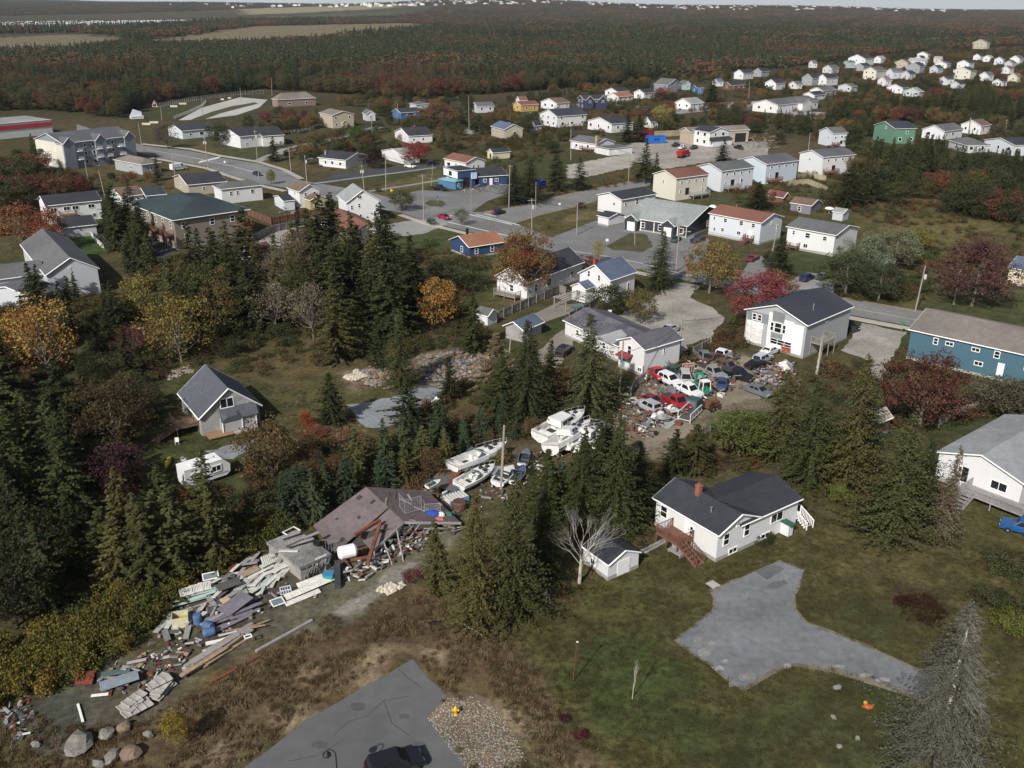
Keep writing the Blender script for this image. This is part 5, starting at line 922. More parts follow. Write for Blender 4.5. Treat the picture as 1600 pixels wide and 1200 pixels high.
# travel trailer
a, b = P((292,768)), P((362,745)); t = thing('travel_trailer', 'white travel trailer parked by the grey shingled house', 'trailer', (a.x, a.y, 0), atan2((b-a).y, (b-a).x)); Lt = (b-a).length
RV = mat('trailer_white', (.66,.67,.67), .5, .08, 1.2); MB().extrude([(0,.5),(0,2.75),(Lt-.9,2.75),(Lt,1.9),(Lt-.05,.9),(Lt-.6,.5)], 0, 2.4, 'y').build('body', RV, t)
MB().box(-.03,-.03,2.751,Lt-.9,2.43,2.80).build('roof', PW, t); MB().box(1.1,.7,2.801,1.8,1.3,2.95).box(3.4,1.0,2.801,4.2,1.6,3.0).build('roof_vent', PW, t)
for x, w_, z, h in ((1.3,.9,1.55,.45),(4.0,1.1,1.45,.7),(2.9,.45,1.5,.7)): f_ = put('window', window_mesh(w_, h, True)[0], t, (x, -.002, z)); put('pane', window_mesh(w_, h, True)[1], f_)
MB().box(2.25,-.04,.55,2.9,-.002,2.45).build('door', DOORW, t); MB().box(.4,-.035,.95,Lt-.3,-.002,1.05).build('trim_stripe', mat('grey_stripe',(.2,.21,.23),.5,.05), t)
for s in (.15, 2.25):
    for x in (2.0, 2.9): w = put('wheel', WHEEL, t, (x, s, .345)); put('rim', RIM, w)
MB().bar((Lt-.6,1.2,.5),(Lt+1.1,1.2,.45),.12,.12).lathe([(.0,0),(.2,0),(.22,.5),(0,.6)], 8, c=(Lt+.5,1.2,.55)).build('hitch', PLASTIC, t)
# ---------------------------------------------------------------- poles, lamps, wires, fences
POLEM = mat('pole_wood', (.27,.25,.225), .9, .15, 2, 8); WIREM = mat('wire', (.05,.05,.05), .6, 0); INS = mat('transformer_grey', (.45,.46,.46), .5, .05)
POLES = {}
def pole(key, b, t_, label, arm=0, drum=0, lamp=0, r=.14):
    g = P(b); d = ray(*t_); f = g.y/d.y; h = CAMH+d.z*f; lean = d.x*f-g.x
    lean = max(-.09*h, min(.09*h, lean))
    t = thing('utility_pole', label, 'utility pole', g, 0, None); top = Vector((lean, 0, h))
    MB().tube((0,0,-.2), top, r*1.15, r*.8, 8).build('shaft', POLEM, t)
    if arm: MB().bar(top+Vector((-1.1*arm,-.2*arm,-.5)), top+Vector((1.1*arm,.2*arm,-.5)), .1, .12).build('crossarm', POLEM, t)
    for i in range(drum): MB().lathe([(0,-.45),(.25,-.45),(.27,0),(.25,.45),(0,.5)], 10, c=(top.x*.85+(.38 if i == 0 else -.38), -.15, h-2.2)).build('transformer', INS, t)
    if lamp: MB().path([(top.x*.8,0,h*.8), (top.x*.8+1.2*lamp,0,h*.8+.7), (top.x*.8+2.0*lamp,0,h*.8+.75)], .04, 5).box(top.x*.8+2.0*lamp-.1,-.12,h*.8+.66,top.x*.8+2.0*lamp+.6,.12,h*.8+.84).build('lamp_arm', STEEL, t)
    POLES[key] = g+top; return t
pole('a', (1430,486), (1446,415), 'tall grey pole with white insulators at the corner of the teal building', 0, 1)
pole('b', (967,621), (974,533), 'pale pole in front of the white two storey gabled house')
pole('c', (1061,563), (1066,495), 'dark pole at the gravel lot corner of the white house')
pole('d', (783,764), (788,665), 'tall bare grey pole standing among the boats', r=.17)
pole('e', (662.5,344), (660,272), 'pole with double crossarms on the sidewalk by the crossing', 1)
pole('f', (569,296), (565,257), 'pole with three grey transformers beside the large white house', .8, 2)
pole('g', (603,298), (602.5,244), 'plain pole on the grass median')
pole('h', (795,324), (797,257), 'pole with small crossarm on the shop side of the side road', .7)
pole('i', (831,367), (831,310), 'pole with crossarm in front of the orange topped maple', 1, 1)
pole('j', (901,367), (902.5,315), 'plain pole on the lawn across from the slate blue roof')
pole('k', (837,327), (837.5,284), 'thin street lamp pole on the side road', 0, 0, 0, .1)
pole('l', (1056,425), (1062,352), 'pole with curved lamp arm in front of the charcoal duplex', 0, 0, 1)
pole('m', (982,284), (984,239), 'pole behind the side road next to the spruce pair')
pole('n', (892,250), (892,202), 'pole beside the paved lane above the gravel lot')
pole('o', (992,383), (992,335), 'thin pole on the front lawn of the charcoal duplex', 0, 0, 0, .1)
pole('p', (223,237), (216,192), 'leaning dark pole beside the three storey apartments')
pole('q', (325,262), (319,213), 'pole with two white drums at the zebra crossing', .5, 2)
pole('r', (274,276), (270,246), 'slim pole beside the white delivery van')
pole('s', (140,293), (132.5,252), 'left one of two leaning poles behind the raised white house')
pole('t', (165,312), (154,266), 'right one of two leaning poles behind the raised white house')
pole('u', (405,284), (398,203), 'tall pole with drum and lamp on the near kerb of the main road', .5, 1, 1)
pole('v', (455,269), (451,230), 'thin pole on the grass above the main road')
pole('w', (480,288), (476,242), 'lamp pole with drum at the mouth of the median', 0, 1, 1)
pole('x', (582,213), (580,182), 'pole with white lamp below the beige two storey house')
pole('y', (622.5,192), (621,161), 'thin pole before the blue fronted bungalow')
pole('z', (733,203), (732,151), 'tall pole in the middle of the far brown trees')
pole('aa', (253,188), (251,167), 'short pole at the edge of the playing field')
pole('ab', (317,181), (315,152), 'pole where the playing field meets the pale court')
pole('ac', (377,158), (375,137), 'light pole on the pale court')
pole('ad', (425,150), (424,122), 'mast in front of the broad brick building')
pole('ae', (1263,237), (1266,207), 'pole between the fourth row house and the tall pale blue house')
pole('af', (1513,211), (1517,184), 'thick pole stump before the brown roofed white house', r=.3)
pole('ag', (1571,208), (1573,186), 'crossarm pole in the upper right trees', 1)
pole('ah', (1490,476), (1501,421), 'pole inside the burgundy tree at the right')
pole('ai', (1207,392), (1215,360), 'pale short pole between the two white road houses')
pole('aj', (674,293), (676,256), 'lamp mast on the shop forecourt', r=.09)
pole('ak', (736,329), (736,281), 'tall sign mast at the front of the shop forecourt', r=.1)
pole('al', (1170,155), (1171,127), 'pole by the red brick bungalow')
pole('am', (796,551), (798,528), 'weathered half pole among the spruces by the rubble', r=.12)
pole('an', (963,170), (963,146), 'slim pole by the dark blue two storey house', r=.1)
def wire(label, pts, sag=.8, r=.045):
    mb = MB()
    for a, b in zip(pts, pts[1:]):
        q = [lerp(Vector(a), Vector(b), i/10)-Vector((0,0,sag*4*(i/10)*(1-i/10))) for i in range(11)]; mb.path(q, r, 3)
    return tag(mb.build('power_line', WIREM), label, 'power line')
po = POLES; off = lambda k, x=0, z=0: po[k]+Vector((x,0,z))
wire('thin lines from the crossing pole along the main road to the teal corner', [off('e'), off('i'), off('l'), off('a')]); wire('lower cable from the lamp pole to the teal corner pole', [off('l',0,-1.2), off('a',0,-1.2)], 1.2, .03)
wire('lines leaving the teal corner pole towards the right edge', [off('a'), P((1660,452),9)], 1); wire('second lines leaving the teal corner pole to the right', [off('a',.5,-1), P((1660,470),8)], 1.2, .03)
wire('lines between the transformer pole and the lamp poles on the left', [off('f'), off('w'), off('u'), off('q')]); wire('cable over the side road between its poles', [off('e',0,-.5), off('h',0,-.5), off('m')]); wire('cable from the pale pole to the dark gravel lot pole', [off('b',0,-2), off('c',0,-1.5)], .5)
wire('lines over the grass median from pole to pole', [off('w',0,-.4), off('f',0,-.6), off('g'), off('aj',0,-.5)]); wire('lines climbing from the median to the far streets', [off('g',0,-.3), off('x'), off('y'), off('z')]); wire('cables along the near kerb of the left road', [off('q',0,-.8), off('p'), off('s')]); wire('lines past the works yard to the tall pale blue house', [off('m'), off('n'), off('ae')]); wire('lines from the lawn pole to the charcoal duplex', [off('i',0,-1), off('j'), off('o')])
wire('wire from the dark gravel lot pole to the patchwork house', [off('c',0,-.6), P((1172,483),6.2)], .6)
wire('white service cable drooping across the lawn from the bungalow to the right edge', [P((1252,788),3.4), P((1665,880),4.2)], 1.6, .025).active_material
lp = P((518,1199)); t = thing('lot_lamp', 'black gooseneck lamp at the bottom of the asphalt lot', 'street lamp', P((530,1245)), 0); MB().tube((0,0,0),(0,0,4.2),.07,.05,8).path([(0,0,4.2),(-.15,0,4.5),(-.45,0,4.6),(-.65,0,4.45)],.04,6).build('post', BLACKM, t); MB().lathe([(.04,.35),(.12,.25),(.3,.02),(.32,-.08),(0,-.06)], 12, c=(-.65,0,4.1)).build('shade', BLACKM, t)
fence_no = [0]
def fence(label, pts, h, m, gap=.17, post=2.2, name='board_fence', rails=True, solid=True):
    a = P(pts[0]); t = thing(name, label, 'fence', a); q = [P(p)-a for p in pts]; pm = MB(); bm = MB(); rm = MB()
    for u, v in zip(q, q[1:]):
        n = max(1, int((v-u).length/gap)); d = (v-u).normalized(); nn = Vector((-d.y, d.x, 0))
        for i in range(n):
            c = lerp(u, v, (i+.5)/n)+nn*.04; hh = h*rng.uniform(.95, 1.03)
            bm.bar(c+Vector((0,0,.05)), c+Vector((0,0,hh)), gap*.88 if solid else .05, .025, up=nn)
        k = max(1, int((v-u).length/post))
        for i in range(k+1): c = lerp(u, v, i/k)-nn*.05; pm.bar(c, c+Vector((0,0,h+.1)), .11, .11, up=nn)
        for z in (.35, h-.25): rm.bar(u+Vector((0,0,z)), v+Vector((0,0,z)), .05, .1)
    pm.build('post', m, t); rm.build('rail', m, t); kind(bm.build('slat', m, t), 'stuff'); return t
GF = mat('grey_fence_wood', (.22,.205,.19), .9, .2, 2, 10); RF = mat('red_brown_fence', (.15,.075,.055), .9, .2, 2, 10); TF = mat('tan_fence', (.33,.28,.20), .9, .2, 2, 10)
fence('long weathered grey board fence with leaning braces below the slate blue roof', [(760,508),(800,491),(838,474),(874,459),(884,462)], 1.9, GF)
fence('dark grey fence running along the mottled roof', [(889,500),(921,483),(935,474)], 1.5, GF)
fence('red brown panel fence round the patio by the road', [(386,336),(424,351),(472,342),(522,335)], 1.9, RF)
fence('grey board fence behind the patio fence', [(395,378),(425,364),(470,353),(520,344)], 1.9, GF)
fence('tan garden fence behind the row houses', [(1232,290),(1262,288),(1292,300)], 1.8, TF); fence('second tan garden fence by the fourth row house', [(1246,280),(1262,277),(1290,283)], 1.8, TF)
fence('rough grey fence between white house and junk yard', [(985,622),(993,606),(1010,596)], 1.7, GF); fence('grey fence panel beside the gravel lot behind the scrap', [(1082,556),(1110,541)], 1.6, GF)
fence('white picket fence by the upper lane', [(455,209),(472,206),(490,203)], 1.4, TRIM, .5, solid=False); fence('brown plank fence at the patchwork house corner', [(1228,578),(1238,586)], 1.2, GF)
fence('rail fence along the playing field', [(272,186),(296,177),(316,167),(322,160)], 1.6, STEEL, .5, solid=False); fence('tall light fence behind the playing field', [(250,168),(310,157),(372,149),(412,147)], 2.6, STEEL, .7, solid=False)
fence('small dark fence below the dirt track', [(1096,683),(1109,676)], 1.4, GF); fence('grey wooden fence behind the right grey roofed house', [(1466,668),(1490,652),(1530,645)], 1.7, GF)
fence('pale railing round the sunken parking bay', [(141,366),(150,378),(163,390)], 1.2, TRIM, .35, solid=False); fence('tan wall of boards behind the blue bin', [(1022,214),(1050,213),(1070,212)], 2.6, TF)
# ---------------------------------------------------------------- yard things
for lab, x, y, c_ in (('white and red stop sign by the side road mouth',770,342,(.45,.03,.04)),('yellow warning sign on the far kerb',612,308,(.55,.40,.03)),('white street sign by the zebra crossing',352,262,(.6,.6,.6)),('blue sign at the grass island',684,318,(.03,.10,.35)),('white speed sign on the side road verge',874,330,(.6,.6,.6)),('white notice sign on the gravel lot edge',952,503,(.6,.6,.6)),('small white sign by the duplex lawn',948,388,(.6,.6,.6)),('green street sign at the teal corner',1408,522,(.04,.20,.09))):
    t = thing('road_sign', lab, 'sign', P((x, y))); MB().tube((0,0,0),(0,0,2.4),.04,n=6).build('post', STEEL, t); MB().box(-.35,-.06,1.75,.35,-.03,2.4).build('plate', mat('sign_'+str(int(c_[0]*100))+str(int(c_[1]*100)), c_, .5, .05), t)
def lpole():
    g = P((895,1066)); t = thing('clothes_pole', 'rusty red pole with pale cap on the lawn', 'pole', g); h = height_at(g, 1003)
    MB().tube((0,0,0),(.25,0,h),.05,.05,7).build('shaft', mat('rusty_red',(.13,.045,.03),.9,.2,3,8), t); MB().rock((.25,0,h+.06),.08,1).build('cap', PW, t)
lpole()
g = P((712,1117)); t = thing('fire_hydrant', 'yellow fire hydrant on the stone bed', 'fire hydrant', g); YEL = mat('hydrant_yellow', (.62,.40,.02), .5, .08)
MB().lathe([(.2,0),(.2,.06),(.13,.07),(.13,.62),(.17,.63),(.17,.70),(.13,.78),(.05,.88),(.04,.95),(0,.95)], 12).build('barrel', YEL, t); MB().lathe([(.09,-.3),(.09,.3)], 8, c=(0,0,.5), axis='x').lathe([(.11,-.28),(.11,0)], 8, c=(0,0,.45), axis='y').lathe([(0,-.31),(.11,-.31),(.11,-.24),(0,-.24)], 8, c=(0,0,.5), axis='x').build('nozzle', YEL, t)
def bare(name, label, cat, mb, m, at=None): return tag(mb.build(name, m, None, P(at) if at else None), label, cat)
def chair(label, at, m, ang=0):
    t = thing('garden_chair', label, 'chair', P(at), ang); MB().box(-.25,-.25,.42,.25,.25,.46).build('seat', m, t); MB().box(-.25,.2,.46,.25,.25,.9).build('backrest', m, t)
    for x in (-.22,.22):
        for y in (-.22,.22): MB().tube((x,y,0),(x,y,.42),.025,n=5).build('leg', m, t)
    MB().box(-.28,-.2,.62,-.24,.22,.65).box(.24,-.2,.62,.28,.22,.65).build('armrest', m, t)
chair('white plastic chair on the grass below the side deck', (277,694), PW, .3); chair('small white chair near the travel trailer', (288,724), PW, 1.2); chair('grey folding chair in the shade of the tall spruce', (854,938), GREYWOOD, .6)
t = thing('yellow_kayak', 'yellow kayak lying beside the trailer path', 'kayak', P((263,725)), radians(100)); YK = mat('kayak_yellow', (.55,.40,.03), .5, .08); MB().lathe([(.02,-1.7),(.2,-1.2),(.34,-.4),(.36,.3),(.25,1.1),(.02,1.7)], 8, axis='x', c=(0,0,.25)).build('hull', YK, t); MB().lathe([(0,0),(.22,0),(.24,.06),(.18,.07)], 8, c=(0,0,.56)).build('cockpit', BLACKM, t)
def slabset(name, label, cat, items, m, group=None):
    """a thing of a few planks or panels: [(p0, p1, z0, z1, width, thick)]"""
    a = P(items[0][0]); t = thing(name, label, cat, a, 0, group)
    for p0, p1, z0, z1, w, th in items: MB().bar(P(p0)-a+Vector((0,0,z0)), P(p1)-a+Vector((0,0,z1)), w, th).build('plank', m, t)
    return t
slabset('wooden_walkway', 'old plank walkway from the shed to the red deck', 'walkway', [((1001,862),(1052,836),.05,.05,.35,.06), ((1004,866),(1054,839),.05,.05,.35,.06)], GREYWOOD)
t = thing('garden_bench', 'grey crate bench under the red deck', 'bench', P((1056,866)), radians(-50)); MB().box(-.9,-.4,.3,.9,.4,.4).box(-.9,.35,.4,.9,.4,.8).build('seat', GREYWOOD, t)
for x in (-.8,.8): MB().box(x-.05,-.35,0,x+.05,.35,.3).build('leg', GREYWOOD, t)
slabset('step_slab', 'pale slab at the foot of the red stairs', 'paving slab', [((1108,910),(1120,918),.06,.06,1.0,.1)], CONC)
bare('gas_tank', 'white upright tank at the left wall of the white bungalow', 'tank', MB().lathe([(0,0),(.4,0),(.45,.2),(.45,1.2),(.3,1.4),(0,1.45)], 12), PW, (1031,815))
def pergola():
    a, b = P((884,488)), P((919,478)); t = thing('pergola', 'grey timber pergola over a paved patio behind the white house', 'pergola', a, atan2((b-a).y, (b-a).x)); w = (b-a).length; d = 3.2
    for x in (0, w):
        for y in (0, d): MB().box(x-.07,y-.07,0,x+.07,y+.07,2.3).build('post', GREYWOOD, t)
    m = MB()
    for i in range(9): m.bar((w*i/8,-.3,2.42),(w*i/8,d+.3,2.42),.08,.14)
    m.build('rafter', GREYWOOD, t); MB().bar((-.3,0,2.3),(w+.3,0,2.3),.1,.16).bar((-.3,d,2.3),(w+.3,d,2.3),.1,.16).build('beam', GREYWOOD, t)
    c = P((902,482)); s = thing('lounge_chair', 'blue lounge chair under the pergola', 'chair', c, .4); MB().box(-.9,-.35,.25,.6,.35,.4).build('seat', mat('lounge_blue',(.05,.16,.24),.8,.1), s); MB().hexa([(.6,-.35,.3),(.75,-.35,.3),(.75,.35,.3),(.6,.35,.3),(1.0,-.35,.9),(1.1,-.35,.9),(1.1,.35,.9),(1.0,.35,.9)]).build('backrest', mat('lounge_blue',(0,0,0)), s)
pergola()
sheet('patio', [(800,508),(880,468),(886,476),(905,474),(918,480),(884,492),(860,500),(815,520)], mat('patio_paver',(.20,.185,.16),.9,.15,2,8), .022)
t = thing('tarped_woodpile', 'blue-grey tarp under the pale scrub by the teal willow', 'tarp', P((1383,412))); MB().rock((0,0,.5),2.6,.45,seed=3).build('cover', mat('tarp_blue',(.30,.40,.42),.8,.15,2,6), t)
bare('satellite_dish', 'white round dish behind the shed', 'dish', MB().lathe([(1.3,0),(1.1,.25),(.7,.42),(0,.5)],14).tube((0,0,-1.2),(0,0,.4),.08), PW, (1295,333)).location.z = 1.3
bare('dome_shelter', 'white domed shelter behind the charcoal duplex', 'shelter', MB().lathe([(1.6,0),(1.6,.8),(1.3,1.6),(.7,2.1),(0,2.25)],12), PW, (1113,332))
MB_play = MB(); a = P((243,167)); t = thing('play_tower', 'pink and grey play tower on the playing field', 'play tower', a); MB().box(-2,-1,0,2,1,.4).build('base', mat('sand_box',(.36,.28,.17),.9,.1), t); MB().extrude([(-1.3,1.6),(1.3,1.6),(0,3.6)],-1.2,1.2,'y').build('roof', mat('play_pink',(.35,.22,.26),.7,.05), t)
for x in (-1.1,1.1):
    for y in (-1,1): MB().box(x-.1,y-.1,.4,x+.1,y+.1,1.6).build('post', TRIM, t)
t = thing('stage_box', 'pale blue stage box at the corner of the playing field', 'stage', P((214,185)), .6); MB().box(-3,-2,0,3,2,1).extrude([(-3,1),(3,1),(3,3),(-1,4.5)],1.6,2,'y').build('stand', SKYB if False else PALEBLUE, t); MB().box(-3.2,-2.2,1.001,3.2,1.5,1.15).build('floor', PALEBLUE, t)
for i, (x, y) in enumerate(((222,196),(234,193.5),(266,168),(280,164),(345,157),(356,155))):
    a = P((x, y)); t = thing('goal_board', 'low pale rebound board on the field', 'board', a, rng.uniform(0,.4), 'low pale boards around the playing field'); MB().box(0,0,.2,4 if i < 4 else 2,.15,1.2).build('panel', mat('board_pale',(.5,.46,.36),.8,.1), t); MB().box(.1,.16,0,.25,.3,1.2).box(1.6,.16,0,1.75,.3,1.2).build('post', STEEL, t)
t = thing('geometric_climber', 'small green climbing dome by the hedge', 'climber', P((914,500))); m = MB()
for i in range(6):
    a = i*pi/3; m.path([(1.3*cos(a),1.3*sin(a),0),(1.0*cos(a),1.0*sin(a),.8),(0,0,1.3)],.05,4); m.path([(1.0*cos(a),1.0*sin(a),.8),(1.0*cos(a+pi/3),1.0*sin(a+pi/3),.8)],.05,4)
m.build('dome_frame', mat('lime_tube',(.40,.48,.16),.5,.05), t)
for lab, x, y, c in (('blue garbage bin left of the pair beside the maple house', 866, 441, (.02,.06,.2)), ('navy garbage bin right of the pair beside the maple house', 872, 439, (.015,.03,.12)), ('dark bin by the driveway of the black suv', 1332, 520, (.03,.03,.035)), ('white waste box by the junk house door', 1197, 556, (.6,.6,.58))):
    t = thing('garbage_bin', lab, 'bin', P((x, y))); m = mat('bin_'+lab.split()[0]+lab.split()[1], c, .6, .08); MB().hexa([(-.3,-.3,.05),(.3,-.3,.05),(.3,.3,.05),(-.3,.3,.05),(-.36,-.36,1.05),(.36,-.36,1.05),(.36,.36,1.05),(-.36,.36,1.05)]).build('tub', m, t); MB().box(-.4,-.4,1.051,.4,.4,1.14).build('lid', m, t); MB().lathe([(.1,-.3),(.1,.3)],8,axis='x',c=(0,.3,.1)).build('wheel', BLACKM, t)
for i, (x, y, r) in enumerate(((125,1168,1.25),(168,1150,.75),(194,1140,.72),(176,1186,.7),(155,1196,.5),(205,1182,.9),(30,1150,.4),(56,1165,.4),(232,1150,.5))):
    lab = ['big pale oblong boulder at the lower left','pale round boulder left of the brown one','brown boulder right of the pale round one','flat pale boulder near the bottom edge','small pale boulder touching the bottom edge','brown half buried boulder near the bottom edge','small grey stone at the far lower left','small stone beside the far lower left heap','little rock under the concrete forms'][i]
    tag(MB().rock((0,0,r*.35), r, .62, seed=i+40).build('boulder', mat('boulder_brown' if i in (2,5) else 'boulder_pale', (.20,.15,.11) if i in (2,5) else (.20,.19,.165), .95, .3, 2, 7, bump=.6), None, P((x, y)), rng.uniform(0,3)), lab, 'boulder')
for i, (x, y, lab) in enumerate(((1306,1076,'pale pair of stones on the lower lawn, left one'),(1311,1075,'pale pair of stones on the lower lawn, right one'),(1302,1122,'pale upright stone low on the lawn'),(1311,1168,'pale stone nearest the bottom of the lawn'),(1340,1155,'flat brown stone at the lower lawn'))):
    tag(MB().rock((0,0,.14), .24, .9, seed=i+80).build('lawn_stone', mat('boulder_pale',(0,0,0)), None, P((x, y)), i), lab, 'stone')
t = thing('rusty_figure', 'orange garden ornament lying on the lower lawn', 'ornament', P((1356,1106))); OR = mat('ornament_orange',(.42,.10,.03),.7,.1); MB().rock((0,0,.15),.4,.5,seed=5).bar((-.5,0,.15),(.6,.2,.1),.12,.12).build('body', OR, t); MB().rock((-.2,.2,.4),.16,1,seed=6).build('head', mat('ornament_gold',(.42,.25,.04),.7,.1), t)
bare('fallen_log', 'pale log lying on the dry bank below the tall spruce', 'log', MB().tube((-.9,.8,.12),(.9,-.8,.12),.13,.1,7), GREYWOOD, (740,986))
# ---------------------------------------------------------------- scrap: timber, siding, forms, crates and machines
SAGE = mat('sage_siding', (.42,.45,.40), .8, .2, 2, 8); MINT = mat('mint_siding', (.36,.46,.41), .75, .12, 2, 8); OLDW = mat('old_white_board', (.56,.55,.51), .85, .18, 2, 8); LUM = mat('brown_lumber', (.30,.225,.155), .9, .22, 2, 10); PURW = mat('purple_grey_board', (.17,.16,.185), .9, .2, 2, 8); FORM = mat('concrete_form', (.36,.345,.315), .9, .2, 2, 8); RUSTM = mat('rust', (.15,.055,.03), .9, .25, 3, 8); DKW = mat('dark_board', (.09,.085,.08), .9, .2, 2, 8)
def plank(name, label, group, p0, p1, z0, z1, w, th, m, roll=0):
    a, b = P(p0), P(p1); a.z, b.z = z0, z1; c = (a+b)/2; d = b-a; L = d.length
    o = MB().box(-L/2,-w/2,-th/2,L/2,w/2,th/2).build(name, m, None, c); o.rotation_euler = (roll, -atan2(d.z, hypot(d.x, d.y)), atan2(d.y, d.x))
    return tag(o, label, 'board', group)
def pile(n, box, ang, L, w, th, m, label, group, name='loose_board', zmax=.8, spread=.18, seed=0):
    g = random.Random(seed)
    (x0, y0), (x1, y1), (x2, y2) = box                  # corner, end along the row, end across
    for i in range(n):
        u, v = g.random(), g.random(); c = (x0+(x1-x0)*u+(x2-x0)*v, y0+(y1-y0)*u+(y2-y0)*v); q = P(c); a = ang+g.uniform(-spread, spread); ll = L*g.uniform(.6, 1.1)
        z = .06+zmax*(i/n)*(1-abs(v-.5)); o = MB().box(-ll/2,-w/2,-th/2,ll/2,w/2*g.uniform(.8,1.2),th/2).build(name, m if not isinstance(m, list) else g.choice(m), None, (q.x, q.y, z))
        o.rotation_euler = (g.uniform(-.12,.12), g.uniform(-.06,.06), a); tag(o, label, 'board', group)
A1 = heading((300,1055), (400,990))
pile(22, ((318,1050),(384,1004),(302,1036)), A1, 5.0, .42, .12, [LUM,LUM,GREYWOOD], 'long weathered brown plank in the lowest lumber stack', 'planks of the lowest lumber stack', 'long_plank', .7, .05, 1)
pile(20, ((348,986),(392,962),(335,968)), heading((335,985),(395,960)), 3.8, .36, .1, [PURW,GREYWOOD,PURW], 'purple-grey plank in the middle lumber stack', 'planks of the middle lumber stack', 'long_plank', .7, .10, 2)
pile(26, ((415,918),(465,882),(398,893)), heading((405,915),(465,880)), 3.4, .5, .05, [SAGE,SAGE,OLDW], 'pale sage siding board fanned out beside the shack', 'sage siding boards beside the shack', 'siding_board', .8, .35, 3)
pile(14, ((400,935),(445,900),(385,915)), heading((405,935),(455,895)), 2.6, .35, .05, [SAGE,OLDW], 'sage or white siding board at the lower edge of the pale heap', 'siding boards at the lower edge of the pale heap', 'siding_board', .5, .5, 4)
pile(10, ((290,950),(335,930),(288,940)), heading((285,945),(335,932)), 3.4, .26, .06, MINT, 'mint green siding strip in the stack by the yellow box', 'mint siding strips', 'siding_strip', .9, .05, 5)
pile(10, ((300,958),(345,942),(296,952)), heading((290,955),(345,938)), 3.2, .16, .08, [GREYWOOD,DKW], 'thin grey lath under the mint siding', 'grey laths under the mint siding', 'lath', .35, .08, 6)
pile(34, ((335,940),(415,900),(325,910)), heading((335,925),(410,895)), 2.2, .42, .07, [DKW,GREYWOOD,RUSTM,PURW,OLDW], 'short mixed board on the upper edge of the scrap strip', 'short mixed boards on the upper edge of the scrap strip', 'loose_board', .8, .7, 7)
pile(10, ((350,1005),(410,985),(345,995)), heading((355,1000),(410,985)), 2.2, .12, .1, [LUM,LUM,OLDW], 'thin crossed pole above the lowest lumber stack', 'crossed thin poles above the lowest stack', 'timber_pole', .7, .4, 8)
pile(46, ((260,1010),(470,885),(240,985)), heading((290,1000),(450,890)), 2.5, .55, .07, [DKW,GREYWOOD,PURW,OLDW,LUM,FORM,SAGE,DKW,GREYWOOD,RUSTM], 'stray board lying across the long scrap strip', 'stray boards of the long scrap strip', 'loose_board', .45, 1.2, 10)
pile(22, ((165,1085),(290,1025),(150,1060)), heading((165,1085),(290,1025)), 1.5, .4, .06, [DKW,GREYWOOD,RUSTM,DKW,FORM,LUM], 'dull board among the rubbish left of the lumber stacks', 'dull boards left of the lumber stacks', 'loose_board', .4, 1.3, 11)
pile(12, ((430,880),(515,850),(440,892)), heading((440,880),(515,860)), 2.2, .35, .08, [GREYWOOD,DKW,OLDW,PURW], 'plank heaped on and against the shack', 'planks heaped on the shack', 'loose_board', 2.6, .8, 12)
plank('long_beam', 'long grey beam lying along the edge of the dry bank', None, (400,1020), (488,971), .15, .15, .28, .2, GREYWOOD); plank('long_beam', 'dark red beam just below the long grey one', None, (330,1068), (410,1024), .1, .1, .28, .16, RUSTM)
plank('fibreglass_sheet', 'long white fibreglass panel sloping below the shack', None, (446,938), (522,908), .3, .5, .7, .05, OLDW, .4); plank('fibreglass_sheet', 'shorter pale panel under the long white one', None, (446,946), (500,925), .1, .2, .6, .05, OLDW, .2); plank('fibreglass_sheet', 'white panel right against the shack wall', None, (465,922), (505,908), .5, .6, .6, .05, OLDW, .5)
plank('wide_sheet', 'dark purple plywood sheet on the middle stack', None, (350,970), (388,942), .95, 1.0, 1.7, .04, PURW, .1); plank('wide_sheet', 'brown purple sheet above the mint siding', None, (340,930), (375,918), .8, .9, 1.5, .04, DKW, -.1); plank('wide_sheet', 'tan sheet near the top of the scrap strip', None, (378,905), (404,893), .5, .5, .9, .05, LUM, .1)
plank('wide_sheet', 'tan yellow square board beside the purple sheet', None, (347,950), (360,944), .7, .7, .9, .05, mat('tan_board',(.45,.35,.19),.85,.15,2,8), .1); plank('wide_sheet', 'rust red sheet at the left end of the scrap strip', None, (118,1066), (148,1066), .5, .5, 1.2, .04, mat('red_sheet',(.14,.03,.02),.85,.2,2,8), .5)
plank('white_beam', 'short bright white beam below the blue barrels', None, (322,1010), (356,1003), .3, .3, .3, .2, PW); plank('white_beam', 'bright white strip under the blue-grey tarp sheet', None, (143,1090), (170,1087), .2, .2, .25, .1, PW); plank('white_beam', 'white bent strip above the boulders', None, (122,1102), (130,1130), .15, .15, .2, .06, PW)
plank('wide_sheet', 'blue-grey sheet laid over the left heap', None, (158,1082), (218,1064), .6, .7, 1.0, .05, mat('blue_grey_sheet',(.17,.205,.235),.8,.15,2,8), .3); plank('wide_sheet', 'teal grey sheet behind the left heap', None, (160,1064), (205,1055), .7, .6, .9, .05, mat('teal_sheet',(.10,.15,.15),.8,.2,2,8), -.2)
pile(12, ((160,1075),(215,1062),(158,1060)), heading((160,1075),(220,1058)), 2.0, .16, .07, [DKW,GREYWOOD,OLDW,LUM], 'short lath strewn over the left heap', 'short laths strewn over the left heap', 'lath', .8, .9, 9)
g4 = random.Random(4)
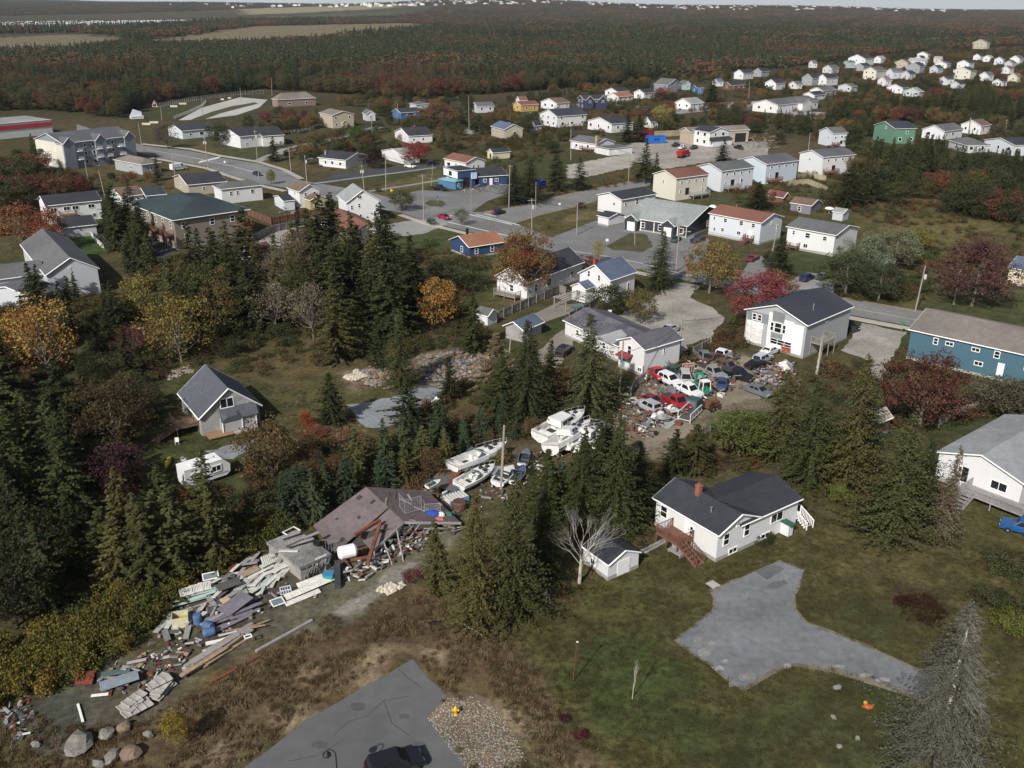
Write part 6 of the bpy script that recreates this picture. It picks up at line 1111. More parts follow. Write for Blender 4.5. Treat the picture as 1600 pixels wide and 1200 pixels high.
for lab, c, dx, n, grp in (('grey concrete form panel in the lower left stack of forms', (212,1106), 30, 7, 'form panels of the lower left stack'), ('grey concrete form panel in the upper right stack of forms', (256,1078), 30, 8, 'form panels of the upper right stack')):
    for i in range(n):
        q = P((c[0]+g4.uniform(-9,9), c[1]+g4.uniform(-7,7))); t = thing('form_panel', lab, 'form panel', (q.x, q.y, .08+i*.09), 0, grp); t.rotation_euler = (g4.uniform(-.08,.08), g4.uniform(-.08,.08), radians(62)+g4.uniform(-.35,.35))
        MB().box(-1.0,-.5,0,1.0,.5,.04).build('face', FORM, t); m = MB()
        for x in (-.95,-.3,.35,.95): m.box(x-.05,-.5,.041,x+.05,.5,.09)
        m.build('batten', FORM, t)
g5 = random.Random(8)
for q_, n_ in ((((1000,640),(1150,585),(1000,620)), 60), (((1010,672),(1070,655),(1000,655)), 16), (((690,760),(800,750),(700,745)), 16), (((905,700),(960,665),(900,680)), 16), (((1185,600),(1240,585),(1185,580)), 12)):
    (x0,y0),(x1,y1),(x2,y2) = q_
    for i in range(n_):
        u, v = g5.random(), g5.random(); c = P((x0+(x1-x0)*u+(x2-x0)*v, y0+(y1-y0)*u+(y2-y0)*v)); sx, sy = g5.uniform(.5,1.7), g5.uniform(.3,.9); m = MB().hexa([(-sx,-sy,0),(sx,-sy,.05),(sx*.9,sy,0),(-sx*.9,sy*.8,.06),(-sx,-sy,.06),(sx,-sy*.9,.12),(sx*.9,sy,.05),(-sx*.9,sy*.8,.13)])
        o = m.build('scrap_sheet', g5.choice((DKW,GREYWOOD,RUSTM,OLDW,STEEL,PURW,DKW)), None, (c.x, c.y, g5.uniform(.1,.8))); o.rotation_euler = (g5.uniform(-.6,.6), g5.uniform(-.5,.5), g5.uniform(0,6)); k_ = ('wrecks','wrecks','boats','boats','patchwork house')[[60,16,16,16,12].index(n_) if n_ != 16 else (1 if x0 == 1010 else 2)]
        tag(o, 'bent sheet of scrap metal lying by the '+k_, 'scrap sheet', 'bent scrap sheets by the '+k_)
def crate(label, at, ang, sx, sy, sz, m, m2, z=0):
    q = P(at); t = thing('open_crate', label, 'crate', (q.x, q.y, z), ang); w = .05
    MB().box(-sx/2,-sy/2,0,sx/2,-sy/2+w,sz).box(-sx/2,sy/2-w,0,sx/2,sy/2,sz).box(-sx/2,-sy/2+w+.001,0,-sx/2+w,sy/2-w-.001,sz).box(sx/2-w,-sy/2+w+.001,0,sx/2,sy/2-w-.001,sz).build('side', m, t); MB().box(-sx/2+w+.002,-sy/2+w+.002,.02,sx/2-w-.002,sy/2-w-.002,sz*.45).build('contents', m2, t); return t
crate('pale yellow open box at the top of the blue barrels', (283,975), .3, 1.5, 1.3, 1.1, mat('cream_box',(.50,.47,.32),.8,.12,2,6), mat('yellow_foam',(.42,.33,.08),.9,.2,2,6))
for i, (x, y, z, lab) in enumerate(((310,975,.35,'upright blue barrel, upper one of the cluster'),(320,981,.3,'blue barrel lying right of the upper one'),(318,996,.25,'lowest blue barrel of the cluster'))):
    t = thing('plastic_barrel', lab, 'barrel', P((x, y), 0), i*.9); BB = mat('barrel_blue',(.07,.13,.24),.55,.12,2); t.rotation_euler = (0 if i == 0 else 1.5, 0, i); t.location.z = 0 if i == 0 else .42
    MB().lathe([(0,-.0),(.36,0),(.42,.12),(.44,.5),(.42,.95),(.36,1.1),(0,1.12)],14).build('drum', BB, t); MB().lathe([(.445,.3),(.46,.34),(.445,.38)],14).lathe([(.445,.7),(.46,.74),(.445,.78)],14).build('hoop', BB, t)
for i, (x, y, a) in enumerate(((293,937,.5),(308,932,.45),(322,928,.35))):
    q = P((x, y)); t = thing('shutter_stack', ['white louvred shutter leaning left on the mint stack','white louvred shutter in the middle of the mint stack','pale louvred shutter at the right of the mint stack'][i], 'shutter', (q.x, q.y, .9), a); m = MB()
    for k in range(8): m.box(-.6+k*.15,-.4,0,-.5+k*.15,.4,.12)
    MB().box(-.65,-.45,-.05,.65,-.40,.15).box(-.65,.40,-.05,.65,.45,.15).box(-.65,-.4,-.05,-.6,.4,.0).build('frame', OLDW, t); m.build('slat', OLDW, t); t.rotation_euler.x = .4
def wframe(label, at, z, ang, w, h, tilt, pane=True):
    q = P(at); t = thing('window_frame', label, 'window frame', (q.x, q.y, z), ang); t.rotation_euler.x = tilt
    MB().box(-w/2,-h/2,0,w/2,-h/2+.1,.08).box(-w/2,h/2-.1,0,w/2,h/2,.08).box(-w/2,-h/2+.101,0,-w/2+.1,h/2-.101,.08).box(w/2-.1,-h/2+.101,0,w/2,h/2-.101,.08).build('sash', PW, t)
    if pane: MB().box(-w/2+.1,-h/2+.1,.02,w/2-.1,h/2-.1,.04).build('pane', mat('dusty_glass',(.16,.19,.19),.3,.15,2), t)
wframe('white window lying in front of the pale siding heap', (434,944), .25, .6, 1.3, 1.1, .1); wframe('white window frame on top of the shack roof', (458,856), 2.05, .9, 1.6, 1.2, .02, False); wframe('white framed pane on the upper scrap edge', (330,908), .6, .4, 1.6, .9, .4); wframe('small white frame on the lowest lumber stack', (389,1008), .95, .5, .7, .5, .1, False)
t = thing('wire_crate', 'blue-white wire milk crate beside the white window', 'crate', P((447,930)), .4); m = MB(); WC = mat('crate_white',(.55,.62,.70),.6,.05)
for i in range(5):
    m.box(-.5+i*.25-.03,-.35,0,-.5+i*.25+.03,-.3,.8).box(-.5+i*.25-.03,.3,0,-.5+i*.25+.03,.35,.8)
m.box(-.53,-.36,.8,.53,-.29,.86).box(-.53,.29,.8,.53,.36,.86).box(-.53,-.29,.8,-.47,.29,.86).box(.47,-.29,.8,.53,.29,.86).box(-.53,-.35,.38,.53,-.3,.44).build('bars', WC, t)
t = thing('striped_panel', 'ribbed white metal panel leaning on the back of the shack', 'panel', P((424,888)), .7); m = MB(); [m.box(-.7+i*.2,-.05,0,-.58+i*.2,.05,1.5) for i in range(8)]; m.build('rib', OLDW, t); MB().box(-.75,.051,.02,.85,.08,1.5).build('sheet', OLDW, t); t.rotation_euler.x = -.5
t = thing('water_heater', 'fat white tank lying on the collapsed barn', 'tank', P((543,868),1.4), radians(25)); MB().lathe([(0,-.95),(.55,-.95),(.72,-.75),(.72,.75),(.55,.95),(0,.95)],14,axis='x',c=(0,0,.5)).build('tank', PW, t); MB().lathe([(.2,.94),(.24,1.02),(.2,1.03),(0,1.0)],10,axis='x',c=(0,0,.45)).build('port', BLACKM, t)
t = thing('rusty_plough_frame', 'rust red steel A-frame resting on the barn roof', 'steel frame', P((560,862),1.4)); o_ = P((560,862)); m = MB(); m.bar(P((555,848))-o_+Vector((0,0,.9)), P((593,826))-o_+Vector((0,0,1.0)),.35,.3).bar(P((574,880))-o_+Vector((0,0,.0)), P((594,830))-o_+Vector((0,0,1.0)),.35,.3).bar(P((548,876))-o_+Vector((0,0,.1)), P((576,872))-o_+Vector((0,0,.2)),.25,.2); m.build('beam', RUSTM, t)
t = thing('dark_slide', 'long curved dark trough standing between shack and barn', 'trough', P((528,905)), radians(100)); m = MB()
for i in range(7): x = -1.8+i*.55; z = .4+.9*(1-((x-.2)/2.2)**2); m.hexa([(x,-.35,0),(x+.54,-.35,0),(x+.54,.35,0),(x,.35,0),(x,-.3,max(.2,z)),(x+.54,-.3,max(.2,z)),(x+.54,.3,max(.2,z)),(x,.3,max(.2,z))])
m.build('shell', mat('dark_steel',(.05,.053,.06),.5,.15,2), t)
t = thing('metal_rack', 'grey steel rack standing behind the dark trough', 'rack', P((515,880)), radians(20)); m = MB()
for i in range(8): m.bar((-1+i*.28,0,.2),(-1+i*.28,1.3,2.2),.05,.05)
m.bar((-1,0,.2),(1,0,.2),.07,.07).bar((-1,1.3,2.2),(1,1.3,2.2),.07,.07).bar((-1,.6,1.1),(1,.6,1.1),.06,.06); m.build('bars', mat('grey_steel',(.12,.125,.13),.6,.15), t)
t = thing('pale_plastic_tub', 'teal and blue plastic tub at the foot of the shack', 'tub', P((514,908))); MB().hexa([(-.4,-.35,0),(.4,-.35,0),(.4,.35,0),(-.4,.35,0),(-.5,-.45,.9),(.5,-.45,.9),(.5,.45,.9),(-.5,.45,.9)]).build('tub', mat('tub_teal',(.05,.30,.26),.5,.1), t); MB().box(-.55,-.5,.901,.55,.5,1.0).build('lid', mat('tub_blue',(.05,.20,.36),.5,.1), t)
t = thing('tyre_casing', 'black tyre on the shack roof', 'tyre', P((497,876),0)); t.location.z = 2.2; MB().lathe([(.2,-.12),(.38,-.14),(.42,0),(.38,.14),(.2,.12),(.2,-.12)],16).build('tread', TYRE, t)
for i, (p0, p1) in enumerate((((452,880),(492,868)),((470,870),(500,858)),((440,868),(470,858)))):
    plank('grey_plank', ['long grey plank across the shack roof','short slatted plank right of the roof window','weathered plank at the left of the shack roof'][i], None, p0, p1, 2.1, 2.15, .4, .08, GREYWOOD)
def cage(label, at, ang, w, d, h, m, z=2.0):
    q = P(at, z); t = thing('wire_cage', label, 'wire panel', q, ang); f = MB(); k = MB()
    for a, b in (((0,0,0),(w,0,0)),((w,0,0),(w,0,h)),((w,0,h),(0,0,h)),((0,0,h),(0,0,0)),((0,d,0),(0,d,h)),((0,0,h),(0,d,h)),((0,0,0),(0,d,0))): f.tube(a, b, .035, n=5)
    for i in range(1, 9): k.tube((w*i/9,0,0),(w*i/9,0,h),.012,n=3); k.tube((0,0,h*i/9),(w,0,h*i/9),.012,n=3); k.tube((0,d*i/9,0),(0,d*i/9,h),.012,n=3)
    f.build('frame', m, t); kind(k.build('mesh_wire', m, t), 'stuff')
cage('tall wire kennel panel on the barn roof', (633,802), .5, 2.0, 1.6, 1.7, STEEL); cage('lower wire kennel panel on the far end of the barn roof', (664,800), .2, 1.8, 1.0, 1.0, STEEL, 1.5)
for lab, at, z, r, c in (('blue tarp bundle on the barn roof edge',(676,806),1.2,.8,(.02,.06,.30)),('white cloth bundle beside the blue tarp',(688,806),1.2,.55,(.6,.6,.6)),('red cloth bundle in front of the white one',(687,814),1.1,.5,(.40,.12,.08)),('green sack right of the red bundle',(702,806),1.0,.45,(.03,.14,.08))):
    q = P(at, z); tag(MB().rock((0,0,.2), r, .6, seed=int(r*100)).build('tarp_bundle', mat('bundle_'+lab.split()[0], c, .8, .15, 2, 6), None, q), lab, 'bundle')
boat('tiny white tender on the back of the barn roof', (668,783), (676,779), 2.2, 1.0, .35, 1.7, name='dinghy')
# things by the boats
for lab, p0, p1, z, w, m in (('black flat panel beside the sports cruiser',(676,752),(720,768),.5,2.6,DKW),('second black panel overlapping the first',(690,742),(712,748),.6,1.6,DKW)): plank('black_panel', lab, None, p0, p1, z, z+.2, w, .06, m, .15)
t = thing('slatted_crate', 'white and blue slatted crate at the foot of the boats', 'crate', P((712,782)), .6); m = MB(); [m.box(-1.2+i*.4,-.9,.1,-1.02+i*.4,.9,.6) for i in range(7)]; m.build('slat', OLDW, t); MB().box(-1.3,-.95,.0,1.3,-.9,.7).box(-1.3,.9,0,1.3,.95,.7).build('side', mat('side_blue',(.12,.25,.36),.7,.1), t)
bare('coiled_hose', 'rust brown tank behind the barn gable', 'tank', MB().lathe([(0,0),(.8,0),(.9,.3),(.9,.9),(.7,1.1),(0,1.0)],14), mat('brown_tank',(.09,.05,.04),.7,.15), (718,795))
bare('blue_gas_bottle', 'bright teal bottle in the weeds below the boat heap', 'bottle', MB().lathe([(0,0),(.22,0),(.22,.9),(.1,1.1),(.06,1.3),(0,1.3)],10), mat('bottle_teal',(.03,.25,.33),.5,.08), (877,735))
# machines and frames of the junk yard
t = thing('green_excavator_boom', 'green machine boom arched over the wrecks', 'machine', P((1085,606)), radians(-60)); m = MB(); GM = mat('machine_green',(.03,.20,.13),.6,.15,2)
m.bar((0,0,.6),(.3,0,2.6),.3,.35).bar((.3,0,2.6),(1.5,0,2.9),.3,.35).bar((1.5,0,2.9),(2.6,0,1.4),.25,.3).bar((2.6,0,1.4),(2.8,0,.3),.22,.25); m.build('boom', GM, t); MB().box(-.8,-.7,0,.6,.7,.9).build('base', GM, t)
t = thing('forklift_cage', 'white cab frame with green body beside the boom', 'machine', P((1100,617)), radians(20)); m = MB()
for x in (-.7,.7):
    for y in (-.6,.6): m.bar((x,y,.9),(x*.85,y*.85,2.3),.09,.09)
m.box(-.7,-.6,2.3,.7,.6,2.38).build('cab_frame', PW, t); MB().box(-1.2,-.65,.3,1.0,.65,.9).build('body', GM, t)
for x in (-.8,.7):
    for y in (-.7,.7): w = put('wheel', WHEEL, t, (x,y,.345)); put('rim', RIM, w)
t = thing('scrap_tractor', 'rusty tractor at the track edge of the junk yard', 'tractor', P((1112,640)), radians(40)); MB().box(-1.2,-.35,.5,1.3,.35,1.2).box(-1.1,-.5,1.2,-.3,.5,1.6).build('body', RUSTM, t); MB().tube((.8,0,1.2),(.8,0,1.9),.06).build('exhaust', RUSTM, t)
for x, y, s in ((-.8,-.75,1.6),(-.8,.75,1.6),(1.0,-.6,1.0),(1.0,.6,1.0)): w = put('wheel', WHEEL, t, (x,y,.345*s)); w.scale = (s,s,s); put('rim', RIM, w)
def frame(label, at, ang, L, w, h, m, z=0):
    q = P(at); t = thing('truck_bed_frame', label, 'frame', (q.x,q.y,z), ang); f = MB()
    for y in (-w/2, w/2):
        f.bar((-L/2,y,h*.3),(L/2,y,h*.3),.14,.14).bar((-L/2,y,h),(L/2,y,h),.16,.14)
        for i in range(5): f.bar((-L/2+L*i/4,y,0),(-L/2+L*i/4,y,h),.1,.1)
    for x in (-L/2,0,L/2): f.bar((x,-w/2,h*.3),(x,w/2,h*.3),.12,.1)
    f.build('rails', m, t); MB().box(-L/2,-w/2+.08,h*.3+.06,L/2,w/2-.08,h*.3+.1).build('floor', DKW, t)
frame('pale rail sided bed frame in the foreground of the wrecks', (1077,652), heading((1065,665),(1092,640)), 4.2, 1.9, 1.4, OLDW); frame('red and white gate frame upright behind the wrecks', (1074,590), .2, 1.6, 1.0, 2.0, mat('red_white_frame',(.45,.25,.22),.8,.15), .2)
t = thing('white_chest', 'white chest freezer behind the silver hatchback', 'freezer', P((1027,655)), heading((1018,658),(1036,650))); MB().box(-1,-.4,0,1,.4,.85).build('cabinet', PW, t); MB().box(-1.02,-.42,.851,1.02,.42,.95).build('lid', PW, t)
plank('white_door_panel', 'white vehicle door lying beside the pale bed frame', None, (1040,645), (1054,640), .5, .6, 1.2, .06, PW, .1); plank('mesh_grate', 'grey grate panel flat on the ground by the wrecks', None, (1035,668), (1052,657), .12, .5, 1.9, .05, mat('grate_grey',(.27,.275,.26),.8,.2,3,10), .1)
crate('blue-grey skip full of scrap beside the white crew cab', (1028,617), heading((1018,618),(1040,612)), 2.8, 1.7, 1.2, mat('skip_tan',(.27,.22,.16),.8,.2,2,6), mat('skip_blue',(.10,.19,.30),.8,.3,2,4))
t = thing('truck_cab', 'dark teal truck cab with big windscreen near the pale bed frame', 'truck cab', P((1084,640)), heading((1078,645),(1092,636))); MB().extrude([(-1,0),(1.1,0),(1.1,1.0),(.6,1.9),(-1,1.9)],-.9,.9,'y').build('shell', mat('cab_teal',(.05,.08,.085),.6,.15,2), t); MB().hexa([(1.12,-.8,1.02),(1.12,.8,1.02),(1.14,.8,1.02),(1.14,-.8,1.02),(.66,-.75,1.85),(.66,.75,1.85),(.68,.75,1.86),(.68,-.75,1.86)]).build('windscreen', AQUA, t); MB().box(-1.02,-.7,.9,-1.001,.7,1.7).build('rear_window', AQUA, t)
t = thing('bicycle_wheel_ring', 'lone wheel standing on the track', 'wheel', P((1157,608)), .6); MB().lathe([(.33,-.03),(.38,-.03),(.38,.03),(.33,.03),(.33,-.03)],16,axis='y',c=(0,0,.38)).build('tyre', TYRE, t); m = MB(); [m.bar((0,0,.38),(.34*cos(i*pi/4),0,.38+.34*sin(i*pi/4)),.015,.015) for i in range(8)]; m.build('spoke', STEEL, t)
for i in range(26):                                     # loose tyres, boxes and drums between the wrecks
    x, y = [(1098,572),(1105,567),(1120,575),(1128,590),(1146,596),(1140,566),(1150,560),(1118,560),(1156,580),(1148,572),(1135,602),(1128,618),(1120,612),(1140,612),(1062,663),(1018,666),(1008,662),(1005,672),(1024,680),(1112,556),(1130,552),(1186,584),(1200,590),(1212,580),(1220,592),(1206,600)][i]
    k = i % 3; q = P((x+rng.uniform(-2,2), y+rng.uniform(-2,2)))
    if k == 0: t = thing('tyre_casing', 'loose black tyre lying between the wrecks', 'tyre', (q.x,q.y,.12), rng.uniform(0,3), 'loose tyres of the junk yard'); t.rotation_euler.x = rng.choice((0,1.2)); t.location.z += .2; MB().lathe([(.2,-.1),(.33,-.12),(.36,0),(.33,.12),(.2,.1),(.2,-.1)],12).build('tread', TYRE, t)
    elif k == 1: t = thing('scrap_drum', 'small rusty drum standing between the wrecks', 'drum', q, 0, 'rusty drums of the junk yard'); MB().lathe([(0,0),(.3,0),(.3,.8),(.26,.85),(0,.8)],10).build('drum', rng.choice((RUSTM,STEEL,DKW)), t); MB().lathe([(.305,.25),(.32,.28),(.305,.31)],10).build('hoop', RUSTM, t)
    else: t = thing('scrap_box', 'open box of metal parts among the wrecks', 'box', q, rng.uniform(0,3), 'boxes of parts in the junk yard'); MB().box(-.5,-.35,0,.5,-.31,.55).box(-.5,.31,0,.5,.35,.55).box(-.5,-.309,0,-.46,.309,.55).box(.46,-.309,0,.5,.309,.55).build('side', rng.choice((OLDW,LUM,RUSTM,mat('box_purple',(.12,.09,.2),.8,.1))), t); MB().box(-.4,-.28,.05,.4,.28,.4).build('parts', DKW, t)
def debris(name, label, px, n, mats, s0, s1, zmax, seed):
    """small scrap too mixed to count"""
    g = random.Random(seed); pl = wpoly(px); lo, hi = pl.min(0), pl.max(0); mb = MB(); k = 0
    while k < n:
        x, y = g.uniform(lo[0], hi[0]), g.uniform(lo[1], hi[1])
        if not inside(np.array([x]), np.array([y]), pl)[0]: continue
        k += 1; a = g.uniform(0, 6.28); l = g.uniform(s0, s1)*g.choice((.5,1,1,2)); z = g.uniform(.03, zmax); e = Vector((cos(a)*l, sin(a)*l, g.uniform(-.3,.5)*l)); c = Vector((x, y, z)); mb.bar(c, c+e, g.uniform(.06,.3), g.uniform(.03,.2), g.randrange(len(mats)))
    o = mb.build(name, mats); tag(o, label, 'debris'); kind(o, 'stuff')
MIX = [RUSTM, OLDW, DKW, GREYWOOD, STEEL, LUM, DKW, GREYWOOD, PURW, LUM, DKW, RUSTM, mat('scrap_red',(.20,.03,.03),.7,.1), mat('scrap_blue',(.05,.08,.14),.7,.1), DKW, GREYWOOD]
debris('scrap_debris', 'small mixed scrap strewn along the junk yard', [(960,640),(1000,600),(1090,560),(1155,556),(1150,600),(1110,630),(1060,660),(1010,690),(960,680)], 650, MIX, .2, .7, 1.1, 1)
debris('scrap_debris', 'small mixed scrap below the patchwork house', [(1178,578),(1240,570),(1250,610),(1210,620),(1185,600)], 300, MIX, .15, .5, .8, 2)
debris('scrap_debris', 'splinters and rubbish along the lumber strip', [(150,1080),(200,1000),(300,935),(430,850),(520,900),(500,935),(400,985),(300,1050),(220,1110)], 150, [GREYWOOD,LUM,DKW,PURW,OLDW,GREYWOOD,RUSTM,SAGE], .12, .45, .35, 3)
debris('scrap_debris', 'rubbish under and beside the boats', [(660,760),(720,740),(800,735),(850,700),(960,660),(960,720),(860,740),(790,790),(700,810)], 240, MIX, .15, .6, .5, 4)
debris('scrap_debris', 'red and white scrap below the yellow box', [(225,1025),(290,995),(300,1020),(250,1060)], 60, [mat('scrap_red',(0,0,0)),OLDW,RUSTM,DKW,DKW,GREYWOOD], .12, .4, .4, 5)
debris('scrap_debris', 'broken bits around the fallen barn', [(530,905),(600,850),(680,830),(660,860),(560,910)], 150, [GREYWOOD,OLDW,DKW,RUSTM], .2, .9, .5, 6)
debris('scrap_debris', 'litter on the ground at the lower left edge', [(0,1100),(40,1080),(60,1130),(20,1170)], 60, MIX, .15, .5, .4, 7)
debris('scrap_debris', 'clutter in front of the navy shop', [(716,298),(780,288),(790,296),(730,304)], 60, MIX, .4, .9, 1, 8); debris('scrap_debris', 'clutter at the far end of the works yard', [(1165,215),(1220,205),(1225,240),(1170,235)], 120, MIX, .5, 1.4, 1.5, 9)
debris('scrap_debris', 'furniture clutter on the patio by the road', [(425,320),(470,312),(475,335),(430,345)], 50, MIX, .4, .9, 1, 10)
def stones(name, label, px, n, m, r0, r1, seed):
    g = random.Random(seed); pl = wpoly(px); lo, hi = pl.min(0), pl.max(0); mb = MB(); k = 0
    while k < n:
        x, y = g.uniform(lo[0], hi[0]), g.uniform(lo[1], hi[1])
        if inside(np.array([x]), np.array([y]), pl)[0]:
            k += 1; r = g.uniform(r0, r1); q = [(x+r*g.uniform(.6,1.2)*cx, y+r*g.uniform(.6,1.2)*cy, r*.4+r*.7*cz) for cx, cy, cz in ((1,0,0),(0,1,0),(-1,0,0),(0,-1,0),(0,0,1),(.1,.1,-1))]; mb.add(q, [(0,1,4),(1,2,4),(2,3,4),(3,0,4),(1,0,5),(2,1,5),(3,2,5),(0,3,5)], g.randrange(len(m)))
    o = mb.build(name, m); tag(o, label, 'stones'); kind(o, 'stuff')
ST = [mat('stone_tan',(.23,.19,.14),.95,.2,2,6), mat('stone_grey',(.26,.25,.24),.95,.2,2,6), mat('stone_brown',(.19,.14,.10),.95,.2,2,6)]
RB = [mat('rubble_brown',(.17,.125,.085),.95,.25,2,6), mat('rubble_tan',(.23,.18,.13),.95,.25,2,6), mat('rubble_grey',(.17,.165,.16),.95,.25,2,6)]
stones('river_stones', 'loose river stones round the yellow hydrant', [(668,1122),(701,1091),(735,1088),(780,1112),(806,1150),(822,1190),(795,1225),(740,1220)], 2400, ST, .05, .115, 1)
stones('rubble_mound', 'rubble and broken rock in the clearing', [(560,588),(590,566),(640,575),(650,600),(600,610),(570,602)], 260, RB, .15, .6, 2); stones('rubble_mound', 'grey and brown rock tip right of the clearing spruce', [(655,560),(720,548),(765,560),(760,590),(690,600),(650,590)], 420, RB+[mat('stone_dark',(.09,.09,.10),.95,.2,2,6)], .15, .65, 3)
stones('rubble_mound', 'pale stones tipped at the barn lane', [(590,925),(600,915),(630,912),(628,920),(605,930)], 60, [mat('stone_cream',(.44,.40,.32),.95,.2,2,6)], .15, .5, 4); stones('rubble_mound', 'white rocks beside the young spruce', [(672,630),(690,620),(700,630),(680,636)], 30, [PW], .2, .6, 5); stones('stone_heap', 'brown stone heap on the grass behind the grey house', [(255,585),(295,572),(305,582),(265,595)], 120, ST, .12, .35, 6)
stones('rubble_mound', 'pale rocks in the clearing grass', [(538,592),(560,580),(570,590),(552,598)], 50, [mat('stone_cream',(0,0,0))], .2, .7, 7)
# ---------------------------------------------------------------- vegetation: meshes
LEAF = leafmat('leaf'); BARK = mat('bark', (.11,.095,.08), .95, .2, 3, 10); PALEBARK = mat('pale_bark', (.17,.15,.125), .95, .2, 3, 10)
def kites(c, d, n, ln, wd):
    """leaf sprays: pointed quads from c along d, lying square to n"""
    d = d/np.maximum(1e-6, np.linalg.norm(d, axis=1))[:, None]; s = np.cross(d, n); s /= np.maximum(1e-6, np.linalg.norm(s, axis=1))[:, None]
    ln = ln[:, None]; wd = wd[:, None]; a = c-d*ln*.5; b = c+s*wd*.5+d*ln*.05; e = c+d*ln*.5; f = c-s*wd*.5+d*ln*.05
    return np.stack([a, b, e, f], 1).reshape(-1, 3)
def leafmesh(name, c, d, n, ln, wd, g, clump=None):
    V = kites(c, d, n, ln, wd); F = np.arange(len(V)).reshape(-1, 4); tone = g.random(len(F))*.55+(clump if clump is not None else g.random(len(F)))*.45
    return fastmesh(name, V, F, [LEAF], tone)
def spruce(seed, r=.2, levels=30, dens=1.0, ragged=.25, low=.06, size=1.0):
    g = np.random.default_rng(seed); C_, D_, L_, W_ = [], [], [], []; T_ = []
    lean = g.random(36)*.6+.7                            # branches longer on some sides
    for i in range(levels):
        z = low+(.985-low)*(i/(levels-1))**.92; R = r*(1-z)**.8*(1.06-.35*(z < .16)*(.16-z)/.16)
        nb = int((4+9*(R/r))*dens)
        lv = .78+.34*g.random(); R *= lv
        for b in range(nb):
            if g.random() < .13: continue
            az = g.random()*2*pi; RR = max(.012, R*(1+g.normal()*ragged)*lean[int(az/2/pi*36) % 36]); zz = z+g.normal()*.012; bt = g.random()
            k = max(2, int(RR/.022)); t = (np.arange(k)+.6+g.random(k)*.5)/k; t = t[t > .16] if k > 3 else t
            droop = -.30*RR*t+.16*RR*t*t; px_ = np.stack([np.cos(az)*RR*t, np.sin(az)*RR*t, zz+droop], 1)
            for s in (-1, 0, 1):
                a2 = az+s*(.75+.3*g.random()); n_ = len(t); dd = np.stack([np.cos(a2)*np.ones(n_), np.sin(a2)*np.ones(n_), -.22+g.normal(size=n_)*.22], 1)
                C_.append(px_+dd*.008+g.normal(size=(n_,3))*.005); D_.append(dd); L_.append((.040+.020*g.random(n_))*(1.12-.5*t)*size); W_.append((.017+.008*g.random(n_))*size); T_.append(np.full(n_, bt))
    n_ = sum(len(x) for x in L_); N = np.tile([0,0,1.], (n_,1))+g.normal(size=(n_,3))*.35
    return leafmesh('spruce_crown', np.concatenate(C_), np.concatenate(D_), N, np.concatenate(L_), np.concatenate(W_), g, np.concatenate(T_))
def broad(seed, rx=.36, z0=.22, clumps=46, leaves=60, ls=.036, cr=.12, hollow=.35, flat=1.0):
    g = np.random.default_rng(seed); C_, D_, N_, T_ = [], [], [], []; lobes = [(g.normal(size=3), .75+.5*g.random()) for _ in range(6)]; cs = []
    while len(cs) < clumps:
        v = g.normal(size=3); v /= np.linalg.norm(v)
        if v[2] < -.8: continue
        f = 1.0
        for l, s in lobes: f *= 1+.42*max(0, float(np.dot(v, l/np.linalg.norm(l)))-.5)*(s-1)*4
        q = v*f*(hollow+(1-hollow)*g.random()**.5)
        cs.append(np.array([q[0]*rx, q[1]*rx, z0+(1-z0)/2*(1+q[2]*.88*flat)]))
    for c in cs:
        if g.random() < .12: continue
        k = int(leaves*(.6+.8*g.random())); v = g.normal(size=(k,3)); v /= np.linalg.norm(v, axis=1)[:, None]; rr = cr*(.6+.8*g.random())*(.35+.65*g.random(k)**.4); p = c+v*rr[:, None]*np.array([1,1,.75])
        C_.append(p); D_.append(g.normal(size=(k,3))+v*.4-np.array([0,0,.35])); N_.append(v*.9+g.normal(size=(k,3))*.7+np.array([0,0,.5])); T_.append(np.full(k, g.random()))
    C_ = np.concatenate(C_); n = len(C_); m = leafmesh('broad_crown', C_, np.concatenate(D_), np.concatenate(N_), ls*(.7+.6*g.random(n)), ls*.62*(.7+.6*g.random(n)), g, np.concatenate(T_))
    return m, cs
def trunkmesh(seed, h=1.0, r=.016, limbs=None, z0=.22):
    mb = MB(); g = random.Random(seed)
    mb.tube((0,0,-.02), (g.uniform(-.01,.01), g.uniform(-.01,.01), h*.55), r, r*.6, 7).tube((0,0,h*.55), (0,0,h*.95), r*.6, r*.12, 6)
    for c in (limbs or []):
        b = Vector((0,0,z0*g.uniform(.6,1.5))); c = Vector(c); md = lerp(b, c, .5)+Vector((0,0,-.03)); mb.tube(b, md, r*.45, r*.3, 5).tube(md, c, r*.3, r*.1, 5)
    return mb
SPR = [spruce(s, r=.18+.022*(s % 4), dens=.95+.15*(s % 2), ragged=.22+.07*(s % 3), low=.04+.04*(s % 3)) for s in range(9)]
SPRUCE_BIG = [spruce(50+s, r=.23+.03*s, levels=50, dens=1.9, ragged=.38, low=.06, size=.56) for s in range(3)]
SPRUCE_TALL = [spruce(60+s, r=.16, levels=34, dens=1.0, ragged=.38, low=.12, size=.85) for s in range(2)]
BRD = []
for s in range(5): BRD.append(broad(100+s, rx=.36+.03*(s % 3), z0=.04+.04*(s % 2), clumps=74, leaves=62))
BIGB = [broad(120+s, rx=.44, z0=.05, clumps=140, leaves=75, ls=.026, cr=.095) for s in range(2)]
THIN = [broad(130+s, rx=.38, z0=.10, clumps=80, leaves=40, ls=.03, cr=.13) for s in range(2)]
BUSH = [broad(140+s, rx=.6, z0=-.02, clumps=48, leaves=60, ls=.06, cr=.2, hollow=.55) for s in range(4)]
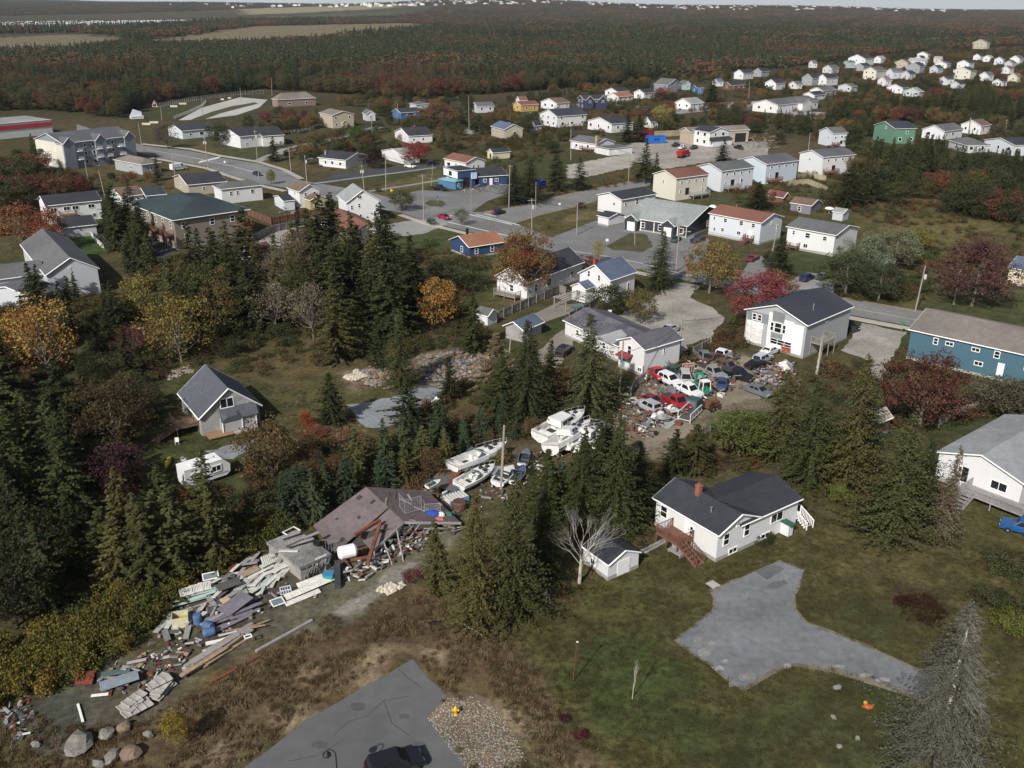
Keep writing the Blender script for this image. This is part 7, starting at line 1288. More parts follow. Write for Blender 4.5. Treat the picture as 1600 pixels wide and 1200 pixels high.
TRUNK_S = trunkmesh(1, 1.0, .013).mesh('trunk', BARK); TRUNK_B = [trunkmesh(2+i, .8, .017, b[1][:9], .2).mesh('trunk', BARK) for i, b in enumerate(BRD)]; TRUNK_BIG = [trunkmesh(22+i, .8, .019, b[1][:14], .2).mesh('trunk', PALEBARK) for i, b in enumerate(BIGB)]; TRUNK_T = [trunkmesh(32+i, .85, .014, b[1][:24], .2).mesh('trunk', PALEBARK) for i, b in enumerate(THIN)]
def bare_mesh(seed, h, spread=.9, depth=5, r=.018, up=.25):
    g = random.Random(seed); mb = MB()
    def br(p, d, l, r, k):
        q = p+d*l; mb.tube(p, q, r, r*.68, 6 if k > 3 else 4, caps=False)
        if k == 0: return
        for i in range(g.choice((2,3,3)) if k > 1 else 3):
            v = Vector((g.uniform(-1,1), g.uniform(-1,1), g.uniform(-.6,1))); n = (d+v*spread*.75+Vector((0,0,up))).normalized(); br(lerp(p, q, g.uniform(.55,1)), n, l*g.uniform(.6,.85), r*g.uniform(.45,.62), k-1)
    base = Vector((0,0,-.02)); br(base, Vector((.02,0,1)), h*.36, r, depth); return mb
def tree(label, base, top, sort, col, width=None, group=None, name=None, cat='tree', var=None, jit=.18):
    """sort: spruce, big_spruce, broad, big_broad, thin; top = photo row of its tip, or a height in metres when below 40"""
    g = P(base) if not isinstance(base, Vector) else base; h = top if top < 40 else height_at(g, top)
    i = rng.randrange(99) if var is None else var
    if sort == 'spruce': cm, tm, r0 = SPR[i % 9], TRUNK_S, .21
    elif sort == 'big_spruce': cm, tm, r0 = SPRUCE_BIG[i % 3], TRUNK_S, .26
    elif sort == 'tall_spruce': cm, tm, r0 = SPRUCE_TALL[i % 2], TRUNK_S, .17
    elif sort == 'broad': cm, tm, r0 = BRD[i % 5][0], TRUNK_B[i % 5], .42
    elif sort == 'big_broad': cm, tm, r0 = BIGB[i % 2][0], TRUNK_BIG[i % 2], .48
    else: cm, tm, r0 = THIN[i % 2][0], TRUNK_T[i % 2], .42
    w = h
    if width: w = width*(.42 if 'spruce' in sort else .5)/1440*(g.y/cos(radians(22))*1.06)/r0 if width > 12 else width*.5/r0
    nm = name or {'spruce':'spruce_tree','big_spruce':'spruce_tree','tall_spruce':'spruce_tree','broad':'broadleaf_tree','big_broad':'maple_tree','thin':'broadleaf_tree'}[sort]
    t = thing(nm, label, cat, g, rng.uniform(0, 6.28), group); t.rotation_euler.x = rng.gauss(0, .022); t.rotation_euler.y = rng.gauss(0, .022)
    k = 1+rng.uniform(-jit, jit); k2 = 1+rng.uniform(-jit, jit)*.6
    tr = put('trunk', tm, t); tr.scale = (min(w, h*1.3), min(w, h*1.3), h); c = put('crown', cm, t, color=(col[0]*k*k2, col[1]*k, col[2]*k)); c.scale = (w, w, h); return t
def bush(label, base, h, w, col, group=None, name='bush'):
    g = P(base) if not isinstance(base, Vector) else base; k = 1+rng.uniform(-.12,.12)
    o = put(name, BUSH[rng.randrange(4)][0], None, g, rng.uniform(0,6.28), tuple(x*k for x in col)); o.scale = (w/1.3, w/1.3, h); return tag(o, label, 'bush', group)
SPG = (.060,.068,.026); SPD = (.040,.047,.020); SPO = (.088,.088,.034); SPB = (.044,.060,.036); OLI = (.115,.105,.038); GRN = (.070,.092,.030); YEL_ = (.30,.205,.05); ORG = (.27,.125,.035); REDL = (.24,.045,.04); BUR = (.115,.036,.036); MARL = (.075,.032,.030); BRNL = (.125,.078,.040); RUSTL = (.16,.075,.038); PALE = (.175,.18,.12); DGR = (.045,.055,.025)
# single trees one can point to
for lab, b, t_, s, c, w in (
 ('big dark spruce left of the lawn, taller of the two in front of the boats', (800,962), 742, 'big_spruce', SPG, 150), ('lighter green spruce with bare lower stem left of the tall lawn spruce', (745,976), 768, 'big_spruce', SPO, 122),
 ('small thin spruce with visible white stem at the end of the barn lane', (686,930), 815, 'tall_spruce', SPO, 66), ('dense bushy spruce between barn and bare tree', (845,905), 735, 'big_spruce', SPD, 95),
 ('dark spruce left of the bungalow, front one', (905,822), 690, 'big_spruce', SPG, 105), ('tallest dark spruce left of the bungalow', (962,838), 645, 'big_spruce', SPG, 120), ('dark spruce right behind the tallest one by the bungalow', (1000,800), 690, 'big_spruce', SPD, 80),
 ('wide spruce right of the junk track, leftmost of the right grove', (1215,718), 575, 'big_spruce', SPO, 110), ('spruce with bare white branches in the right grove', (1262,752), 590, 'big_spruce', SPG, 110), ('tallest spruce in the middle of the right grove', (1322,765), 545, 'big_spruce', SPO, 120), ('blue green spruce behind the tallest of the right grove', (1338,700), 560, 'big_spruce', SPB, 90),
 ('broad dark spruce at the right edge of the lawn', (1392,842), 640, 'big_spruce', SPG, 150), ('wide low spruce right of the broad dark one', (1440,815), 680, 'big_spruce', SPD, 100), ('half dead brown spruce before the grey deck', (1468,842), 690, 'big_spruce', (.155,.135,.09), 75),
 ('young dark spruce pair left of the track bend, left one', (1052,738), 668, 'spruce', SPD, 56), ('young dark spruce pair left of the track bend, right one', (1086,735), 660, 'spruce', SPG, 56),
 ('full spruce standing in front of the white gabled house', (918,642), 488, 'big_spruce', (.075,.082,.038), 108), ('dark spruce left of the full one, behind the half pole', (822,656), 498, 'big_spruce', SPD, 92), ('greyish spruce leaning over the rubble clearing', (775,600), 520, 'tall_spruce', (.13,.11,.065), 70),
 ('spruce by the small white shed and grey fence', (740,552), 460, 'spruce', SPG, 58), ('tall spruce in the middle of the clearing', (628,606), 484, 'big_spruce', SPG, 72), ('shapely spruce at the gravel pad', (640,674), 588, 'spruce', SPD, 66), ('spruce left of the gravel pad', (518,662), 584, 'spruce', SPD, 58), ('thin dark spruce on the rubble', (703,626), 558, 'tall_spruce', SPD, 42),
 ('lone spruce on the main road verge by the slate blue roof', (1030,452), 357, 'big_spruce', SPG, 58),
 ('dark roadside spruce by the sign mast, left one', (803,318), 258, 'big_spruce', SPD, 44), ('dark roadside spruce by the sign mast, right one', (828,316), 248, 'big_spruce', SPD, 48), ('pointed spruce right of the navy bin', (869,298), 235, 'spruce', SPD, 36), ('smaller pointed spruce on the side road', (905,297), 245, 'spruce', SPD, 30),
 ('spruce by the side road pole, taller', (1006,286), 215, 'spruce', SPD, 36), ('spruce by the side road pole, shorter', (1023,290), 236, 'spruce', SPD, 24), ('spruce in front of the works yard', (1128,252), 214, 'spruce', SPD, 24), ('spruce in the row house gardens', (1184,325), 280, 'big_spruce', SPD, 52), ('big spruce at the side of the fourth row house', (1322,322), 246, 'big_spruce', SPD, 62),
 ('spruce before the white porch house, left', (979,222), 178, 'spruce', SPD, 30), ('spruce before the white porch house, right', (998,222), 176, 'spruce', SPD, 32), ('tall spruce at the bright blue house', (1112,160), 118, 'spruce', SPD, 26), ('small spruce on the grass before the joined pair', (428,252), 215, 'spruce', SPD, 24), ('column conifer by the stone faced building', (248,282), 246, 'tall_spruce', SPD, 20),
 ('spruce rising in front of the big pale house gable', (120,468), 430, 'spruce', SPD, 26), ('spruce at the corner of the dark garage wing', (66,478), 420, 'spruce', SPD, 44)):
    tree(lab, b, t_, s, c, w)
for lab, b, t_, s, c, w in (
 ('bright yellow-orange maple at the edge of the dense wood', (682,512), 430, 'broad', (.27,.165,.05), 62), ('large maple turning from green to orange by the road', (818,462), 352, 'big_broad', (.19,.105,.04), 92), ('olive-gold tree on the corner by the gravel lot', (1108,458), 366, 'big_broad', (.20,.15,.06), 84), ('bright red maple beside the patchwork house', (1182,508), 412, 'big_broad', (.185,.048,.05), 92), ('orange tinted right half of the red maple group', (1213,490), 415, 'broad', (.20,.095,.06), 56),
 ('small round green tree on the gravel lot', (1000,506), 444, 'broad', OLI, 46), ('dark round bush tree at the slate blue roofed house', (950,492), 440, 'broad', DGR, 62), ('big burgundy maple beside the teal building', (1436,668), 536, 'big_broad', (.105,.046,.032), 138), ('large purple-brown tree in the meadow on the right', (1518,478), 358, 'big_broad', (.105,.048,.042), 118), ('grey-green bushy tree before the teal building door', (1562,652), 580, 'broad', (.085,.09,.055), 110),
 ('round red maple on the lawn of the plain white garage', (648,256), 220, 'broad', (.24,.055,.05), 40), ('dark purple round tree by the charcoal bungalow', (582,262), 238, 'broad', (.035,.022,.028), 38), ('small round street tree at the white house corner', (627,330), 296, 'broad', (.085,.078,.032), 40), ('young street tree beside the red car', (721,352), 325, 'thin', (.09,.10,.04), 24), ('little round tree by the main road verge', (424,288), 266, 'broad', (.14,.14,.03), 14), ('small yellow tree on the sidewalk', (934,412), 372, 'thin', (.30,.24,.06), 20),
 ('red-brown low tree behind the slate blue roof', (916,418), 396, 'broad', (.14,.05,.04), 30), ('yellow topped street tree in the upper lane', (1034,200), 158, 'broad', (.20,.17,.06), 28), ('pink-red maple by the long white building', (1172,196), 178, 'broad', (.21,.035,.055), 28), ('rust maple at the slate blue gabled house', (1036,156), 132, 'broad', (.16,.065,.045), 24),
 ('golden birch on the left above the dark wood', (78,592), 470, 'thin', (.26,.17,.05), 112), ('second golden tree left beside the first', (40,560), 490, 'thin', (.26,.14,.045), 60), ('yellow-green tree behind the grey house lawn', (284,566), 465, 'thin', (.19,.16,.045), 104), ('tall yellow-green tree by the big pale house', (226,498), 428, 'broad', (.19,.155,.05), 62), ('orange-red big tree at the left edge below the raised house', (40,388), 318, 'broad', (.19,.085,.042), 76), ('rusty tree beside the white garage', (85,392), 326, 'broad', (.20,.075,.04), 46),
 ('dark olive-brown dome tree left of the grey house', (182,700), 588, 'big_broad', (.075,.058,.03), 132), ('burgundy plum bush tree above the trailer', (185,770), 692, 'broad', (.050,.026,.028), 92), ('brown-olive tree by the grey house driveway', (428,756), 648, 'broad', (.11,.078,.036), 92), ('small burgundy tree in the left wood', (212,560), 510, 'thin', (.10,.035,.04), 52), ('tan half bare tree in the middle wood', (432,520), 440, 'thin', (.19,.155,.105), 76), ('rounded dark green tree by the navy cottage', (712,452), 398, 'broad', DGR, 84), ('purple-grey scrub tree left of the dark green one', (690,440), 408, 'thin', (.10,.065,.055), 52),
 ('bright lime green bush mound right of the junk track', (1155,712), 634, 'broad', (.085,.098,.028), 104), ('yellow bush on the dry bank above the lot', (278,1172), 1110, 'broad', (.22,.16,.035), 46), ('golden tree inside the apartment forecourt', (360,366), 318, 'thin', (.30,.20,.06), 26), ('yellow tree at the apartment corner', (384,378), 340, 'thin', (.27,.17,.05), 26), ('pale willow before the split level house', (1345,438), 358, 'big_broad', (.15,.155,.095), 78), ('second pale willow right of the split level house', (1395,420), 345, 'big_broad', (.135,.15,.085), 76), ('dark green tree below the pale willows', (1320,462), 385, 'big_broad', (.055,.066,.030), 84), ('dark tree at the lamp poles under the willows', (1372,470), 400, 'big_broad', (.05,.06,.030), 76), ('yellow-green shrub tree at the meadow edge', (1425,388), 348, 'broad', (.15,.13,.035), 52),
 ('green tree among shrubs beside the fence and white house', (560,222), 196, 'broad', GRN, 30), ('orange-brown wide tree by the blue fronted bungalow', (682,200), 160, 'big_broad', (.16,.085,.05), 62), ('round brown-green tree behind the white garage row', (345,228), 192, 'broad', DGR, 32), ('half bare grey tree beside the bungalow with navy roof', (262,232), 196, 'thin', (.10,.085,.06), 34)):
    q = tree(lab, b, t_, s, c, w)
    if b == (818,462):
        k = put('red_top', BRD[1][0], q, (0,0,4.6), color=(.26,.06,.04)); k.scale = (6.2,6.2,5.6)
# bare trees
b = P((905,912)); h = height_at(b, 782); t = thing('dead_tree', 'bare pale dead tree beside the small white shed', 'tree', b)
DEADM = mat('dead_bark', (.40,.375,.33), .95, .15, 3, 10)
MB().tube((0,0,-.2), (.1,0,h*.32), .2, .13, 9).build('trunk', DEADM, t)
for i in range(7):
    q = bare_mesh(70+i, h*.60, .85, 5, .045, .30).build('limb', DEADM, t, (.1+.1*cos(i), .1*sin(i), h*(.18+.025*i))); q.rotation_euler = (.6*cos(i*1.05), .6*sin(i*1.05), i*1.3)
t = thing('sapling', 'thin leafless white sapling in the lawn', 'tree', P((988,1092))); bare_mesh(9, 4.6, .42, 4, .04, .7).build('stem', DEADM, t)
for lab, bb, tt_, w in (('big grey dead conifer with feathery twigs at lower right', (1462,1192), 935, 4.6), ('dead grey trunk standing before the patchwork house', (1276,585), 515, 1.2)):
    b = P(bb); h = height_at(b, tt_); t = thing('dead_spruce', lab, 'tree', b, 1.0); MB().tube((0,0,-.2),(.1,0,h*.5),.26,.15,8).tube((.1,0,h*.5),(.15,0,h),.15,.02,7).build('trunk', DEADM, t); mb = MB(); g = random.Random(int(h*100))
    for i in range(330 if w > 2 else 40):
        z = h*(.10+.88*g.random()**1.1); az = g.uniform(0, 6.28); R_ = w*(1-z/h)**.75*g.uniform(.3,1.1)+.2; p = Vector((.1,0,z)); d = Vector((cos(az), sin(az), 0)); q1 = p+d*R_*.55+Vector((0,0,-.05*R_)); q2 = p+d*R_+Vector((0,0,-.28*R_+g.uniform(-.2,.3)))
        mb.tube(p, q1, .022, .014, 4, caps=False).tube(q1, q2, .014, .006, 3, caps=False)
        for k in range(15 if w > 2 else 3):
            f = g.uniform(.3,1); s = lerp(p, q2, f); e = Vector((cos(az+g.choice((-1,1))*g.uniform(.5,1.1)), sin(az+g.choice((-1,1))*g.uniform(.5,1.1)), g.uniform(-.7,.1)))*R_*g.uniform(.12,.34); mb.tube(s, s+e, .013, .005, 3, caps=False)
    mb.build('dead_branches', mat('lichen_twig', (.15,.145,.12), .95, .25, 3, 8), t).__setitem__('kind', 'stuff')
    if w > 2:
        c = put('needles', spruce(91, r=.24, levels=52, dens=1.7, ragged=.42, low=.05, size=.42), t, color=(.088,.092,.064)); c.scale = (15,15,h*1.0)
# groves
def inpoly_points(px, n, gap, seed, avoid=None):
    g = random.Random(seed); pl = wpoly(px); lo, hi = pl.min(0), pl.max(0); out = []; tries = 0
    while len(out) < n and tries < n*60:
        tries += 1; x, y = g.uniform(lo[0], hi[0]), g.uniform(lo[1], hi[1])
        if not inside(np.array([x]), np.array([y]), pl)[0]: continue
        if any((x-a)**2+(y-b)**2 < gap*gap for a, b in out): continue
        out.append((x, y))
    return out
KEEPOPEN = [(20,140,555,690),(232,340,535,640),(190,262,470,555),(645,725,500,590),(395,470,500,590),(120,250,690,780),(140,235,740,830),(265,430,660,800),(262,375,765,835),(210,262,540,600)]
def grove(label, px, n, gap, h0, h1, sorts, seed, name=None, group=None):
    g = random.Random(seed*7+1)
    for x, y in inpoly_points(px, n, gap, seed):
        bx, by = pix(x, y)
        if any(a < bx < b and c < by < d for a, b, c, d in KEEPOPEN): continue
        s, c, lb = g.choice(sorts); h = g.uniform(h0*.72, h1)*(1 if 'spruce' in s else .74)
        tree(lb+' '+label, Vector((x, y, 0)), h, s, c, h*2*.25*g.uniform(.9,1.35) if 'spruce' in s else h*.8*g.uniform(.8,1.15), lb+' '+label)
S1, S2, S3, S4 = ('spruce',SPG,'green spruce'), ('spruce',SPD,'dark spruce'), ('tall_spruce',SPD,'slim dark spruce'), ('big_spruce',SPG,'wide green spruce')
grove('in the dense wood left of the yellow-orange maple', [(395,450),(470,400),(560,385),(640,440),(655,520),(600,580),(500,590),(430,560),(400,520)], 46, 3.6, 12, 17, [S1,S2,S2,S3,S4,('spruce',SPO,'olive spruce'),('thin',(.15,.12,.08),'tan half bare tree')], 1)
grove('in the wood below the taupe apartment block', [(170,470),(240,430),(400,425),(420,500),(380,545),(300,540),(200,520)], 34, 3.8, 10, 15, [S1,S2,S2,('spruce',SPO,'olive spruce'),('broad',(.075,.07,.03),'olive broadleaf'),('broad',(.13,.10,.04),'yellow-brown broadleaf')], 2)
grove('in front of the red roofed garage and large white house', [(465,420),(500,405),(620,425),(615,450),(480,450)], 10, 3.5, 9, 13, [S1,S2], 3)
grove('in the black wood along the left edge', [(-30,560),(60,600),(150,590),(150,720),(140,850),(110,960),(-60,1010)], 58, 3.1, 9, 14, [S1,S2,S2,('broad',(.04,.046,.022),'dark broadleaf')], 4)
grove('in the row of spruces above the leafy hedge', [(160,905),(200,860),(330,850),(345,890),(240,930),(170,940)], 11, 2.6, 9, 12.5, [S1,('spruce',SPO,'olive green spruce')], 5)
grove('between the left edge wood and the grey shingled house', [(0,520),(60,480),(180,500),(260,560),(250,600),(130,600),(50,580)], 22, 3.6, 8, 12, [S2,S2,('broad',(.05,.05,.024),'dark olive broadleaf'),('broad',(.09,.07,.03),'brown-green broadleaf')], 6)
grove('in the young spruce thicket left of the boats', [(420,790),(480,740),(620,720),(690,690),(700,735),(640,760),(520,800),(450,830)], 40, 2.2, 4, 7.5, [('spruce',(.055,.075,.036),'young green spruce'),('spruce',SPB,'young blue-green spruce'),('spruce',SPO,'young olive spruce'),('broad',(.10,.07,.035),'brown leafy sapling')], 8)
grove('in the thicket behind the sports cruiser', [(690,690),(760,670),(840,650),(850,680),(780,700),(720,720)], 16, 2.0, 3, 5, [('spruce',(.05,.075,.042),'small green spruce'),('broad',(.11,.085,.04),'small brown bush tree')], 9)
grove('between the boats and the lawn spruces', [(820,770),(870,770),(900,740),(960,730),(985,760),(900,800),(850,830)], 12, 2.4, 5, 9, [S1,S2], 10)
grove('left of the travel trailer', [(215,800),(262,770),(275,800),(300,822),(250,850)], 6, 2.6, 6, 9, [S1,S2], 7)
grove('beside the half pole and rubble clearing', [(760,620),(800,600),(860,600),(880,650),(800,670)], 9, 2.6, 6, 10, [S1,S2,('broad',(.085,.062,.03),'brown shrub tree')], 11)
grove('around the taupe apartment block on the left', [(165,360),(205,340),(225,380),(240,440),(200,440),(170,400)], 12, 3.5, 10, 14, [S1,S2,S2], 13)
grove('in the shrubs under the three storey apartments', [(130,285),(200,275),(240,280),(260,290),(210,295),(140,305)], 12, 4, 3.5, 6, [('broad',OLI,'olive shrub tree'),('broad',RUSTL,'rusty shrub tree'),('broad',DGR,'dark shrub tree')], 14)
grove('beside the wide white house', [(1195,420),(1225,400),(1235,425),(1210,440)], 4, 3, 6, 9, [S2,('broad',DGR,'dark broadleaf')], 18)
grove('in the gardens behind the row houses', [(1130,305),(1240,295),(1270,310),(1230,325),(1150,330)], 12, 4, 3, 5, [('broad',OLI,'olive garden shrub'),('broad',(.17,.15,.04),'yellow-green garden shrub'),('broad',BRNL,'brown garden shrub')], 19)
grove('along the bank of the side road', [(835,315),(860,308),(990,288),(1010,280),(960,275),(900,292)], 18, 3, 2.2, 4, [('broad',(.13,.085,.04),'rust-brown bank shrub'),('broad',OLI,'olive bank shrub'),('broad',(.19,.12,.05),'tawny bank shrub')], 20)
grove('among the far left street gardens', [(440,250),(500,225),(560,225),(610,230),(560,240),(500,262)], 16, 5, 4, 8, [('broad',(.15,.055,.045),'dull red tree'),('broad',DGR,'dark green tree'),('broad',BRNL,'brown tree'),('broad',OLI,'olive tree')], 21)
grove('around the broad brick building', [(385,205),(420,180),(500,175),(500,200),(440,210)], 16, 5, 5, 10, [('broad',(.13,.085,.04),'brown-orange tree'),('broad',OLI,'olive tree'),('broad',DGR,'dark green tree'),('broad',BUR,'burgundy tree')], 22)
for lab, x, y, h, w, c in (('low green hedge bush by the red crossing car',675,352,2,3,DGR),('round bush on the grass median',592,300,1.5,2,DGR),('small bright bush by the right grove',1308,782,2.2,2.6,(.11,.13,.03)),('dark clipped bush at the bungalow wall',1190,846,1.0,3,DGR),('rust bush behind the gravel pad',492,690,2.2,4,(.19,.075,.045)),('orange-red bush left of the gravel pad',478,668,2.4,2,(.27,.06,.03)),('brown bush beside the gravel pad tip',540,692,2,5,(.17,.10,.06)),('burgundy ground bush in the lower lawn, bigger one',906,1152,.6,1.4,(.10,.02,.03)),('burgundy ground bush in the lower lawn, smaller one',882,1125,.5,1.0,(.06,.02,.03)),('dark red shrub low in the back lawn',1440,955,.9,5,(.045,.022,.014)),('yellow-green shrub at the right edge of the lawn',1575,985,2,4,(.11,.12,.03)),('dark shrub by the right edge of the lawn',1545,950,2.4,4,(.05,.055,.026)),('yellow-green bush among the boats',772,722,2.2,4,(.15,.14,.04)),('dark red bush on the bank by the small thin spruce',645,905,1.1,2.5,(.10,.04,.03)),('rust brown scrub by the fence and climbing dome',905,515,1.6,3,(.15,.09,.04)),('round dark hedge by the slate roof shelter',930,518,2,5,DGR),('red hedge shrub by the low white bungalow',905,232,1.6,5,(.14,.04,.035)),('dark brown mound on the lawn across the side road',908,326,2,3,(.07,.028,.02)),('grey green bush by the trees on the far green lawn',668,440,1.8,4,DGR),('little bush on the green lawn by the navy cottage',621,372,1.4,2.4,GRN),('second little bush on the green lawn',668,385,2,4,GRN)):
    bush(lab, (x, y), h, w, c)
# ---------------------------------------------------------------- ground cover and the far forest (one object each, scattered clumps)
def scatter(name, label, pts, scl, pick, srcs, cat='ground cover', zs=None):
    me = bpy.data.meshes.new(name); n = len(pts); me.vertices.add(n); me.vertices.foreach_set('co', np.asarray(pts, 'f').ravel())
    s3 = np.stack([scl, scl, scl if zs is None else zs], 1)
    me.attributes.new('clump_scale', 'FLOAT_VECTOR', 'POINT').data.foreach_set('vector', s3.astype('f').ravel()); me.attributes.new('clump_turn', 'FLOAT_VECTOR', 'POINT').data.foreach_set('vector', np.stack([nr.normal(size=n)*.06, nr.normal(size=n)*.06, nr.random(n)*6.28], 1).astype('f').ravel()); me.attributes.new('clump_kind', 'INT', 'POINT').data.foreach_set('value', np.asarray(pick, 'i'))
    o = put(name, me); tag(o, label, cat); kind(o, 'stuff')
    ng = bpy.data.node_groups.new(name, 'GeometryNodeTree'); ng.interface.new_socket('Geometry', in_out='INPUT', socket_type='NodeSocketGeometry'); ng.interface.new_socket('Geometry', in_out='OUTPUT', socket_type='NodeSocketGeometry')
    N = ng.nodes; L = ng.links.new; gi = N.new('NodeGroupInput'); go = N.new('NodeGroupOutput'); jn = N.new('GeometryNodeJoinGeometry')
    def attr(k, t): a = N.new('GeometryNodeInputNamedAttribute'); a.data_type = t; a.inputs[0].default_value = k; return a.outputs[0]
    sc, tn, kd = attr('clump_scale', 'FLOAT_VECTOR'), attr('clump_turn', 'FLOAT_VECTOR'), attr('clump_kind', 'INT')
    for i, s in enumerate(srcs):
        ob = N.new('GeometryNodeObjectInfo'); ob.inputs[0].default_value = s; ob.inputs[1].default_value = True
        cp = N.new('FunctionNodeCompare'); cp.data_type = 'INT'; cp.operation = 'EQUAL'; L(kd, cp.inputs[2]); cp.inputs[3].default_value = i
        ip = N.new('GeometryNodeInstanceOnPoints'); L(gi.outputs[0], ip.inputs['Points']); L(cp.outputs[0], ip.inputs['Selection']); L(ob.outputs['Geometry'], ip.inputs['Instance']); L(tn, ip.inputs['Rotation']); L(sc, ip.inputs['Scale']); L(ip.outputs[0], jn.inputs[0])
    L(jn.outputs[0], go.inputs[0]); md = o.modifiers.new('scatter', 'NODES'); md.node_group = ng; return o
def source(name, me, leaf):
    me = me.copy(); me.materials.clear(); me.materials.append(leaf); return bpy.data.objects.new(name, me)
def tuft(seed, n, h, lean, w):
    g = np.random.default_rng(seed); a = g.random(n)*6.28; r = g.random(n)*.5; c = np.stack([np.cos(a)*r, np.sin(a)*r, np.full(n, h*.45)], 1); d = np.stack([g.normal(size=n)*lean, g.normal(size=n)*lean, np.ones(n)], 1); nn = g.normal(size=(n,3)); nn[:, 2] *= .2
    return leafmesh('tuft', c, d, nn, h*(.6+.6*g.random(n)), np.full(n, w)*(.6+.8*g.random(n)), g)
def areapts(px, per, g, noise_s=0, thr=0):
    pl = wpoly(px); lo, hi = pl.min(0), pl.max(0); n = int((hi[0]-lo[0])*(hi[1]-lo[1])*per); x = g.uniform(lo[0], hi[0], n); y = g.uniform(lo[1], hi[1], n); k = inside(x, y, pl)
    if noise_s: k &= vnoise(x+900, y+900, noise_s, 77) > thr
    return np.stack([x[k], y[k]], 1)
HARD = [wpoly(p) for p in ([(480,1124),(600,1056),(645,1030),(672,1062),(699,1089),(668,1120),(725,1186),(740,1250),(330,1240)], [(668,1122),(701,1091),(760,1100),(800,1150),(800,1190),(760,1215)], [(1056,1000),(1085,980),(1116,955),(1112,922),(1218,877),(1256,891),(1242,930),(1258,973),(1340,1005),(1540,1100),(1430,1083),(1300,1043),(1240,1036),(1160,1077)],
 [(1030,825),(1115,885),(1265,815),(1180,740)], [(900,870),(950,900),(1000,876),(960,840)], [(130,1090),(200,1000),(300,930),(430,840),(530,890),(500,945),(400,990),(300,1070),(200,1130)], [(480,840),(560,770),(690,770),(720,820),(560,910)], [(960,650),(1010,590),(1160,556),(1180,556),(1190,625),(1080,680),(1000,700)], near_[::1]+far_[::1], [(300,690),(310,640),(410,640),(410,690)], [(275,775),(290,735),(370,740),(370,770)], [(690,760),(700,720),(800,690),(900,660),(950,680),(940,720),(830,770)], [(540,632),(650,606),(690,604),(683,626),(602,668),(553,650)],
 [(1165,560),(1240,575),(1325,520),(1250,480)], [(840,545),(897,508),(1065,530),(1065,560),(1000,590),(950,570),(885,555)], [(1320,548),(1345,505),(1640,520),(1640,600),(1400,560),(1377,600)], [(1480,740),(1640,740),(1640,860),(1560,830)])]
def clear(p):
    k = np.ones(len(p), bool)
    for h in HARD: k &= ~inside(p[:, 0], p[:, 1], h)
    return p[k]
G1 = np.random.default_rng(5)
dry = leafmat('dry_grass_leaf', [(.17,.125,.07),(.24,.185,.11),(.12,.082,.045),(.085,.058,.032),(.14,.115,.055)]); lush = leafmat('lawn_grass_leaf', [(.055,.060,.022),(.075,.064,.028),(.048,.056,.018),(.095,.074,.036)])
scrub = leafmat('scrub_leaf', [(.085,.055,.030),(.12,.075,.036),(.07,.062,.028),(.055,.058,.025),(.15,.085,.04),(.06,.036,.025)]); hedge = leafmat('hedge_leaf', [(.075,.085,.026),(.10,.098,.028),(.062,.072,.024),(.12,.105,.03)]); gold = leafmat('gold_leaf', [(.17,.13,.03),(.13,.115,.03),(.10,.10,.03),(.19,.125,.03)]); greenl = leafmat('thicket_leaf', [(.06,.07,.03),(.05,.062,.026),(.085,.078,.034),(.075,.055,.03)])
TUFT = [tuft(i, 46, .55, .45, .05) for i in range(2)]+[tuft(9, 40, .25, .7, .04)]
cl, _ = broad(300, rx=.62, z0=-.25, clumps=14, leaves=34, ls=.15, cr=.3, hollow=.5); cl2, _ = broad(301, rx=.6, z0=-.2, clumps=16, leaves=44, ls=.11, cr=.28, hollow=.5)
# dry bank
p = clear(np.concatenate([areapts([(-40,1220),(0,1110),(120,1130),(210,1130),(330,1070),(520,960),(640,930),(740,950),(800,1010),(860,1100),(960,1240),(720,1230),(680,1060),(640,1020),(480,1110),(360,1210)], 5.0, G1, 3, .22), areapts([(690,650),(900,600),(990,612),(960,660),(880,700),(780,730),(650,760)], 1.6, G1, 3, .4), areapts([(840,930),(900,890),(960,880),(900,950)], 3, G1)]))
strp = wpoly([(430,1150),(600,990),(690,1010),(770,1090),(850,1225),(890,1215),(810,1110),(720,1060),(640,1015),(480,1110)]); p = p[~(inside(p[:, 0], p[:, 1], strp) & (G1.random(len(p)) < .72))]
scatter('dry_grass', 'dry tan and brown grass on the bank above the asphalt lot', np.c_[p, np.zeros(len(p))], G1.uniform(.35,.85,len(p)), G1.integers(0,2,len(p)), [source('tuft', m, dry) for m in TUFT[:2]])
p = clear(np.concatenate([areapts([(740,1010),(900,900),(1030,830),(1270,740),(1400,840),(1620,860),(1700,1240),(860,1240)], 5.0, G1, 2.5, .30), areapts([(170,640),(290,560),(420,600),(560,600),(640,620),(540,660),(400,720),(330,790),(230,720)], 1.6, G1, 2.5, .35)]))
scatter('lawn_grass', 'short rough lawn grass round the driveway and bungalow', np.c_[p, np.zeros(len(p))], G1.uniform(.45,1.1,len(p)), G1.integers(0,2,len(p)), [source('tuft', TUFT[2], lush), source('tuft', tuft(10, 36, .2, .9, .045), lush)], zs=G1.uniform(.3,.8,len(p)))
# leafy hedge of knotweed and gold shrubs at the lower left
p = areapts([(130,965),(200,925),(300,885),(430,805),(480,790),(470,825),(400,860),(290,920),(230,985),(160,1045),(60,1090),(-40,1110),(-40,1030),(60,1000)], .95, G1)
k = P((180,1000)).x; sel = (p[:, 0] < P((150,1000)).x+G1.normal(size=len(p))*3.5).astype(int)
scatter('leafy_hedge', 'long leafy hedge along the lumber strip, gold at its left end', np.c_[p, np.zeros(len(p))], G1.uniform(1.3,2.4,len(p)), sel, [source('clump', cl2, hedge), source('clump', cl2, gold)], 'hedge', zs=G1.uniform(1.4,3.0,len(p)))
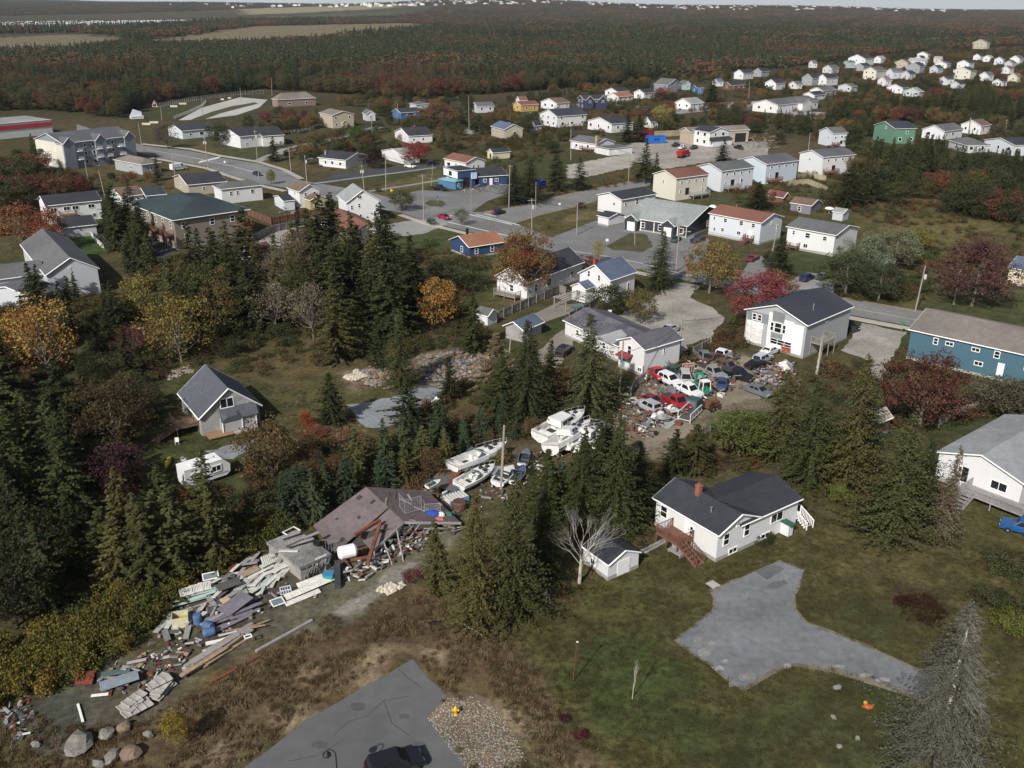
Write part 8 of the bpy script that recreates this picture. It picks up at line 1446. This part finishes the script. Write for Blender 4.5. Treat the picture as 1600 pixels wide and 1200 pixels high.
# undergrowth
UG = [([(-40,900),(130,900),(330,870),(420,800),(380,760),(230,760),(160,690),(60,690),(-40,800)], .22), ([(390,720),(450,680),(540,690),(640,690),(700,660),(700,760),(480,800),(420,840),(390,790)], .30), ([(-30,480),(200,470),(400,470),(430,600),(300,570),(160,640),(-30,640)], .12), ([(640,650),(700,600),(860,600),(960,610),(960,660),(860,690),(720,720)], .20), ([(820,760),(960,710),(1030,730),(1010,800),(880,840)], .2), ([(1040,760),(1080,690),(1200,660),(1350,690),(1480,830),(1300,780),(1250,720)], .12), ([(1200,620),(1330,560),(1420,620),(1460,670),(1350,680),(1220,660)], .12), ([(640,470),(720,440),(760,520),(800,560),(700,545),(600,570)], .16), ([(1040,570),(1110,535),(1165,490),(1165,550),(1080,575),(1010,600)], .25),
 ([(1300,420),(1430,380),(1500,420),(1440,470),(1310,470)], .12), ([(1330,330),(1600,290),(1640,350),(1480,350),(1390,360)], .08), ([(1390,370),(1640,340),(1640,440),(1500,440)], .03), ([(380,440),(640,420),(660,540),(420,570)], .08), ([(100,300),(280,290),(200,330),(120,330)], .06), ([(470,240),(620,225),(640,245),(500,270)], .03), ([(640,235),(800,190),(880,210),(830,270),(700,245)], .03), ([(1130,300),(1340,250),(1360,320),(1240,340)], .05), ([(1460,640),(1640,600),(1640,660),(1500,660)], .15), ([(640,390),(780,400),(740,450),(650,460)], .07), ([(1500,860),(1640,860),(1640,1100),(1560,1000)], .12)]
p = np.concatenate([areapts(a, d*1.5, G1) for a, d in UG]); p = clear(p); n = len(p)
scatter('undergrowth', 'brown, rust and green undergrowth between the trees', np.c_[p, np.zeros(n)], G1.uniform(.9,2.2,n), np.where(vnoise(p[:, 0]+900, p[:, 1]+900, 9, 31)+G1.normal(size=n)*.15 > .52, 0, 1), [source('clump', cl, scrub), source('clump', cl, greenl)], 'undergrowth', zs=G1.uniform(.6,1.9,n))
# sparse far garden shrubs between the streets
p = areapts([(420,230),(640,170),(760,160),(950,150),(1100,140),(1300,110),(1600,90),(1640,240),(1300,240),(1130,200),(900,215),(760,240),(640,235),(500,260)], .006, G1); n = len(p)
scatter('garden_shrubs', 'low shrubs scattered through the far gardens', np.c_[p, np.zeros(n)], G1.uniform(1.6,3.6,n), G1.integers(0,2,n), [source('clump', cl, scrub), source('clump', cl, greenl)], 'shrubs', zs=G1.uniform(1.5,3.5,n))
# woods between and behind the far streets: too many crowns to count
def wood(name, label, areas, srcs, h0, h1, wts, gap=2.5):
    p = np.concatenate([areapts(a, d, G1) for a, d in areas]); ok = np.ones(len(p), bool); cap = np.full(len(p), 99.)
    for hx, hy, hr in HPOS: ok &= np.hypot(p[:, 0]-hx, (p[:, 1]-hy)*.8) > hr+gap; cap = np.where((np.abs(p[:, 0]-hx*p[:, 1]/hy) < hr+2) & (p[:, 1] < hy), np.minimum(cap, np.maximum(0, hy-hr-p[:, 1])*55/hy+1.3), cap)
    for h in HARD[8:9]: ok &= ~inside(p[:, 0], p[:, 1], h)
    ok &= cap > 2.2; p = p[ok]; n = len(p); h = np.minimum(G1.uniform(h0, h1, n), cap[ok]); w = np.array(wts)/sum(wts); f = np.clip(vnoise(p[:, 0]+900, p[:, 1]+900, 26, 55)*.8+G1.random(n)*.35-.07, 0, .999); pk = np.searchsorted(np.cumsum(w), f); pk = np.clip(pk, 0, len(srcs)-1)
    isb = np.array([s.name.startswith('broad') for s in srcs])[pk]; scatter(name, label, np.c_[p, np.zeros(n)], h*np.where(isb, .9, 1)*G1.uniform(.85,1.25,n), pk, srcs, 'wood', zs=h*np.where(isb, .8, 1.12))
lg = leafmat('wood_green_leaf', [DGR, (.05,.056,.026), (.075,.072,.032), (.06,.064,.028)]); lr = leafmat('wood_red_leaf', [(.12,.042,.036), (.15,.065,.04), (.10,.045,.036), (.16,.09,.045)]); lo_ = leafmat('wood_tan_leaf', [(.15,.11,.05), (.12,.10,.045), (.19,.12,.045), (.10,.085,.05)]); lsp = leafmat('wood_spruce_leaf', [SPD, SPG, (.044,.052,.026), SPD])
WS = [source('spruce', SPR[0], lsp), source('spruce', SPR[2], lsp), source('broad_green', BRD[0][0], lg), source('broad_tan', BRD[1][0], lo_), source('broad_red', BRD[2][0], lr)]
wood('dark_wood', 'dark spruce and maroon maple wood right of the row houses', [([(1320,285),(1360,238),(1450,238),(1620,245),(1640,300),(1560,322),(1450,312),(1360,330)], .028), ([(1480,335),(1530,300),(1640,300),(1640,350),(1560,352)], .03), ([(-40,320),(20,272),(60,262),(120,275),(130,312),(60,320),(0,345)], .03)], WS, 8.5, 13, (2.2,1.6,2.6,.3,2.4))
wood('left_thicket', 'dark leafy thicket filling the woods on the left', [([(-40,560),(20,520),(200,480),(400,470),(440,560),(420,600),(300,545),(230,610),(250,660),(200,700),(235,790),(200,850),(130,900),(60,960),(-40,1000)], .035), ([(395,450),(560,390),(650,470),(655,540),(560,590),(440,570)], .02), ([(380,720),(450,690),(640,700),(690,720),(600,780),(480,800),(420,830),(380,790)], .03)], [source('broad_green', BRD[0][0], lg), source('broad_green', BUSH[1][0], lg), source('broad_tan', BRD[1][0], lo_), source('broad_red', BRD[2][0], lr)], 2.5, 5.5, (3,2,.9,.7))
wood('mixed_wood', 'mixed autumn wood above the green house and round the upper streets', [([(1300,172),(1380,152),(1480,142),(1640,125),(1640,200),(1560,208),(1440,195),(1340,190)], .016), ([(1205,197),(1270,182),(1330,190),(1375,200),(1350,232),(1250,238),(1205,222)], .014), ([(1100,182),(1150,172),(1220,178),(1240,200),(1180,210),(1110,202)], .010), ([(1440,228),(1490,212),(1560,218),(1640,232),(1640,245),(1460,240)], .014)], WS, 7, 12, (1.5,1.2,3,1.2,2.2))
wood('street_trees', 'garden trees between the far houses', [([(1130,142),(1220,118),(1330,98),(1450,84),(1620,78),(1620,122),(1480,138),(1400,150),(1300,160),(1200,160)], .011), ([(890,205),(985,178),(1060,182),(1120,188),(1090,206),(1010,214),(930,214)], .007), ([(500,172),(560,156),(650,150),(740,156),(745,176),(660,182),(590,184)], .010), ([(640,230),(720,192),(800,186),(890,202),(890,228),(840,250),(800,240),(760,236),(700,242)], .008), ([(380,210),(420,182),(500,178),(500,205),(440,215)], .006), ([(760,166),(850,148),(950,140),(1040,124),(1140,112),(1140,130),(1040,142),(950,152),(800,174)], .0075), ([(420,240),(640,186),(760,180),(900,160),(1100,150),(1110,180),(900,200),(640,240),(480,262)], .006)], WS, 5, 9.5, (.8,.6,3,1.6,1.5))
# the forest that runs to the horizon
def lowspruce(s):
    g = np.random.default_rng(s); n = 64; z = g.random(n)**1.3*.95+.03; a = g.random(n)*6.28; R = .19*(1-z)+.01; c = np.stack([np.cos(a)*R*.7, np.sin(a)*R*.7, z], 1); d = np.stack([np.cos(a), np.sin(a), np.full(n, -.55)], 1); N = np.stack([np.cos(a)*.5, np.sin(a)*.5, np.ones(n)], 1)
    return leafmesh('far_spruce', c, d, N, .11+R*.9, .07+R*.55, g)
far1 = leafmat('far_spruce_leaf', [(.052,.068,.036),(.064,.080,.040),(.042,.056,.034),(.074,.086,.044),(.068,.074,.040)]); far2 = leafmat('far_maple_leaf', [(.125,.050,.036),(.14,.068,.042),(.11,.062,.04),(.15,.085,.048),(.10,.050,.036)]); far3 = leafmat('far_olive_leaf', [(.075,.077,.034),(.095,.086,.038),(.062,.068,.032),(.12,.09,.046),(.09,.08,.048)])
fb_, _ = broad(400, rx=.42, z0=.05, clumps=13, leaves=9, ls=.19, cr=.2, hollow=.5)
def patch(c, n, spread, s):                              # a handful of crowns in one clump for the far distance
    g = np.random.default_rng(s); co_ = np.zeros(len(c.vertices)*3); c.vertices.foreach_get('co', co_); co_ = co_.reshape(-1, 3)[::1]; vs_ = []
    for i in range(n):
        a = g.random()*6.28; h = .75+.5*g.random(); rot = np.array([[cos(a), -sin(a), 0], [sin(a), cos(a), 0], [0, 0, 1]]); vs_.append(co_@rot.T*h+np.array([*(g.uniform(-spread, spread, 2)), 0]))
    V = np.concatenate(vs_); return fastmesh('far_patch', V, np.arange(len(V)).reshape(-1, 4), [LEAF], g.random(len(V)//4))
ls1, ls2 = lowspruce(1), lowspruce(2)
FRONT = [(-300,182),(60,176),(180,189),(240,168),(320,152),(410,142),(500,148),(560,152),(640,156),(740,150),(850,144),(950,136),(1040,124),(1140,114),(1230,108),(1320,94),(1420,83),(1540,75),(1900,62)]
def forest(name, label, y0, y1, step, kinds, srcs, h0, h1, jitter=.45, gap=None):
    out = []; y = y0
    fx = np.array([P(q).x for q in FRONT]); fy = np.array([P(q).y for q in FRONT]); ang = fx/fy
    while y < y1:
        x = np.arange(-.72*y, .72*y, step); out.append(np.stack([x, np.full(len(x), y)], 1)); y += step
    p = np.concatenate(out); p += nr.uniform(-jitter, jitter, p.shape)*step
    p = p[(p[:, 1] >= y0) & (p[:, 1] > np.interp(p[:, 0]/p[:, 1], ang, fy)+vnoise(p[:, 0]+20000, p[:, 1], 60, 3)*20)]
    for px in OPEN: p = p[~inside(p[:, 0], p[:, 1], px)]
    n = len(p); f = .5+(vnoise(p[:, 0]+20000, p[:, 1], 110, 13)-.5)*.42+(vnoise(p[:, 0]+20000, p[:, 1], 30, 14)-.5)*.36+nr.normal(size=n)*.11; far_ = np.clip((p[:, 1]-1500)/1500, 0, 1); rightness = np.clip(p[:, 0]/p[:, 1]*1.2, -.5, .6)
    f2 = f+.13*far_+.10*rightness*np.clip((p[:, 1]-800)/600, 0, 1); pk = np.where(f2 > .665, 1, np.where(f2 > .56, 2, 0))
    pk = np.where((pk == 0) & (nr.random(n) < .20), 2, pk)*1; h = nr.uniform(h0, h1, n)*np.where(pk == 0, 1.15, .95)
    z = hills(p[:, 0], p[:, 1])
    if len(srcs) > 3: pk = np.where((pk == 0) & (nr.random(n) < .5), 3, pk)
    return scatter(name, label, np.c_[p, z], h*nr.uniform(.85,1.25,n), pk, srcs, 'forest', zs=h)
OPEN = [wpoly(q) for q in ([(185,68),(400,41),(640,36),(720,40),(560,60),(400,71),(230,76)], [(-250,58),(120,51),(200,57),(210,68),(110,84),(-250,90)], [(-250,28),(200,24),(560,20),(700,25),(620,31),(380,34),(200,46),(-250,52)])]
forest('forest_edge', 'front edge of the autumn forest behind the streets', 420, 800, 6.4, None, [source('tree', SPR[0], far1), source('tree', BRD[1][0], far2), source('tree', BRD[3][0], far3), source('tree', SPR[3], far1)], 8, 13)
forest('forest', 'mixed autumn forest of spruces and red maples behind the town', 800, 1500, 6.2, None, [source('tree', ls1, far1), source('tree', fb_, far2), source('tree', fb_, far3), source('tree', ls2, far1)], 7.5, 12.5)
forest('distant_forest', 'hazy forest running on towards the horizon', 1500, 8600, 26, None, [source('patch', patch(ls1, 9, 1.3, 1), far1), source('patch', patch(fb_, 8, 1.3, 2), far2), source('patch', patch(fb_, 8, 1.3, 3), far3)], 10, 14)
# distant town on the ridge, car fields
gt = random.Random(3); mb = MB()
for i in range(330):
    x = gt.choice((gt.gauss(690,80), gt.gauss(1000,160), gt.uniform(300,1500))); yy = 6000+gt.uniform(-900,900); d = ray(x, 300); wx = d.x/d.y*yy; z = float(hills(np.array([wx]), np.array([yy]))[0])+6; w = gt.uniform(8,30); mb.extrude([(wx, z), (wx+w, z), (wx+w, z+7), (wx+w/2, z+11), (wx, z+7)], yy, yy+12, 'y', gt.choice((0,0,0,1)))
o = mb.build('distant_town', [mat('town_white',(.62,.62,.60),.8,.05), mat('town_grey',(.32,.32,.33),.8,.05)]); tag(o, 'specks of white buildings on the far ridge', 'town'); kind(o, 'stuff')
mb = MB()
for i in range(900):
    r = gt.randrange(9); x = gt.uniform(-40, 330); y = 34.5-(x/330)*3+r*1.3; q = P((x, y)); mb.box(q.x, q.y, .2, q.x+gt.uniform(3,6), q.y+2, 1.8, gt.choice((0,0,0,1,2)))
o = mb.build('car_field', [mat('town_white',(0,0,0)), mat('town_grey',(0,0,0)), mat('field_blue',(.12,.18,.30),.6,.05)]); tag(o, 'fields of parked cars on the distant upper left', 'cars'); kind(o, 'stuff')
# air
hz = MB().box(-9000,-120,-1.5,9000,9400,150).mesh('haze', []); hzm = bpy.data.materials.new('haze'); hzm.use_nodes = True; tn_ = hzm.node_tree
for nn_ in list(tn_.nodes):
    if nn_.type == 'BSDF_PRINCIPLED': tn_.nodes.remove(nn_)
pv = tn_.nodes.new('ShaderNodeVolumePrincipled'); pv.inputs['Color'].default_value = (.86,.91,1,1); pv.inputs['Density'].default_value = .00004; pv.inputs['Anisotropy'].default_value = .2
tn_.links.new(pv.outputs[0], tn_.nodes['Material Output'].inputs['Volume']); hz.materials.append(hzm)
USE_HAZE = True
if USE_HAZE: h_ = kind(tag(put('haze', hz), 'thin pale haze over the whole landscape', 'haze'), 'stuff')
